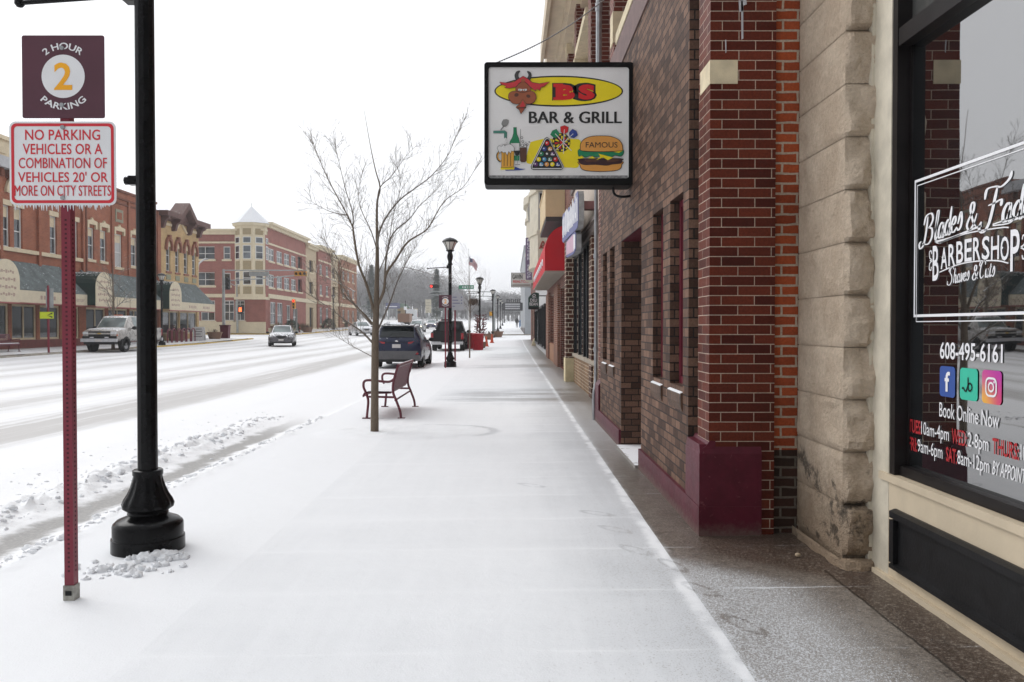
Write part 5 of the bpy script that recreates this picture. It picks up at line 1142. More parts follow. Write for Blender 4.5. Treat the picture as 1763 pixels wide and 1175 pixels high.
# ------------------------------------------------------------------ street furniture
M_LAMP=mat('black_cast_iron',(.0045,.0045,.005),.22,0,.3,12,.05,spec=.16)
M_LANT=mat('frosted_lantern',(.62,.60,.55),.35,0,.05); M_CAPSN=mat('lamp_cap_black',(.010,.011,.011),.4,0,.3,9,snow=.12,spec=.3)
def street_lamp(label,loc):
    t=thing('street_lamp',label,'street lamp',loc,'black street lamps along the pavements',world=False)
    MB().lathe([(.238,-.10),(.238,.085),(.235,.09),(.229,.092),(.229,.172),(.224,.186),(.20,.208),(.165,.222),(.135,.236),(.128,.243),(.134,.25),(.128,.262),(.14,.272)],n=40).build('base',M_LAMP,t,28)
    MB().lathe([(.14,.272),(.165,.29),(.172,.315),(.160,.345),(.135,.385),(.115,.43),(.10,.48),(.094,.505),(.094,.512),(.099,.514),(.099,.545),(.092,.55),(.067,.551)],n=60,flute=.075,fl=(.295,.5)).build('fluted_bell',M_LAMP,t,35)
    MB().lathe([(.0665,.55),(.064,3.98)],n=36,flute=.10,fl=(.5,4)).build('shaft',M_LAMP,t,60)
    MB().lathe([(.066,3.86),(.095,3.88),(.095,3.92),(.075,3.94),(.072,4.02),(.105,4.12),(.115,4.2),(.10,4.28),(.078,4.33),(.10,4.38),(.155,4.40),(.155,4.43),(.06,4.44)],n=24).build('capital',M_LAMP,t,40)
    g=MB().lathe([(.10,4.44),(.125,4.46),(.165,4.58),(.245,4.73),(.24,4.735),(.03,4.735)],n=20).build('lantern',M_LANT,t,40)
    for k in range(8):
        a=R(45*k); MB().tube([(.135*math.cos(a),.135*math.sin(a),4.43),(.145*math.cos(a),.145*math.sin(a),4.5),(.185*math.cos(a),.185*math.sin(a),4.6),(.265*math.cos(a),.265*math.sin(a),4.74)],.011,5).build('rib',M_LAMP,g)
    MB().lathe([(.27,4.73),(.305,4.735),(.302,4.76),(.25,4.82),(.16,4.875),(.05,4.90),(.03,4.91),(.0,4.92)],n=28).build('cap',M_CAPSN,t,40)
    MB().box(-.13,.0,-.045,.045,3.74,3.86).build('arm_clamp',M_LAMP,t)
    MB().tube([(-.1,0,3.79),(-.84,0,3.74)],.017,8).ball((-.85,0,3.74),.034,10).build('banner_arm',M_LAMP,t,40)
    MB().box(-.11,-.05,-.03,.03,2.50,2.56).tube([(-.05,0,2.53),(-.14,0,2.53)],.028,8).build('banner_bracket',M_LAMP,t)
    return t
lx,ly=X(253,5.68),5.68
lamp=street_lamp('tall black street lamp nearest, right beside the two red-lettered parking signs',(lx,ly,zs(lx,ly)))
tg=MB(); tg.box(-.15,-.131,-.05,.05,3.86,3.99); tg=tg.build('number_tag',M_BLK,lamp)
MB().text('1281',(-.128,-.0502,3.90),(1,0,0),(0,0,1),.10,.045,0,0,.01).build('number_lettering',mat('amber_lettering',(.55,.22,.02),.6),lamp)
MB().box(-.131,-.02,-.049,.0,3.885,3.96).build('number_plate',M_BLK,lamp)
proto=lamp
def lampcopy(px,d,label,zz=None,left=False):
    x=X(px,d); c=None
    c=proto.copy(); col.objects.link(c); c['label']=label; c.location=(x,d,zs(x,d) if zz is None else zz)
    for k in kids(proto):
        if k.name.startswith('number'): continue
        copy_tree(k,c)
    if left: c.rotation_euler=(0,0,math.pi)
    return c
lampcopy(775,31.4,'black street lamp behind the maroon 2 hour sign, beside the blue car')
L3=lampcopy(826,57.5,'black street lamp with a hanging basket above the red litter bins')
lampcopy(848.5,84.5,'black street lamp at the kerb by the tan planter and mast')
for px,d,l in ((857,110,'first of the far black lamps past the crossing by the marquee'),(861.5,136,'second of the far black lamps past the crossing'),(865,166,'third of the far black lamps past the crossing'),(868,200,'most distant thin black street lamp on the right pavement')): lampcopy(px,d,l)
lampcopy(279,56.5,'black street lamp by the maroon bicycle racks across the road',zf(X(279,56.5),56.5),True); lampcopy(574,117,'black street lamp before the apartment block across the road',zf(X(574,117),117),True)
lampcopy(-160,31,'black street lamp across the road by the long awning',zf(X(-160,31),31),True)
# snow heaped at the foot of the lamp
def heap(name,label,c,spread,n,seed,rmin,rmax,cat='snow'):
    rnd=random.Random(seed); m=MB()
    for i in range(n):
        a=rnd.random()*6.28; q=rnd.random()**.7; x=c[0]+spread[0]*q*math.cos(a); y=c[1]+spread[1]*q*math.sin(a); r_=rmin+(rmax-rmin)*(rnd.random()**2)*(1.15-q*.6)
        t=MB().ball((0,0,0),1,12); o=rnd.random()*50
        K=lambda p:1+.6*noise.noise(Vector(p)*1.4+Vector((o,o,0)))+.4*noise.noise(Vector(p)*3+Vector((0,o,o)))
        up=(.10*max(0,1-q*1.2) if rmax>.06 else 0)*rnd.random()
        m.add([(x+p[0]*r_*K(p),y+p[1]*r_*K(p),zs(x,y)+up+r_*.2+p[2]*r_*.8*K(p)) for p in t.v],t.f)
    return tag(m.build(name,M_SNOW,None,60),label,cat,None,'stuff')
rnd=random.Random(11); m=MB()
heap('snow_chunks','broken snow chunks heaped against the foot of the nearest lamp',(lx+.17,ly-.24),(.20,.09),95,15,.010,.055)
heap('snow_crumbs','crumbled snow scattered on the pavement before the nearest lamp',(lx+.05,ly-.50),(.40,.22),70,8,.006,.045)
0 and heap('snow_crumbs','small snow crumbs on the pavement right of the nearest lamp',(lx+.95,ly-.3),(.6,.6),14,9,.008,.028)
def slush(name,x0,w_,y0,y1,n,seed,label,r0,r1,zfn):
    rnd=random.Random(seed); m=MB(); nz=noise.noise
    for i in range(n):
        y=lerp(y0,y1,rnd.random()**1.3); x=x0+.008*y+rnd.gauss(0,w_); r_=r0+(r1-r0)*rnd.random()**3.2; o=rnd.random()*60
        t=MB().ball((0,0,0),1,10 if r_>.02 else 6); z=zfn(x,y); ex=.7+.8*rnd.random(); V=[]
        for p in t.v:
            q=Vector(p); k=1+.55*nz(q*1.4+Vector((o,o,0)))+.35*nz(q*3.1+Vector((0,o,o))); V.append((x+p[0]*r_*ex*k,y+p[1]*r_*(2-ex)*k,z-r_*.12+p[2]*r_*.75*k))
        m.add(V,t.f)
    tag(m.build(name,M_SNOW,None,60),label,'snow',None,'stuff')
slush('slush_ridge',-4.42,.16,3.2,15,1000,21,'lumpy slush ridge ploughed up along the parking lane',.005,.046,road_z)
slush('slush_ridge',-3.46,.09,3.2,15,800,22,'crumbled snow lying along the kerb edge',.004,.036,road_z)
slush('slush_crumbs',-4.9,.5,3.5,16,500,23,'loose slush crumbs over the parking lane',.004,.022,road_z)
# ------------------------------------------------------------------ near parking signs on one maroon post
M_SW=mat('reflective_white',(.80,.80,.81),.35,0,.03,4); M_SR=mat('sign_print_red',(.62,.02,.035),.45,0,.05); M_SM=mat('sign_print_maroon',(.085,.022,.038),.5,0,.08,5); M_SO=mat('sign_print_orange',(.95,.42,.008),.45,0,.04)
def sq_post(m,x,y,z0,z1,w_=.051): m.box(x-w_/2,x+w_/2,y-w_/2,y+w_/2,z0,z1)
def parking_panel(t,cx_,y,z0,w_,dx=0):
    m=MB(); m.prism(rrect(cx_-w_/2,cx_+w_/2,z0,z0+w_,.012),'y',y-.003,y); p=m.build('parking_panel',M_SM,t)
    m=MB(); cz=z0+w_*.505; m.poly([(a,y-.0045,b) for a,b in ell(cx_,cz,w_*.262,w_*.262,40)]); m.build('white_disc',M_SW,p)
    m=MB(); m.text('2',(cx_-w_*.11,y-.006,cz-w_*.165),(1,0,0),(0,0,1),w_*.22,w_*.33,0,0,.02); m.build('figure_two',M_SO,p)
    def arc(s,top):
        m=MB(); tw=(.50 if top else .56)*w_; rad=w_*.325 if top else w_*.405
        def fn(a,b):
            th=(a-tw/2)/(w_*.36)
            if top: return (cx_+math.sin(th)*(rad+b), cz+math.cos(th)*(rad+b))
            return (cx_+math.sin(th)*(rad-b), cz-math.cos(th)*(rad-b))
        m.text(s,(0,y-.0045,0),(1,0,0),(0,0,1),tw,w_*.082,0,0,.02,fn); m.build('arched_lettering',M_SW,p)
    arc('2 HOUR',True); arc('PARKING',False)
    return p
SPY=4.62; px_=X(119.5,SPY); pz=zs(px_,SPY)
ps=thing('parking_signs','two parking signs on one maroon post, the lower white with red lettering','sign',(px_,SPY,pz))
m=MB(); sq_post(m,px_,SPY,pz+.0,Z(66,SPY)-.02)
for i in range(95): 
    z=pz+.16+i*.0254
    if z<2.1: m.box(px_-.006,px_+.006,SPY-.0262,SPY-.0256,z,z+.011,1); m.box(px_+.0256,px_+.0262,SPY-.006,SPY+.006,z,z+.011,1)
m.build('post',[mat('post_maroon',(.19,.010,.028),.4,0,.12,6,.1),mat('post_hole',(.06,.008,.014),.8)],ps)
m=MB(); sq_post(m,px_,SPY,pz-.05,pz+.085,.062); m.box(px_-.016,px_+.016,SPY-.036,SPY-.031,pz+.03,pz+.055,1); m.build('anchor_sleeve',[mat('worn_sleeve',(.30,.29,.26),.5,.5,.4,14),M_BLK],ps)
fy=SPY-.031
zb,zt=Z(206,fy),Z(65,fy); parking_panel(ps,X(114,fy),fy,zb,zt-zb)
x0,x1,z0,z1=X(20.5,fy),X(203,fy),Z(354.5,fy),Z(211.5,fy)
m=MB(); m.prism(rrect(x0,x1,z0,z1,.035),'y',fy-.003,fy); wp=m.build('no_parking_panel',M_SW,ps)
def rim(x0,x1,z0,z1,r_,t_,y):
    a=rrect(x0,x1,z0,z1,r_); b=rrect(x0+t_,x1-t_,z0+t_,z1-t_,r_-t_*.5); n=len(a)
    return MB().add([(p,y,q) for p,q in a]+[(p,y,q) for p,q in b],[(i,(i+1)%n,n+(i+1)%n,n+i) for i in range(n)])
rim(x0+.011,x1-.011,z0+.011,z1-.011,.028,.016,fy-.0045).build('red_border',M_SR,wp)
for s_,a,b,c,d in (('NO PARKING',148,545,697,753),('VEHICLES OR A',135,557,772,828),('COMBINATION OF',113,580,846,902),("VEHICLES 20' OR",108,585,920,975),('MORE ON CITY STREETS',90,600,992,1048)):
    m=MB(); xa_,xb_=X(a/3.093,fy),X(b/3.093,fy); za_,zb_=Z(d/3.093,fy),Z(c/3.093,fy)
    m.text(s_,(xa_,fy-.0045,za_),(1,0,0),(0,0,1),xb_-xa_,zb_-za_,0,0,.012); m.build('text_line',M_SR,wp)
for (bx,bz) in ((113,222),(112,342),(113,87),(112,184)):
    MB().lathe([(.012,-.012),(.012,-.004),(.006,-.003)],(X(bx,fy),fy-.002,Z(bz,fy)),10,0,'y').build('bolt',M_GREY,ps)
m=MB(); rnd=random.Random(6)
x=x0+.03
while x<x1-.03:
    h=.008+.03*rnd.random()**1.5; m.tube([(x,fy-.003,z0+.003),(x+.001,fy-.003,z0-h)],[.0045,.0012],5); x+=.006+.016*rnd.random()
m.build('icicles',mat('ice',(.80,.84,.88),.15,0,.04),ps)
# second pair of signs by the next lamp
y=30.7; x=X(767,y); t=thing('parking_sign','maroon 2 hour parking sign on a thin post beside the second lamp','sign',(x,y,zs(x,y)))
m=MB(); sq_post(m,x,y,zs(x,y)-.06,Z(510,y)); m.build('post',_mats['post_maroon'],t); parking_panel(t,x,y-.04,Z(530,y),Z(508,y)-Z(530,y)) if False else None
parking_panel(t,x,y-.04,Z(530.5,y),.475)
y=37.0; x=X(783.5,y); t=thing('direction_sign','pale grey direction sign with an arched top on a maroon post','sign',(x,y,zs(x,y)))
m=MB(); sq_post(m,x,y,zs(x,y)-.06,Z(534,y),.07); sq_post(m,X(772,y),y,zs(x,y)-.06,Z(534,y),.05); m.build('post',_mats['post_maroon'],t)
xa_,xb_=X(776,y),X(798.5,y); za_,zb_=Z(534.5,y),Z(511,y); c=(xa_+xb_)/2; r_=(xb_-xa_)*.42
m=MB(); m.prism([(xa_,za_),(xb_,za_),(xb_,zb_)]+[(c+r_*math.cos(R(a)),zb_+.005+r_*.72*math.sin(R(a))) for a in range(10,171,16)]+[(xa_,zb_)],'y',y-.06,y-.04); p=m.build('panel',mat('guide_grey',(.45,.47,.50),.45,0,.04),t)
m=MB()
for k in range(4):
    z=zb_-.03-.135*k; w_=(.20,.26,.34,.12)[k]; m.box(xa_+.08,xa_+.08+w_,y-.064,y-.061,z-.02,z+.02); m.box(xb_-.12,xb_-.07,y-.064,y-.061,z-.025,z+.025) if k<3 else None
m.build('place_lines',mat('guide_blue',(.17,.18,.30),.6),p)
# ------------------------------------------------------------------ bench facing the road
M_BEN=mat('bench_maroon',(.115,.016,.030),.42,0,.15,7,.08,snow=.02); M_SEAT=mat('bench_seat_snow',(.115,.016,.030),.5,0,.1,7,snow=.6)
def bench(label,loc,rz,group):
    t=thing('street_bench',label,'bench',loc,group,world=False,rz=rz)      # local: sits along y, faces -x
    L=2.0
    for y in (0,L):
        m=MB(); m.tube(smooth_path([(.17,y,0.0),(.155,y,.12),(.09,y,.30),(.04,y,.44),(.05,y,.62),(.12,y,.86)],5),.021,8); m.box(.12,.24,y-.035,y+.035,-.005,.012); m.build('rear_leg',M_BEN,t,40)
        m=MB(); m.tube(smooth_path([(-.40,y,.0),(-.385,y,.14),(-.375,y,.30),(-.41,y,.42),(-.45,y,.52),(-.44,y,.61),(-.36,y,.635),(-.15,y,.615),(-.02,y,.61),(.06,y,.66),(.08,y,.72)],6),.021,8); m.box(-.47,-.34,y-.035,y+.035,-.005,.012); m.build('front_leg_and_arm',M_BEN,t,40)
        MB().tube([(-.385,y,.36),(.075,y,.35)],.018,8).build('side_rail',M_BEN,t,40)
    MB().tube([(.075,0,.30),(.075,L,.30)],.016,7).build('stretcher',M_BEN,t,40)
    m=MB()
    for i in range(30):
        y=.05+i*(L-.1)/29
        pts=smooth_path([(.02,y,.44),(.035,y,.56),(.07,y,.72),(.115,y,.86)],3)
        for a,b in zip(pts,pts[1:]): m.add([(a.x,y-.018,a.z),(a.x,y+.018,a.z),(b.x,y+.018,b.z),(b.x,y-.018,b.z),(a.x-.006,y-.018,a.z),(a.x-.006,y+.018,a.z),(b.x-.006,y+.018,b.z),(b.x-.006,y-.018,b.z)],[(0,1,2,3),(7,6,5,4),(0,3,7,4),(1,5,6,2)])
    m.build('backrest',M_BEN,t)
    MB().tube([(.125,-.02,.875),(.125,L+.02,.875)],.03,10).build('top_rail',mat('bench_top_snow',(.115,.016,.030),.42,0,.1,7,snow=.22),t,40)
    m=MB(); ns=12; 
    prof=[(-.47,.345),(-.475,.38),(-.45,.425),(-.38,.44),(-.2,.425),(-.05,.42),(.02,.45),(.0,.41),(-.2,.405),(-.38,.42),(-.43,.405),(-.45,.36)]
    m.prism(prof,'y',.02,L-.02); m.build('seat',_mats.get('bench_seat') or mat('bench_seat',(.115,.016,.030),.45,0,.1,7),t)
    m=MB(); nx=10
    xs=[-.46+.047*i for i in range(nx+1)]; yy=[.02+i*(L-.04)/24 for i in range(25)]
    m.grid(xs,yy,lambda x,y: .44+.004*math.sin(x*9)+.012*(1-((x+.22)/.25)**4)+.006*noise.noise(Vector((x*9,y*9,1)))-.02*sm(x,-.36,-.47)); m.build('seat_snow',M_SNOW,t,50)
    return t
by=13.75; bx=X(690,by)-.17
bn=bench('maroon metal bench with snow on its seat, behind the street tree',(bx,by,zs(bx,by)),0,'maroon street benches')
x=X(58,43.5); c=copy_thing(bn,(-25.9,41.0,zf(-25.9,42)),'maroon bench across the road under the long green awning',rz=math.pi); c.location=(X(20,43),43.0,zf(X(20,43),43)); c.rotation_euler=(0,0,math.pi)
# ------------------------------------------------------------------ bins, cones, planters
M_BIN=mat('bin_red',(.42,.012,.024),.4,0,.1,4)
def bin_(label,loc,s=1):
    t=thing('litter_bin',label,'litter bin',loc,'red slatted litter bins',world=False)
    m=MB(); 
    for i in range(32):
        a=2*math.pi*i/32; m.tube([(.30*math.cos(a),.30*math.sin(a),.06),(.31*math.cos(a),.31*math.sin(a),.9),(.34*math.cos(a),.34*math.sin(a),1.0)],.026,4)
    m.build('slats',M_BIN,t)
    MB().lathe([(.26,.05),(.27,.93)],n=24).build('liner',M_BIN,t,40); MB().lathe([(.35,.98),(.36,1.02),(.34,1.05),(.2,1.06),(.17,1.03),(.16,.9)],n=24).build('rim',mat('bin_rim',(.42,.012,.024),.4,snow=.35),t,40); MB().lathe([(.32,0),(.33,.06),(.3,.09)],n=24).build('foot_ring',M_BIN,t,40)
    return t
x=X(823,52); b1=bin_('front red slatted litter bin beside the traffic cones',(x,52,zs(x,52)))
x=X(813.5,55); copy_thing(b1,(x,55,zs(x,55)),'rear red litter bin half hidden on the left of the front bin')
M_CONE=mat('cone_orange',(.62,.075,.02),.5,0,.06); 
def cone(label,loc):
    t=thing('traffic_cone',label,'traffic cone',loc,'orange traffic cones',world=False)
    MB().box(-.19,.19,-.19,.19,0,.04).build('base',M_CONE,t); MB().lathe([(.15,.04),(.135,.08),(.035,.72),(.02,.73),(.001,.73)],n=16).build('cone',M_CONE,t,40)
    MB().lathe([(.088,.37),(.072,.47)],n=16).build('white_collar',M_WHITE,t,40); return t
x=X(837.5,60); c1=cone('orange traffic cone just right of the red bins',(x,60,zs(x,60)+.0)); x=X(847,68); copy_thing(c1,(x,68,zs(x,68)),'smaller looking orange traffic cone beyond the first one')
M_POT=mat('planter_tan',(.20,.115,.075),.8,0,.12,5,snow=.1); M_TWIG=mat('dry_plants',(.09,.06,.045),.9,0,.3,9)
def planter(label,loc,r_=.65,h=.6):
    t=thing('planter',label,'planter',loc,'round tan planters',world=False)
    MB().lathe([(r_*.72,0),(r_*.82,h*.3),(r_*.97,h*.85),(r_*1.04,h*.9),(r_*1.04,h),(r_*.92,h),(r_*.9,h*.9),(.01,h*.88)],n=24).build('pot',M_POT,t,40)
    m=MB(); rnd=random.Random(int(loc[1]*7))
    for i in range(26):
        a=rnd.random()*6.28; q=rnd.random()*r_*.7; m.tube([(q*math.cos(a),q*math.sin(a),h*.88),(q*1.1*math.cos(a),q*1.1*math.sin(a),h+.1+.15*rnd.random())],.012,3)
    m.build('dry_stems',M_TWIG,t); return t
x=X(856,85.5); pl=planter('round tan planter by the mast on the right pavement',(x,85.5,zs(x,85)))
x=X(842,77); t=planter('low brown planter beside the traffic cones',(x,77,zs(x,77)),.5,.55)
for px,d,l in ((370,72.3,'tan planter at the far corner beside the signal mast'),(529.5,99,'tan planter by the red hydrant across the road')):
    copy_thing(pl,(X(px,d),d,zf(X(px,d),d)),l)
x=X(388,74); t=thing('maroon_bin','maroon square bin behind the far signal mast','litter bin',(x,74,zf(x,74)),world=False)
m=MB(); m.prism([(-.33,0),(.33,0),(.38,1.1),(-.38,1.1)],'y',-.3,.3); m.build('body',M_MAR,t); MB().box(-.42,.42,-.34,.34,1.1,1.2).build('lid',M_MAR,t)
# bicycle racks, sandwich board, hydrant
for i,px in enumerate((292,300,309,317,325,333)):
    d=lerp(62.0,66,i/5); x=X(px,d); t=thing('bicycle_rack','maroon bicycle hoop '+('nearest the far lamp post','second along from the far lamp','third along from the far lamp','third from the white sandwich board','second from the white sandwich board','right beside the white sandwich board')[i],'bicycle rack',(x,d,zf(x,d)),'maroon bicycle hoops in a row',world=False)
    MB().tube([(-.0,-.35,0),(0,-.35,.75)]+[(0,-.35*math.cos(R(a)),.75+.3*math.sin(R(a))) for a in range(20,180,20)]+[(0,.35,.75),(0,.35,0)],.045,6).build('hoop',M_MARL,t,40)
x=X(305,66.8); t=planter('wide planter box with dry stems behind the bicycle hoops',(x,66.8,zf(x,66.8)),.8,.8)
x=X(343,67.5); t=thing('sandwich_board','white sandwich board with grey print on the far corner','sign',(x,67.5,zf(x,67.5)),world=False)
M_BOARD=mat('board_white',(.62,.62,.62),.6)
for s_ in (-1,1):
    m=MB(); m.add([(-.45,s_*.30,0.02),(.45,s_*.30,.02),(.45,s_*.04,1.12),(-.45,s_*.04,1.12),(-.45,s_*.30-s_*.03,0.02),(.45,s_*.30-s_*.03,.02),(.45,s_*.04-s_*.03,1.12),(-.45,s_*.04-s_*.03,1.12)],[(0,1,2,3),(7,6,5,4),(0,4,5,1),(2,6,7,3),(1,5,6,2),(0,3,7,4)]); pn=m.build('panel',M_BOARD,t)
m=MB()
for k,w_ in enumerate((.5,.6,.4,.66)):
    z=.95-k*.2; y=-.30+.26*(z/1.1)-.012; m.box(-w_/2,w_/2,y-.006,y,z-.05,z+.03)
m.build('print_lines',mat('board_print',(.25,.24,.24),.7),t)
x=X(515,97.5); t=thing('fire_hydrant','red fire hydrant on the corner before the apartment block','hydrant',(x,97.5,zf(x,97.5)),world=False)
MB().lathe([(.16,0),(.16,.06),(.11,.07),(.11,.5),(.14,.52),(.13,.6),(.06,.7),(.03,.74),(0,.75)],n=14).build('barrel',M_BIN,t,40); MB().lathe([(.055,-.2),(.055,.2)],(0,0,.42),8,0,'x').build('outlet',M_BIN,t,40)
for px,d,s_,l in ((566,121,1.0,'rounded dark evergreen shrub beside the far lamp'),(503,97,.95,'dark evergreen shrub on the corner behind the grey car'),(590,138,.9,'last dark shrub at the far end of the apartments')):
    x=X(px,d); t=thing('evergreen_shrub',l,'shrub',(x,d,zf(x,d)),'shrubs before the apartment block',world=False); rnd=random.Random(px); m=MB()
    for i in range(900):
        a=rnd.random()*6.28; ph=math.acos(rnd.uniform(-.3,1)); r_=(.7+.3*rnd.random())*s_; p=Vector((r_*math.sin(ph)*math.cos(a),r_*math.sin(ph)*math.sin(a),.35+r_*1.25*math.cos(ph))); u=Vector((rnd.uniform(-1,1),rnd.uniform(-1,1),rnd.uniform(-.6,1))).normalized(); v=u.orthogonal().normalized()
        m.poly([p-v*.05,p+u*.16,p+v*.05])
    m.build('foliage',mat('evergreen_leaf',(.022,.045,.022),.8,0,.4,2,snow=.15),t); MB().lathe([(.05,0),(.03,.6)],n=6).build('stem',M_TWIG,t)
for px,d,s_,l in ((480,96.6,1.2,'bare tan bush at the turret corner'),(522,104,1.1,'bare brown bush beyond the hydrant')):
    x=X(px,d); t=thing('bare_bush',l,'shrub',(x,d,zf(x,d)),'bare bushes before the apartment block',world=False); rnd=random.Random(px); m=MB()
    for i in range(240):
        a=rnd.random()*6.28; q=rnd.random()**.6; tp=Vector((q*s_*math.cos(a),q*s_*math.sin(a),s_*(1.1-.5*q*q)*rnd.uniform(.7,1))); m.tube([tp*.1,tp*.6+Vector((0,0,.1)),tp],[.02,.013,.006],3)
    m.build('twigs',mat('tan_twig',(.20,.14,.085),.9,0,.3,5),t)

px_,py_=1376,960.; d=5.28; x=X(px_,d); n=14; m=MB().ball((x,d,zs(x,d)+.014),.017,10,0,(1.1,1,.8)); tag(m.build('pebble',mat('pebble_tan',(.42,.33,.22),.6,0,.3,60),None,60),'small round tan pebble on the wet pavement before the stone pier','pebble')
# ------------------------------------------------------------------ trees
def bark(name,c,snow):
    n=N(name); p,q,r=n.pos(); f=n.noise(p,30,4,.7)
    c0=n.mix(f,tuple(v*.6 for v in c),tuple(v*1.4 for v in c))
    k=n.ss(n.ma('ADD',r[2],n.ma('MULTIPLY',n.ma('SUBTRACT',n.noise(p,7,3,.6),.5),1.3)),1.0-snow,1.12-snow)
    n.out(n.mix(k,c0,SNOW),.85,0,n.bump(f,.4,.01),.2); return n.mat
M_BARK=bark('young_bark',(.165,.130,.098),.33); M_TW=bark('frosted_twigs',(.20,.175,.15),.33)
def twigs(mb,base,dirv,length,r_,rnd,lvl,n=4):
    """a limb of its own with smaller ones along it"""
    k=5; pts=[Vector(base)]; d=Vector(dirv).normalized()
    for i in range(k):
        d=(d+Vector((rnd.gauss(0,.09),rnd.gauss(0,.09),.035+rnd.gauss(0,.07)))).normalized(); pts.append(pts[-1]+d*length/k)
    mb.tube(pts,[max(.0016,r_*(1-.8*i/k)) for i in range(k+1)],4 if r_>.006 else 3,cap=False)
    if lvl<=0: return
    for i in range(n):
        t=.2+.75*(i+rnd.random()*.6)/n; j=min(k-1,int(t*k)); p=pts[j].lerp(pts[j+1],t*k-j)
        ax=(pts[j+1]-pts[j]).normalized(); s=ax.orthogonal().normalized(); s=Matrix.Rotation(rnd.random()*6.28,3,ax)@s
        twigs(mb,p,ax*.72+s*.62+Vector((0,0,.18)),length*(.58-.25*t)*rnd.uniform(.7,1.15),r_*.5,rnd,lvl-1,max(2,n-1))
TD=11.9; tx,ty=X(645,TD),TD; tz=zs(tx,ty)
t=thing('street_tree','slender bare street tree with frosted twigs standing before the bench','tree',(tx,ty,tz))
rnd=random.Random(12)
LIMBS=[ # photo outline of each limb, how far it swings towards or away from the viewer, base radius
 ([(645,540),(632,492),(618,455),(609,400),(608,392),(595,364),(566,310),(544,257),(538,240)],-.9,.030),
 ([(608,392),(608,368),(595,324),(582,268),(579,255)],-.3,.015),([(600,372),(566,364),(531,344)],-.6,.012),
 ([(641,590),(622,571),(592,550),(570,532),(531,507)],-.7,.022),([(643,615),(616,601),(586,584),(572,575)],.8,.014),
 ([(645,562),(616,529),(592,507),(586,486),(587,455),(567,425),(560,415)],.9,.024),([(612,503),(586,489),(552,473),(530,462)],.7,.011),
 ([(649,529),(661,501),(665,473),(681,449),(702,418),(730,400),(741,388),(765,348),(799,322),(825,280)],-.5,.032),
 ([(663,478),(666,440),(677,403),(706,377),(723,355),(754,326),(783,291)],.8,.022),
 ([(650,425),(653,403),(664,377),(688,346),(717,324),(743,304),(770,271),(788,231),(799,209)],-.8,.022),
 ([(650,570),(672,520),(684,486),(696,461),(706,440),(720,420)],.6,.020),([(690,464),(700,461),(745,473),(766,478)],.9,.010),
 ([(650,350),(655,324),(676,303),(700,270),(718,252)],.5,.014),([(651,437),(640,400),(622,360),(618,330),(628,290)],.5,.014),
 ([(652,470),(668,430),(676,380),(690,320),(684,285)],-.5,.012),([(640,560),(606,520),(580,470),(568,440),(562,405)],.3,.012)]
trk=[(644.5,750),(645,680),(645.5,620),(646,584),(648,532),(649,492),(650,437),(649.5,400),(650,350),(655,324),(647,293),(638,249),(628,191)]
def w3(p,dd=0): d=TD+dd; return Vector((X(p[0],d),d,Z(p[1],d)))
m=MB(); P=[w3(p,.0 if i<7 else .05*(i-6)) for i,p in enumerate(trk)]
TR_=[.060,.055,.053,.051,.043,.034,.026,.020,.015,.011,.008,.005,.0022]
m.tube(smooth_path(P,4),[lerp(TR_[int(i/4)],TR_[min(12,int(i/4)+1)],(i%4)/4) for i in range(49)],10); m.build('trunk',M_BARK,t,60)
for pts,sw,r_ in LIMBS:
    m=MB(); n_=len(pts); P=[w3(p,sw*(i/(n_-1))) for i,p in enumerate(pts)]; sp=smooth_path(P,4); q=len(sp)
    m.tube(sp,[max(.0025,r_*.74*(1-.88*i/(q-1))**1.15) for i in range(q)],7)
    for i in range(3,q-1):
        fr=i/q; nn=2
        for _ in range(nn if rnd.random()<.62 else 1):
            ax=(sp[i+1]-sp[i]).normalized(); s=Matrix.Rotation(rnd.random()*6.28,3,ax)@ax.orthogonal().normalized()
            twigs(m,sp[i],ax*.75+s*.6+Vector((0,0,.2)),rnd.uniform(.22,.62)*(1-.35*fr),.0032,rnd,1 if rnd.random()<.65 else 2,3)
    tip=(sp[-1]-sp[-2]).normalized(); twigs(m,sp[-1],tip,.25,.003,rnd,1,3)
    m.build('limb',M_BARK if r_>.023 else M_TW,t,60)
def small_tree(label,x,y,z0,h,r0,seed,spread=.4,group='small bare trees along the pavements'):
    t=thing('small_bare_tree',label,'tree',(x,y,z0),group,world=False); rnd=random.Random(seed)
    m=MB(); P=[(0,0,-.05),(.01,.0,h*.25),(.03,.02,h*.5),(0.0,.03,h*.75),(.03,.02,h)]; sp=smooth_path(P,4); m.tube(sp,[max(.006,r0*(1-.88*i/16)) for i in range(17)],8); m.build('trunk',M_BARK,t,60)
    m=MB()
    for i in range(16):
        zf_=lerp(.36,.95,i/15); j=min(15,int(zf_*16)); a=rnd.random()*6.28
        twigs(m,sp[j],(math.cos(a)*spread*2,math.sin(a)*spread*2,1.0),h*(.52-.32*zf_)*rnd.uniform(.8,1.2),r0*.42*(1.1-zf_),rnd,3,4)
    m.build('crown',M_TW,t); return t
x=X(808.5,40); small_tree('thin young tree left of the red bins',x,40,zs(x,40),5.0,.038,3)
x=X(195,48.2); small_tree('bare tree across the road behind the silver pickup',x,48.2,zf(x,48),5.2,.11,7,.75)
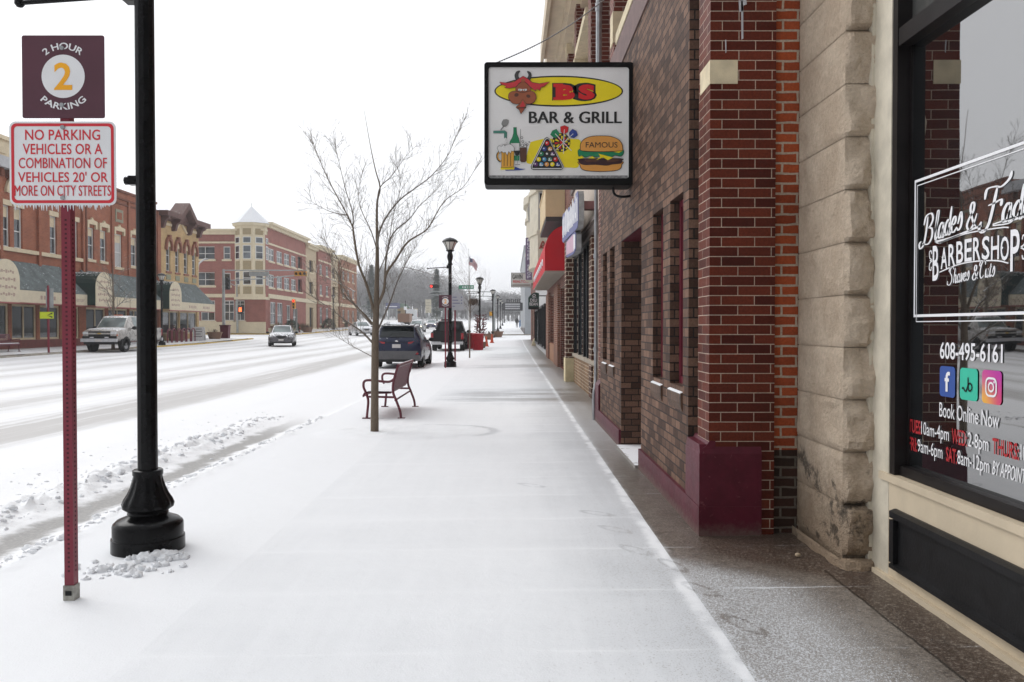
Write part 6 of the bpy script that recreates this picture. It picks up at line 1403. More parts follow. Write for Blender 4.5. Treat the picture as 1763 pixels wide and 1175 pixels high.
# hanging basket and dry climbing stems at the lamp over the bins
x,y=X(815,57.4),57.4; t=thing('hanging_basket','dead hanging flower basket on the lamp over the red bins','basket',(x,y,Z(524,y)))
MB().lathe([(.05,0),(.20,.12),(.27,.34),(.25,.36),(.0,.34)],(x,y,Z(526,y)),12).build('bowl',M_TWIG,t,40)
m=MB(); rnd=random.Random(5)
for i in range(90):
    a=rnd.random()*6.28; m.tube([(x,y,Z(522,y)),(x+.25*math.cos(a),y+.25*math.sin(a),Z(518,y)+.15*rnd.random()),(x+.36*math.cos(a),y+.36*math.sin(a),Z(524,y)+.3*rnd.uniform(-.6,1))],.014,3)
m.build('dead_flowers',M_TWIG,t); MB().tube([(x,y,Z(514,y)),(x,y,Z(506,y)),(X(826,57.5)-.07,57.5,Z(504,y))],.012,4).build('hanger',M_BLK,t)
x,y=X(827,56.6),56.6; t=thing('climbing_stems','dry reddish climbing stems in a tub round the lamp behind the bins','plant',(x,y,zs(x,y))); m=MB()
for i in range(9):
    a=rnd.random()*6.28; m.tube(smooth_path([(x+.25*math.cos(a+k*.5),y+.25*math.sin(a+k*.5),zs(x,y)+.4+.42*k) for k in range(5)],3),.016,4)
    for k in range(16):
        b=rnd.random()*6.28; z=zs(x,y)+.6+1.6*rnd.random(); q=.22+.3*rnd.random(); m.tube([(x+.2*math.cos(b),y+.2*math.sin(b),z),(x+q*math.cos(b),y+q*math.sin(b),z+.12)],.02,3)
m.build('stems',mat('reddish_stems',(.17,.045,.045),.8,0,.4,3,snow=.2),t); MB().lathe([(.33,0),(.42,.42),(.38,.42),(0,.38)],(x,y,zs(x,y)),14).build('tub',M_POT,t,40)
# far frosted wood
M_FROST=mat('frosted_far_wood',(.36,.355,.36),.95,0,.28,.25); M_FROSTD=mat('frosted_conifer',(.075,.10,.085),.95,0,.35,1.2,snow=.06)
def wood(name,label,items,seed,mt=M_FROST,cone=False):
    rnd=random.Random(seed); m=MB()
    for (x,y,h,w_) in items:
        z=rise(y)-.3
        m.tube([(x,y,z),(x+rnd.gauss(0,.2),y,z+h*.45),(x+rnd.gauss(0,.4),y,z+h*.9)],[.22,.15,.05],4)
        for b in range(7):
            a=rnd.random()*6.28; z1=z+h*rnd.uniform(.25,.6); e=Vector((x+w_*.8*math.cos(a),y+w_*.8*math.sin(a),z1+h*rnd.uniform(.15,.32))); m.tube([(x,y,z1),e],[.10,.04],3,cap=False)
        for i in range(int(330)):
            a=rnd.random()*6.28; ph=math.acos(rnd.uniform(-.55,1)); q=rnd.random()**.45
            p=Vector((x+w_*q*math.sin(ph)*math.cos(a),y+w_*q*math.sin(ph)*math.sin(a),z+h*.60+h*.40*q*math.cos(ph)))
            d=Vector((math.cos(a)*.7+rnd.gauss(0,.4),math.sin(a)*.7+rnd.gauss(0,.4),rnd.uniform(.1,1.0))).normalized()*rnd.uniform(.6,1.8); s=d.orthogonal().normalized(); s=Matrix.Rotation(rnd.random()*6.28,3,d)@s*.10
            m.poly([p-s,p+s,p+d])
    return tag(m.build(name,mt),label,'wood',None,'stuff')
rnd=random.Random(77); it=[]
def topy(px):
    tab=[(560,480),(600,474),(625,466),(650,455),(690,452),(720,458),(740,465),(780,480),(800,505),(830,516),(860,524)]
    for (a,b),(c,d) in zip(tab,tab[1:]):
        if a<=px<=c: return lerp(b,d,(px-a)/(c-a))
    return 524
for i in range(190):
    px=560+300*(i+rnd.random())/190; d=rnd.uniform(240,330); ty_=topy(px)+abs(rnd.gauss(0,9)); h=max(4,Z(ty_,d)-rise(d)+.3)
    if i%4==0: h*=.55
    it.append((X(px,d),d,h,h*.30))
wood('far_wood','pale frosted wood closing the end of the street',it,5)
it=[]
for i in range(26):
    px=858+50*rnd.random(); d=rnd.uniform(215,270); h=max(4,Z(rnd.uniform(500,532),d)-rise(d)); it.append((X(px,d),d,h,h*.33))
wood('far_trees','frosted trees rising behind the marquee',it,9)
def conifer(label,px,d,ytop,w_,seed):
    x=X(px,d); z0=rise(d)-.2; h=Z(ytop,d)-z0; t=thing('conifer',label,'tree',(x,d,z0),'dark frosted conifers at the street end'); rnd=random.Random(seed); m=MB()
    for i in range(1500):
        f=rnd.random()**.8; a=rnd.random()*6.28; q=w_*(1-f)*(.35+.65*rnd.random())*(.8+.3*math.sin(f*40)); p=Vector((x+q*math.cos(a),d+q*math.sin(a),z0+h*(.08+.92*f))); u=Vector((math.cos(a),math.sin(a),-.45))*.8; v=Vector((-math.sin(a),math.cos(a),.1))*.22
        m.poly([p-v,p+v,p+u])
    m.build('foliage',M_FROSTD,t); MB().tube([(x,d,z0),(x,d,z0+h*.95)],[.25,.03],6).build('trunk',M_BARK,t)
conifer('tall dark conifer in the wood left of the red signal',752,215,463,2.6,3); conifer('dark conifer just past the end of the apartments',594,172,468,2.3,4); conifer('second dark conifer behind the apartment block end',604,180,478,2.2,6); conifer('dark conifer rising above the middle of the far wood',640,230,456,3.0,8)
# ------------------------------------------------------------------ flag, signals, masts
y=128; x=X(807,y); t=thing('flagpole','tall white pole flying a limp striped flag','flagpole',(x,y,rise(y)))
MB().tube([(x,y,rise(y)-.2),(x,y,Z(431,y))],[.07,.03],8).ball((x,y,Z(430,y)),.10,8).build('pole',mat('flag_white',(.62,.62,.60),.5),t,40)
m=MB(); nu,nv=12,13; A=Vector((x+.06,y,Z(441,y))); H=Vector((0,0,-1.25)); 
def fl(i,j):
    u=i/nu; v=j/nv; return A+Vector((1.25*u+.05*math.sin(v*5),.22*math.sin(u*9+v*2),-1.15*u-.14*math.sin(u*8+v)))+H*v*(1-.12*u)
for j in range(nv):
    for i in range(nu):
        mi=(2 if (i<5 and j<7) else (0 if j%2==0 else 1)); a=[fl(i,j),fl(i+1,j),fl(i+1,j+1),fl(i,j+1)]; m.add(a,[(0,1,2,3)],mi)
m.build('flag',[mat('flag_red',(.45,.06,.08),.8),mat('flag_pale',(.66,.64,.66),.8),mat('flag_navy',(.06,.07,.16),.8)],t)
M_GALV=mat('mast_galvanised',(.36,.38,.38),.5,.3,.12,4); M_SIGY=mat('signal_yellow',(.60,.30,.02),.55,0,.12,6); M_SIGD=mat('signal_dark',(.035,.035,.036),.6); M_LENS=mat('unlit_lens',(.03,.025,.02),.3)
M_LITR=mat('lit_red',(1,.03,.02),.5,0,.0,1,emit=2.2); M_LITO=mat('lit_orange',(1,.16,.04),.5,0,0,1,emit=1.6); M_HEAD=mat('lit_headlamp',(1,.86,.60),.4,0,0,1,emit=3.5); M_GSIGN=mat('street_sign_green',(.015,.24,.13),.5)
def head(label,x,y,z,horiz,housing,lit=0,face=-1,n=3,litm=None):
    t=thing('traffic_signal',label,'traffic signal',(x,y,z),'traffic signals at the crossing'); L=.36*n
    m=MB()
    if horiz: m.box(x-L/2,x+L/2,y-.1,y+.12,z-.2,z+.2)
    else: m.box(x-.19,x+.19,y-.1,y+.12,z-L/2,z+L/2)
    m.build('housing',housing,t)
    for k in range(n):
        o=-L/2+.18+.36*k; c=(x+o,y,z) if horiz else (x,y,z-o)
        on=(k==lit)
        MB().lathe([(.13,-.001),(.125,-.02),(.0,-.03)] if face<0 else [(.13,.001),(.125,.02),(0,.03)],(c[0],c[1]+(-.1 if face<0 else .12),c[2]),12,0,'y').build('lens',(litm or M_LITR) if on else M_LENS,t,40)
        v=MB(); n_=12; 
        pts=[(c[0]+.15*math.cos(R(a)),c[2]+.15*math.sin(R(a))) for a in range(-30,211,20)]
        yf=c[1]+(-.1 if face<0 else .12); v.add([(a,yf,b) for a,b in pts]+[(a,yf+face*.22,b) for a,b in pts],[(i,i+1,len(pts)+i+1,len(pts)+i) for i in range(len(pts)-1)]); v.build('visor',housing,t)
    return t
# mast on the far left corner
d=74.2; x=X(385.5,d); z0=zf(x,74); t=thing('signal_mast','galvanised signal mast arm on the far corner by the maroon bin','signal mast',(x,d,z0))
MB().tube([(x,d,z0-.1),(x,d,Z(464,d))],[.15,.11],10).build('pole',M_GALV,t,40)
xe=X(529,d); MB().tube([(x,d,Z(466,d)),(xe,d,Z(466,d))],.055,7).build('arm',M_GALV,t,40); MB().tube([(x,d,Z(484,d)),(X(440,d),d,Z(481,d)),(xe,d,Z(473,d))],.055,7).build('arm',M_GALV,t,40)
MB().box(X(430,d),X(464,d),d-.06,d-.02,Z(476,d),Z(468,d)).build('name_plate',M_GALV,t)
head('yellow horizontal signal at the tip of the far mast arm',X(519,d),d-.15,Z(472,d),True,M_SIGY,-1)
head('dark vertical signal on the far mast pole',X(388,d)+.35,d-.3,Z(489,d),False,M_SIGD,-1)
d=93.9; x=X(409,d); z0=zf(x,94); t=thing('signal_post','grey signal post before the turret with a short bracket arm','signal post',(x,d,z0))
MB().tube([(x,d,z0-.1),(x,d,Z(485,d))],[.12,.10],10).build('pole',M_GALV,t,40); MB().tube([(x,d,Z(494,d)),(x-.9,d-.3,Z(487,d)),(x-1.5,d-.4,Z(484,d))],.05,6).build('arm',M_GALV,t,40)
MB().box(x+.12,x+.62,d-.16,d+.1,Z(541,d),Z(527,d)).build('walk_box',M_SIGD,t); MB().box(x+.22,x+.54,d-.175,d-.161,Z(537,d),Z(530,d)).build('walk_light',M_LITO,t)
d=95.5; x=X(511,d); z0=zf(x,95); t=thing('signal_post','short dark signal post on the corner by the red hydrant','signal post',(x,d,z0)); MB().tube([(x,d,z0-.1),(x,d,Z(532,d))],.10,8).build('pole',mat('post_grey',(.2,.2,.19),.6),t,40); MB().lathe([(.2,-.05),(.2,.25),(.12,.3)],(x,d,z0),8).build('base',M_GALV,t)
head('vertical signal showing red on the corner post by the hydrant',X(507,d),d-.2,Z(524,d),False,M_SIGY,0)
# mast across the crossing on the right pavement
d=94.6; x=X(851,d); z0=zs(x,d); t=thing('signal_mast','signal mast with a green street sign on the right beyond the crossing','signal mast',(x,d,z0))
MB().tube([(x,d,z0-.1),(x,d,Z(501,d))],[.14,.11],10).build('pole',M_GALV,t,40)
xe=X(741,d)
for p,q in ((503,502),(511,508)): MB().tube([(x,d,Z(p,d)),(xe,d,Z(q,d))],.05,7).build('arm',M_GALV,t,40)
for px in (832,800,770): MB().tube([(X(px,d),d,Z(503,d)),(X(px,d),d,Z(510,d))],.04,5).build('strut',M_GALV,t,40)
MB().box(X(790,d),X(816,d),d-.10,d-.06,Z(498,d),Z(491.5,d)).build('street_name_sign',M_GSIGN,t)
m=MB()
for k in range(5): m.box(X(796,d)+k*.26,X(796,d)+k*.26+.15,d-.104,d-.101,Z(496,d),Z(493.5,d))
m.build('street_name_lettering',M_WHITE,t)
MB().box(x-.55,x-.16,d-.1,d+.1,Z(544,d),Z(537,d)).build('walk_box',M_SIGY,t)
head('dark horizontal signal showing red beside the second lamp',X(748.5,d),d-.15,Z(493.5,d),True,M_SIGD,0)
# cobra street light on the side street
d=89; x=X(342,d); z0=zf(FCX,93); t=thing('street_light','white curved street light on the side street before the apartments','street light',(x,d,z0)); MB().tube(smooth_path([(x,d,z0),(x,d,z0+4),(x,d,Z(462,d)),(x+.25,d,Z(452,d)),(X(356,d),d,Z(446,d))],5),.09,7).build('pole',mat('pale_pole',(.55,.56,.57),.5),t,40); MB().ball((X(356,d),d,Z(446.5,d)),.16,8,0,(2,1,.6)).build('lamp_head',M_GREY,t,40)
# arrow sign on its maroon post across the road
d=42.2; x=X(84,d); z0=zf(x,d); t=thing('arrow_sign','bright yellow green arrow sign on a maroon post across the road','sign',(x,d,z0))
m=MB(); sq_post(m,x,d,z0-.1,Z(492,d),.075); m.build('post',_mats['post_maroon'],t)
MB().box(X(70.5,d),X(94,d),d-.07,d-.05,Z(549,d),Z(537.5,d)).build('arrow_panel',mat('fluorescent_yellow',(.60,.72,.02),.5,0,.03),t)
m=MB(); xa_=X(83,d); zz=Z(543.2,d); m.poly([(xa_,d-.075,zz),(xa_+.28,d-.075,zz+.15),(xa_+.28,d-.075,zz+.06)]); m.poly([(xa_,d-.075,zz),(xa_+.28,d-.075,zz-.06),(xa_+.28,d-.075,zz-.15)]); m.build('arrow_mark',A_K,t)
MB().box(X(79,d),X(92,d),d+.05,d+.07,Z(530,d),Z(497,d)).build('sign_back',M_GALV,t)
# ------------------------------------------------------------------ vehicles
def paint(name,c,snow=.34,metal=.3): return mat(name,c,.28,metal,.06,3,snow=snow,coat=.35,spec=.35)
M_TYRE=mat('tyre_rubber',(.018,.018,.018),.85,0,.3,8,spec=.2); M_RIM=mat('alloy_rim',(.30,.30,.31),.35,.7,.2,8); M_CGL=glass('car_glass',(.012,.016,.018),1.5,.03); M_CGLF=glass('car_glass_frosty',(.16,.20,.20),1.6,.1)
M_TL=mat('tail_red',(.32,.008,.012),.2,0,.1,12,coat=.6); M_HLU=mat('headlamp_glass',(.62,.64,.66),.15,0,.1,8); M_CHR=mat('chrome',(.60,.60,.61),.22,.9,.1,6); M_PLA=mat('grey_plastic',(.10,.10,.105),.6,0,.1,8); M_PLB=mat('black_plastic',(.014,.014,.015),.55,0,.2,8,spec=.3); M_PLATE=mat('number_plate',(.55,.53,.52),.4,0,.05); M_AMB=mat('amber_marker',(.50,.10,.02),.3)
def loft(t,st,glassf,paint,glassm,gname=('side_window','windscreen','rear_window')):
    body=MB(); H=[]
    for (y,zl,wl,wm,zm,wb,zb,wt,zt) in st:
        cr=.035 if wt>.5 else .02
        h=[(wl*.6,zl-.0),(wl,zl+.02),(wm,zl+(zm-zl)*.45),(wm*1.0,zm),(wb,zb),(wt,zt),(wt*.5,zt+cr*.8)]
        H.append([(x,y,z) for x,z in h]+[(-x,y,z) for x,z in h[::-1]])
    n=len(H[0]); vs=[p for r_ in H for p in r_]; fs=[]
    for i in range(len(H)-1):
        for j in range(n): fs.append((i*n+j,i*n+(j+1)%n,(i+1)*n+(j+1)%n,(i+1)*n+j))
    fs+=[tuple(range(n-1,-1,-1)),tuple(range((len(H)-1)*n,len(H)*n))]
    body.add(vs,fs); bo=body.build('body',paint,t,32)
    def inset(q,f0,f1,off):
        a,b,c,d=[Vector(p) for p in q]; g=lambda u,v:(a.lerp(b,u)).lerp(d.lerp(c,u),v); nn=(b-a).cross(d-a).normalized()
        return [tuple(g(u,v)+nn*off) for u,v in ((f0,f1),(1-f0,f1),(1-f0,1-f1),(f0,1-f1))],nn
    for (i,kind) in glassf:
        for side in (0,1):
            if kind=='side':
                j=4
                q=[H[i][j],H[i+1][j],H[i+1][j+1],H[i][j+1]] if side==0 else [H[i][n-1-j],H[i+1][n-1-j],H[i+1][n-2-j],H[i][n-2-j]]
                c=sum((Vector(p) for p in q),Vector())/4; pts,nn=inset(q,.06,.09,.006)
                if nn.dot(Vector((c.x,0,0)))<0: pts,nn=inset(q,.06,.09,-.006)
                MB().poly(pts).build('side_window',glassm,t)
            elif side==0:
                q=[H[i][5],H[i+1][5],H[i+1][n-6],H[i][n-6]]
                a=[Vector(p) for p in q]; m=MB(); k=8; lift=.045
                def g(u,v,o=lift):
                    p=a[0].lerp(a[3],u).lerp(a[1].lerp(a[2],u),v); p.z+=.0; nn=(a[1]-a[0]).cross(a[3]-a[0]).normalized(); nn=nn if nn.z>0 else -nn
                    cr=.030*(1-(2*u-1)**2)+.006; return p+nn*cr
                for iu in range(k): m.poly([g(lerp(.04,.96,iu/k),.06),g(lerp(.04,.96,(iu+1)/k),.06),g(lerp(.04,.96,(iu+1)/k),.94),g(lerp(.04,.96,iu/k),.94)])
                m.build('windscreen' if kind=='front' else 'rear_window',glassm,t,60)
    return H
def wheels(t,yf,yr,hw,r_,wd=.23,arch=True,rim=M_RIM):
    for y in (yf,yr):
        for s in (1,-1):
            x0=s*(hw-wd); x1=s*hw; m=MB().lathe([(r_*.6,x0),(r_*.96,x0),(r_,x0+s*.03),(r_,x1-s*.03),(r_*.96,x1),(r_*.68,x1+s*.004),(r_*.62,x1-s*.02)],(0,y,r_),22,0,'x'); w_=m.build('wheel',M_TYRE,t,40)
            m=MB().lathe([(r_*.64,x1-s*.015),(r_*.6,x1-s*.03),(.07,x1-s*.02),(.06,x1),(.0,x1)],(0,y,r_),10,0,'x')
            m.build('rim',rim,w_,20)
            if arch: 
                m=MB(); q=[(y+r_*1.2*math.cos(R(a)),r_+r_*1.2*math.sin(R(a))) for a in range(-10,191,20)]; xx=s*(hw-.015); m.prism(q,'x',xx-s*.14,xx); m.build('wheel_arch',M_PLB,t)
def pair(t,name,mt,x0,x1,y0,y1,z0,z1,tr=0):
    for s in (1,-1): MB().box(s*x0,s*x1,y0,y1,z0,z1).build(name,mt,t)
def mirror(t,x,y,z,mt,sz=.11):
    for s in (1,-1):
        m=MB().ball((s*(x+.12),y,z),sz,8,0,(1.1,.6,.8)); m.tube([(s*(x-.06),y,z-.04),(s*(x+.06),y,z-.02)],.025,5); m.build('mirror',mt,t,40)
# --- dark blue car parked at the kerb, seen from behind
def suv(label,x,y,z,rz,pt,lights=None,cat='car',kind='suv',front=False,rear=True,gl=M_CGL,frost=False):
    t=thing('parked_car' if kind=='suv' else kind,label,cat,(x,y,z),'cars on the snowy street',world=False,rz=rz)
    st=[(-2.37,.42,.66,.80,.62,.80,.78,.68,.90),(-2.30,.30,.84,.93,.70,.90,.98,.74,1.06),(-2.22,.27,.88,.95,.74,.91,1.06,.72,1.14),(-1.93,.25,.90,.955,.76,.91,1.08,.66,1.57),(-1.80,.25,.90,.955,.76,.91,1.08,.655,1.60),
        (-.75,.24,.90,.955,.75,.91,1.04,.66,1.64),(.10,.24,.90,.955,.74,.91,1.01,.655,1.60),(.45,.24,.90,.955,.73,.91,1.0,.63,1.50),(1.20,.24,.90,.95,.72,.90,.98,.76,1.03),(1.9,.25,.88,.94,.70,.86,.90,.70,.95),(2.22,.28,.84,.90,.64,.80,.78,.60,.84),(2.36,.36,.66,.78,.56,.68,.66,.5,.72)]
    loft(t,st,[(2,'rear'),(4,'side'),(5,'side'),(3,'side'),(6,'side'),(7,'front')],pt,gl)
    wheels(t,1.42,-1.38,.955,.36)
    MB().prism([(-2.12,1.585),(-1.72,1.625),(-1.72,1.665),(-2.15,1.63)],'x',-.62,.62).build('spoiler',mat('spoiler_black',(.012,.012,.014),.4,snow=.1),t)
    for s in (1,-1): MB().tube([(s*.60,-1.6,1.66),(s*.61,-1.3,1.70),(s*.61,.0,1.70),(s*.60,.25,1.63)],.022,6).build('roof_rail',M_PLA,t)
    m=MB().box(-.90,.90,-2.40,-2.2,.30,.50); m.prism([(-.70,.50),(.70,.50),(.82,.66),(-.82,.66)],'y',-2.405,-2.25); m.build('rear_bumper',M_PLA,t); MB().box(-.72,.72,-2.415,-2.3,.24,.34).build('skid_strip',M_PLB,t)
    for s in (1,-1):
        m=MB(); m.add([(s*.44,-2.345,1.0),(s*.46,-2.36,.86),(s*.80,-2.34,.83),(s*.925,-2.16,.88),(s*.92,-2.10,1.06),(s*.80,-2.28,1.05)],[(0,1,2,5),(5,2,3,4)]); m.v=[(p[0],p[1]-.012,p[2]) for p in m.v]; m.build('tail_lamp',M_TL,t)
        MB().box(s*.60,s*.84,-2.40,-2.3,.53,.60).build('reflector',M_TL,t)
    MB().box(-.16,.16,-2.40,-2.37,.78,.92).build('number_plate',M_PLATE,t); MB().box(-.42,.42,-2.355,-2.30,.985,1.0).build('chrome_strip',M_PLB,t); MB().ball((0,-2.325,1.04),.06,8,0,(1.2,.2,.6)).build('badge',M_CHR,t)
    MB().tube([(0,-2.24,1.16),(.18,-2.14,1.30)],.012,4).build('wiper',M_PLB,t)
    pair(t,'headlamp',M_HLU if not lights else M_HEAD,.52,.80,2.18,2.27,.68,.80); MB().box(-.45,.45,2.24,2.375,.42,.66).build('grille',M_PLB,t); MB().box(-.18,.18,2.38,2.395,.40,.52).build('front_plate',M_PLATE,t)
    mirror(t,.93,.62,1.06,M_PLB); return t
P_NAVY=paint('navy_paint',(.005,.010,.040),.30,.1); x=-4.22; z_=zr(x,31)-.0
car_b=suv('dark blue sport utility car parked by the kerb beyond the bench',X(682.5,31.6),31.6+2.37,zr(-4.2,31.6)+.02,0,P_NAVY)
m=MB(); rnd=random.Random(4)
# --- black pickup ahead of it, seen from behind
def pickup(label,x,y,z,rz,pt,bumper,gl,crew=True,front=False,lift=0,tailc=None):
    t=thing('pickup_truck',label,'pickup truck',(x,y,z),'pickup trucks on the street',world=False,rz=rz); L=lift
    st=[(-.62,.45+L,.86,.98,.80+L,.95,1.14+L,.70,1.80+L),(-.50,.42+L,.88,1.0,.80+L,.95,1.14+L,.72,1.84+L),(.0,.42+L,.88,1.0,.80+L,.95,1.13+L,.73,1.86+L),(.75,.42+L,.88,1.0,.80+L,.95,1.12+L,.72,1.85+L),(1.02,.42+L,.88,1.0,.80+L,.95,1.12+L,.70,1.78+L),(1.62,.42+L,.88,1.0,.80+L,.95,1.12+L,.80,1.18+L),(2.4,.44+L,.88,.99,.80+L,.93,1.08+L,.80,1.14+L),(2.75,.46+L,.86,.97,.78+L,.90,1.02+L,.78,1.07+L),(2.86,.5+L,.80,.92,.74+L,.86,.9+L,.74,.95+L)]
    loft(t,st,[(1,'side'),(2,'side'),(4,'front')],pt,gl)
    m=MB()
    for s in (1,-1):
        m.add([(s*.86,-.63,.46+L),(s*1.0,-.63,.80+L),(s*.97,-.63,1.16+L),(s*.88,-.63,1.18+L),(s*.86,-2.86,.46+L),(s*1.0,-2.86,.80+L),(s*.97,-2.86,1.16+L),(s*.88,-2.86,1.18+L),(s*.84,-.63,.48+L),(s*.84,-2.86,.48+L)],[(0,1,5,4),(1,2,6,5),(2,3,7,6),(3,8,9,7),(4,5,6,7,9),(0,4,9,8)])
    m.box(-.85,.85,-2.80,-.63,.5+L,.60+L); m.build('bed',pt,t,30)
    MB().box(-.83,.83,-2.88,-2.81,.58+L,1.17+L).build('tailgate',pt,t); MB().box(-.12,.12,-2.895,-2.881,.98+L,1.05+L).build('tailgate_handle',M_PLB,t)
    MB().poly([(-.66,-.632,1.22+L),(.66,-.632,1.22+L),(.62,-.632,1.70+L),(-.62,-.632,1.70+L)]).build('rear_window',gl,t)
    pair(t,'tail_lamp',M_TL,.845,1.005,-2.90,-2.78,.72+L,1.10+L)
    m=MB(); m.prism([(-.98,.40+L),(.98,.40+L),(1.0,.58+L),(.42,.58+L),(.36,.52+L),(-.36,.52+L),(-.42,.58+L),(-1.0,.58+L)],'y',-3.02,-2.89); m.build('rear_bumper',bumper,t); MB().box(-.16,.16,-3.03,-3.021,.42+L,.51+L).build('number_plate',M_PLATE,t)
    wheels(t,1.85,-1.75,1.0,.39+L*.35,.27)
    pair(t,'headlamp',M_HLU,.62,.90,2.80,2.89,.84+L,.97+L)
    m=MB().box(-.60,.60,2.84,2.885,.92+L,1.0+L); m.box(-.60,.60,2.84,2.885,.74+L,.83+L); m.build('grille',M_PLB,t); MB().box(-.60,.60,2.845,2.895,.835+L,.915+L).build('grille_bar',pt,t); MB().ball((0,2.895,.875+L),.075,8,0,(1.6,.15,.55)).build('badge',mat('gold_badge',(.42,.28,.06),.4,.5),t)
    MB().box(-.93,.93,2.80,2.885,.60+L,.735+L).build('bumper_top',M_PLB,t); pair(t,'marker_lamp',M_AMB,.88,.96,2.72,2.84,.74+L,.82+L); pair(t,'fog_lamp',M_CHR,.30,.52,2.886,2.90,.63+L,.69+L)
    m=MB(); m.prism([(-.97,.42+L),(.97,.42+L),(.97,.60+L),(-.97,.60+L)],'y',2.82,3.0); m.build('front_bumper',bumper,t); MB().box(-.18,.18,3.001,3.012,.43+L,.55+L).build('front_plate',M_PLATE,t); MB().box(-.85,.85,2.55,2.90,.28+L,.42+L).build('air_dam',M_PLB,t)
    mirror(t,1.0,1.1,1.18+L,M_PLB,.14); 
    for s in (1,-1): MB().box(s*.86,s*1.02,-.5,1.35,.34+L,.39+L).build('running_board',M_CHR if lift else M_PLB,t)
    return t
d=50.5; pickup('black pickup truck parked ahead of the dark blue car',X(769.5,d),d+3.0,zr(-3.9,d)+.02,0,paint('black_paint',(.008,.008,.009),.10,.1),mat('snowy_chrome',(.50,.50,.51),.3,.6,.1,6,snow=.5),M_CGL)
P_SILV=paint('silver_paint',(.42,.40,.375),.33,.35); d=45.0; xx=X(171,d)
tk=pickup('silver pickup truck parked facing us at the far kerb',xx-.05,d+3.0,zr(-22.6,47),math.pi,P_SILV,mat('pale_bumper',(.52,.53,.55),.35,.4),M_CGLF,lift=.16)
MB().box(-.18,.22,.5,.72,2.02,2.10).build('roof_beacon',M_AMB,tk)
# --- oncoming saloon and the traffic behind
def sedan(label,x,y,z,rz,pt,lit=False,group='cars on the snowy street'):
    t=thing('moving_car',label,'car',(x,y,z),group,world=False,rz=rz)
    st=[(-2.28,.40,.62,.76,.58,.72,.78,.60,.90),(-2.15,.28,.80,.87,.62,.80,.92,.66,1.0),(-1.6,.22,.84,.90,.66,.82,.96,.64,1.02),(-.85,.20,.85,.905,.68,.83,.95,.56,1.40),(-.3,.20,.85,.905,.68,.83,.95,.57,1.46),(.35,.20,.85,.905,.67,.83,.94,.57,1.44),(1.15,.20,.85,.90,.66,.83,.92,.70,.96),(1.8,.22,.84,.89,.62,.80,.84,.66,.90),(2.15,.26,.78,.84,.55,.72,.72,.54,.78),(2.30,.32,.6,.72,.50,.60,.6,.44,.66)]
    loft(t,st,[(2,'rear'),(3,'side'),(4,'side'),(5,'front')],pt,M_CGLF); wheels(t,1.38,-1.32,.90,.33,.2)
    pair(t,'headlamp',M_HEAD if lit else M_HLU,.46,.78,2.10,2.19,.64,.74)
    m=MB(); m.prism([(-.38,.74),(.38,.74),(.16,.54),(-.16,.54)],'y',2.20,2.30); m.build('grille',M_PLB,t)
    for s in (1,-1): MB().tube([(s*.42,2.20,.76),(s*.18,2.305,.52)],.025,5).build('chrome_blade',M_CHR,t)
    MB().box(-.17,.17,2.305,2.325,.40,.53).build('front_plate',M_PLATE,t); m=MB(); m.box(-.75,.75,2.1,2.29,.24,.36); m.build('lower_intake',M_PLB,t); pair(t,'tail_lamp',M_TL,.5,.80,-2.29,-2.16,.74,.88); mirror(t,.88,.75,.97,M_PLB,.10); return t
d=57.5; sedan('grey saloon car driving towards us before the turret corner',X(471,d),d+2.3,zr(-17,58)+.02,math.pi+.22,paint('grey_paint',(.10,.095,.105),.36))
d=88; sedan('white car turning in front of the apartment block',X(617,d),d+1.5,zr(-16,88)+.06,math.pi+.45,paint('white_paint',(.62,.63,.65),.36))
d=70; suv('silver car with a frosty windscreen coming up behind the blue car',X(672,d),d+2.3,zr(-10,70)+.02,math.pi,paint('silver_paint_two',(.40,.41,.43),.36),None,'car','moving_car',gl=M_CGLF)
d=106; suv('grey car with lit headlamps in the far lane',X(715,d),d+2.3,zr(-12,106)+.02,math.pi,paint('slate_paint',(.12,.125,.13),.36),1,'car','moving_car',gl=M_CGLF)
d=134; sedan('small dark blue car with lit headlamps far up the street',X(741.5,d),d+2.3,zr(-13,134)+.02,math.pi,paint('dusk_blue_paint',(.06,.065,.13),.36),True)
d=140; t=suv('red and white van with tail lamps climbing the far hill',X(766,d),d+2.3,zr(-11,140)+.02,0,paint('red_white_paint',(.45,.16,.15),.36),None,'car','moving_car')
d=150; x=X(695,d); z=zr(-19,150); t=thing('box_trailer','brown box trailer stopped far up the street','trailer',(x,d,z),world=False)
MB().box(-1.05,1.05,0,4,.9,2.5).build('box',mat('trailer_brown',(.23,.13,.085),.7,snow=.3),t); MB().box(-1.0,1.0,.05,3.9,.55,.89).build('chassis',M_PLB,t); wheels(t,2.8,1.2,1.0,.38,.25,False)
d=205; x=X(706,d); z=rise(d); t=thing('box_van','white box van parked before the far wood','van',(x,d,z),world=False)
MB().box(-1.15,1.15,1.2,6,.8,3.3).build('box',mat('van_white',(.62,.63,.64),.6,snow=.3),t); MB().prism([(1.19,.5),(-.6,.5),(-.7,1.3),(-.2,1.5),(.3,2.3),(1.19,2.35)],'x',-1.0,1.0).build('cab',_mats['van_white'],t); MB().box(-.85,.85,-.30,-.25,1.55,2.1).build('windscreen',M_CGL,t); wheels(t,5,.3,1.05,.42,.25,False)
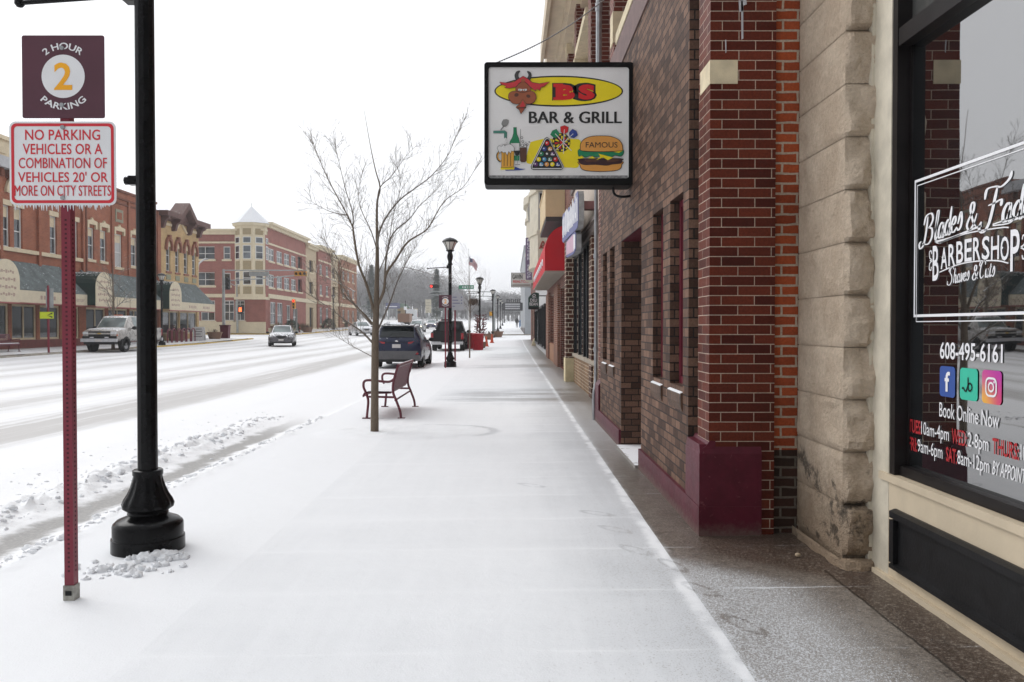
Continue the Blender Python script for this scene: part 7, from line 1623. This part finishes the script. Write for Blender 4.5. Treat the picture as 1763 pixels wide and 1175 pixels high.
# --- signs and canopy closing the street
d=196; x=X(737.5,d); z=rise(d); t=thing('pole_sign','tall beige two panel roadside sign before the far wood','sign',(x,d,z),world=False)
w_=10*d/F; z1,z0=Z(516,d)-z,Z(539,d)-z
for a,b in ((z0,lerp(z0,z1,.53)),(lerp(z0,z1,.57),z1)): MB().box(-w_/2,w_/2,-.15,.15,a,b).build('panel',mat('beige_sign',(.50,.46,.36),.7,0,.06),t)
MB().tube([(-.35,0,-.3),(-.35,0,z0)],.09,6).tube([(.35,0,-.3),(.35,0,z0)],.09,6).build('posts',M_GALV,t)
m=MB()
for k in range(4): m.box(-w_*.32,w_*(.1+.07*k),-.17,-.152,z0+.35+k*.65,z0+.52+k*.65)
m.build('print_lines',mat('beige_sign_print',(.30,.27,.2),.7),t)
d=225; x0_,x1_=X(664,d),X(684,d); z=rise(d); t=thing('fuel_canopy','blue edged flat canopy on posts at the far end of the street','canopy',((x0_+x1_)/2,d,z))
MB().box(x0_,x1_,d,d+6,Z(531,d),Z(522,d)).build('roof',mat('canopy_blue',(.09,.10,.20),.6,snow=.3),t); MB().box(x0_,x1_,d-.05,d-.001,Z(529,d),Z(527.5,d)).build('pale_stripe',M_WHITE,t)
for px in (667,681): MB().box(X(px,d)-.2,X(px,d)+.2,d+2,d+2.4,z-.3,Z(531.1,d)).build('post',M_GALV,t)
d=235; x0_,x1_=X(682,d),X(698,d); t=thing('small_shop','small green and tan building far up the street','building',((x0_+x1_)/2,d,rise(d)))
MB().box(x0_,x1_,d,d+8,rise(d)-.3,Z(530,d)).build('wall',mat('far_tan',(.34,.25,.13),.8),t); m=MB(); m.prism([(x0_-.4,Z(530,d)),(x1_+.4,Z(530,d)),(x1_-.6,Z(523,d)),(x0_+.6,Z(523,d))],'y',d-.5,d+8); m.build('roof',mat('far_green_roof',(.15,.22,.16),.8,snow=.15),t); MB().box(x0_+.4,x0_+1.3,d-.03,d-.001,rise(d)+.3,Z(536,d)).build('window',M_GLD,t)
d=215; x=X(715,d); t=thing('red_sign','small red and cream sign on a post at the far end','sign',(x,d,rise(d)))
MB().box(x-.6,x+.6,d,d+.2,Z(546,d),Z(539,d)).build('red_panel',mat('far_red',(.48,.07,.07),.6),t); MB().box(x-.6,x+.6,d,d+.2,Z(538.6,d),Z(532,d)).build('cream_panel',mat('far_cream',(.56,.46,.28),.6),t); MB().box(x-.1,x+.1,d+.02,d+.15,rise(d)-.3,Z(546.1,d)).build('post',M_GALV,t)
d=185; x=X(698,d); t=thing('notice_sign','dark post with a small white notice beyond the grey car','sign',(x,d,rise(d)))
MB().box(x-.35,x+.35,d,d+.1,Z(534,d),Z(528,d)).build('panel',M_WHITE,t); MB().box(x-.09,x+.09,d+.11,d+.25,rise(d)-.3,Z(518,d)).build('post',M_PLB,t)
d=190; t=thing('rail_fence','low dark rail fence below the beige roadside sign','fence',(X(747,d),d,rise(d)))
for i in range(7): MB().box(X(738,d)+i*.42,X(738,d)+i*.42+.1,d,d+.1,rise(d)-.3,rise(d)+1.4).build('post',M_GALV,t)
for z in (.5,1.0,1.35): MB().box(X(737,d),X(758,d),d+.101,d+.15,rise(d)+z,rise(d)+z+.09).build('rail',M_GALV,t)
# blue collection box and the lone walker
d=142; x=X(897,d); z=zs(x,d); t=thing('mail_box','blue collection box by the grey hall','mail box',(x,d,z+.3)); M_MB=mat('mail_blue',(.05,.15,.34),.5,snow=.3)
m=MB(); m.prism([(x-.32,z+.25),(x+.32,z+.25),(x+.32,z+1.15)]+[(x+.32*math.cos(R(a)),z+1.15+.3*math.sin(R(a))) for a in (30,60,90,120,150)]+[(x-.32,z+1.15)],'y',d,d+.6); m.build('body',M_MB,t); MB().box(x-.2,x+.2,d-.03,d-.001,z+1.0,z+1.12).build('slot_flap',M_PLB,t)
for a in (-.27,.21):
    for b in (.03,.5): MB().box(x+a,x+a+.06,d+b,d+b+.06,z,z+.25).build('leg',M_MB,t)
d=146; x=X(890,d); z=zs(x,d)+.02
t=thing('person','person in a dark hooded jacket walking away along the far pavement','person',(x,d,z),world=False)
def skin(name,verts,edges,rad,mt,par,root=0):
    me=bpy.data.meshes.new(name); me.from_pydata(verts,edges,[]); me.materials.append(mt); o=bpy.data.objects.new(name,me); col.objects.link(o); o.parent=par
    md=o.modifiers.new('s','SKIN'); 
    bm=bmesh.new(); bm.from_mesh(me); lay=bm.verts.layers.skin.verify(); bm.verts.ensure_lookup_table()
    for i,r_ in enumerate(rad): bm.verts[i][lay].radius=(r_,r_); bm.verts[i][lay].use_root=(i==root)
    bm.to_mesh(me); bm.free(); o.modifiers.new('b','SUBSURF').levels=1; o.modifiers['b'].render_levels=1
    return o
V=[(0,0,.92),(0,0,1.15),(0,-.01,1.40),(0,-.01,1.50),(0,.01,1.62),(.0,.02,1.72), (.10,0,.86),(.12,.16,.48),(.12,.05,.07),(.12,.17,.04), (-.10,0,.86),(-.11,-.12,.48),(-.12,-.30,.14),(-.12,-.22,.03), (.20,-.01,1.40),(.27,-.08,1.13),(.25,.04,.90),(.25,.07,.82), (-.20,-.01,1.40),(-.27,.06,1.13),(-.25,.16,.92),(-.25,.19,.84)]
E_=[(0,1),(1,2),(2,3),(3,4),(4,5),(0,6),(6,7),(7,8),(8,9),(0,10),(10,11),(11,12),(12,13),(2,14),(14,15),(15,16),(16,17),(2,18),(18,19),(19,20),(20,21)]
rad=[.15,.14,.14,.06,.095,.085,.10,.075,.05,.045,.10,.075,.05,.045,.075,.06,.05,.045,.075,.06,.05,.045]
M_JK=mat('dark_jacket',(.02,.022,.024),.85,0,.2,4); M_TR=mat('dark_trousers',(.035,.035,.04),.85); M_SK=mat('skin',(.35,.20,.15),.6)
skin('body',V,E_,rad,M_TR,t)
skin('jacket',[(0,0,.84),(0,0,1.10),(0,-.01,1.40),(.20,-.01,1.41),(.27,-.08,1.13),(.25,.03,.93),(-.20,-.01,1.41),(-.27,.06,1.13),(-.25,.15,.95)],[(0,1),(1,2),(2,3),(3,4),(4,5),(2,6),(6,7),(7,8)],[.20,.19,.18,.10,.085,.07,.10,.085,.07],M_JK,t)
skin('hood',[(0,-.02,1.48),(0,-.01,1.60),(0,.0,1.71)],[(0,1),(1,2)],[.10,.125,.10],M_JK,t)
MB().ball((0,.115,1.63),.055,8,0,(1.1,.5,1.3)).build('face',M_SK,t,60)
# ------------------------------------------------------------------ thin winter haze
m=MB(); m.box(-705,705,-125,905,-2.5,40)
hz_=m.build('haze',None); hz_.data.materials.clear()
hm=bpy.data.materials.new('haze'); hm.use_nodes=True; ht=hm.node_tree; ht.nodes.remove(ht.nodes['Principled BSDF'])
pv=ht.nodes.new('ShaderNodeVolumePrincipled'); pv.inputs['Color'].default_value=(.95,.96,.98,1); pv.inputs['Density'].default_value=.0009; pv.inputs['Anisotropy'].default_value=.3
ht.links.new(pv.outputs[0],ht.nodes['Material Output'].inputs['Volume']); hz_.data.materials.append(hm); tag(hz_,'thin pale winter haze over the whole street','haze',None,'stuff')
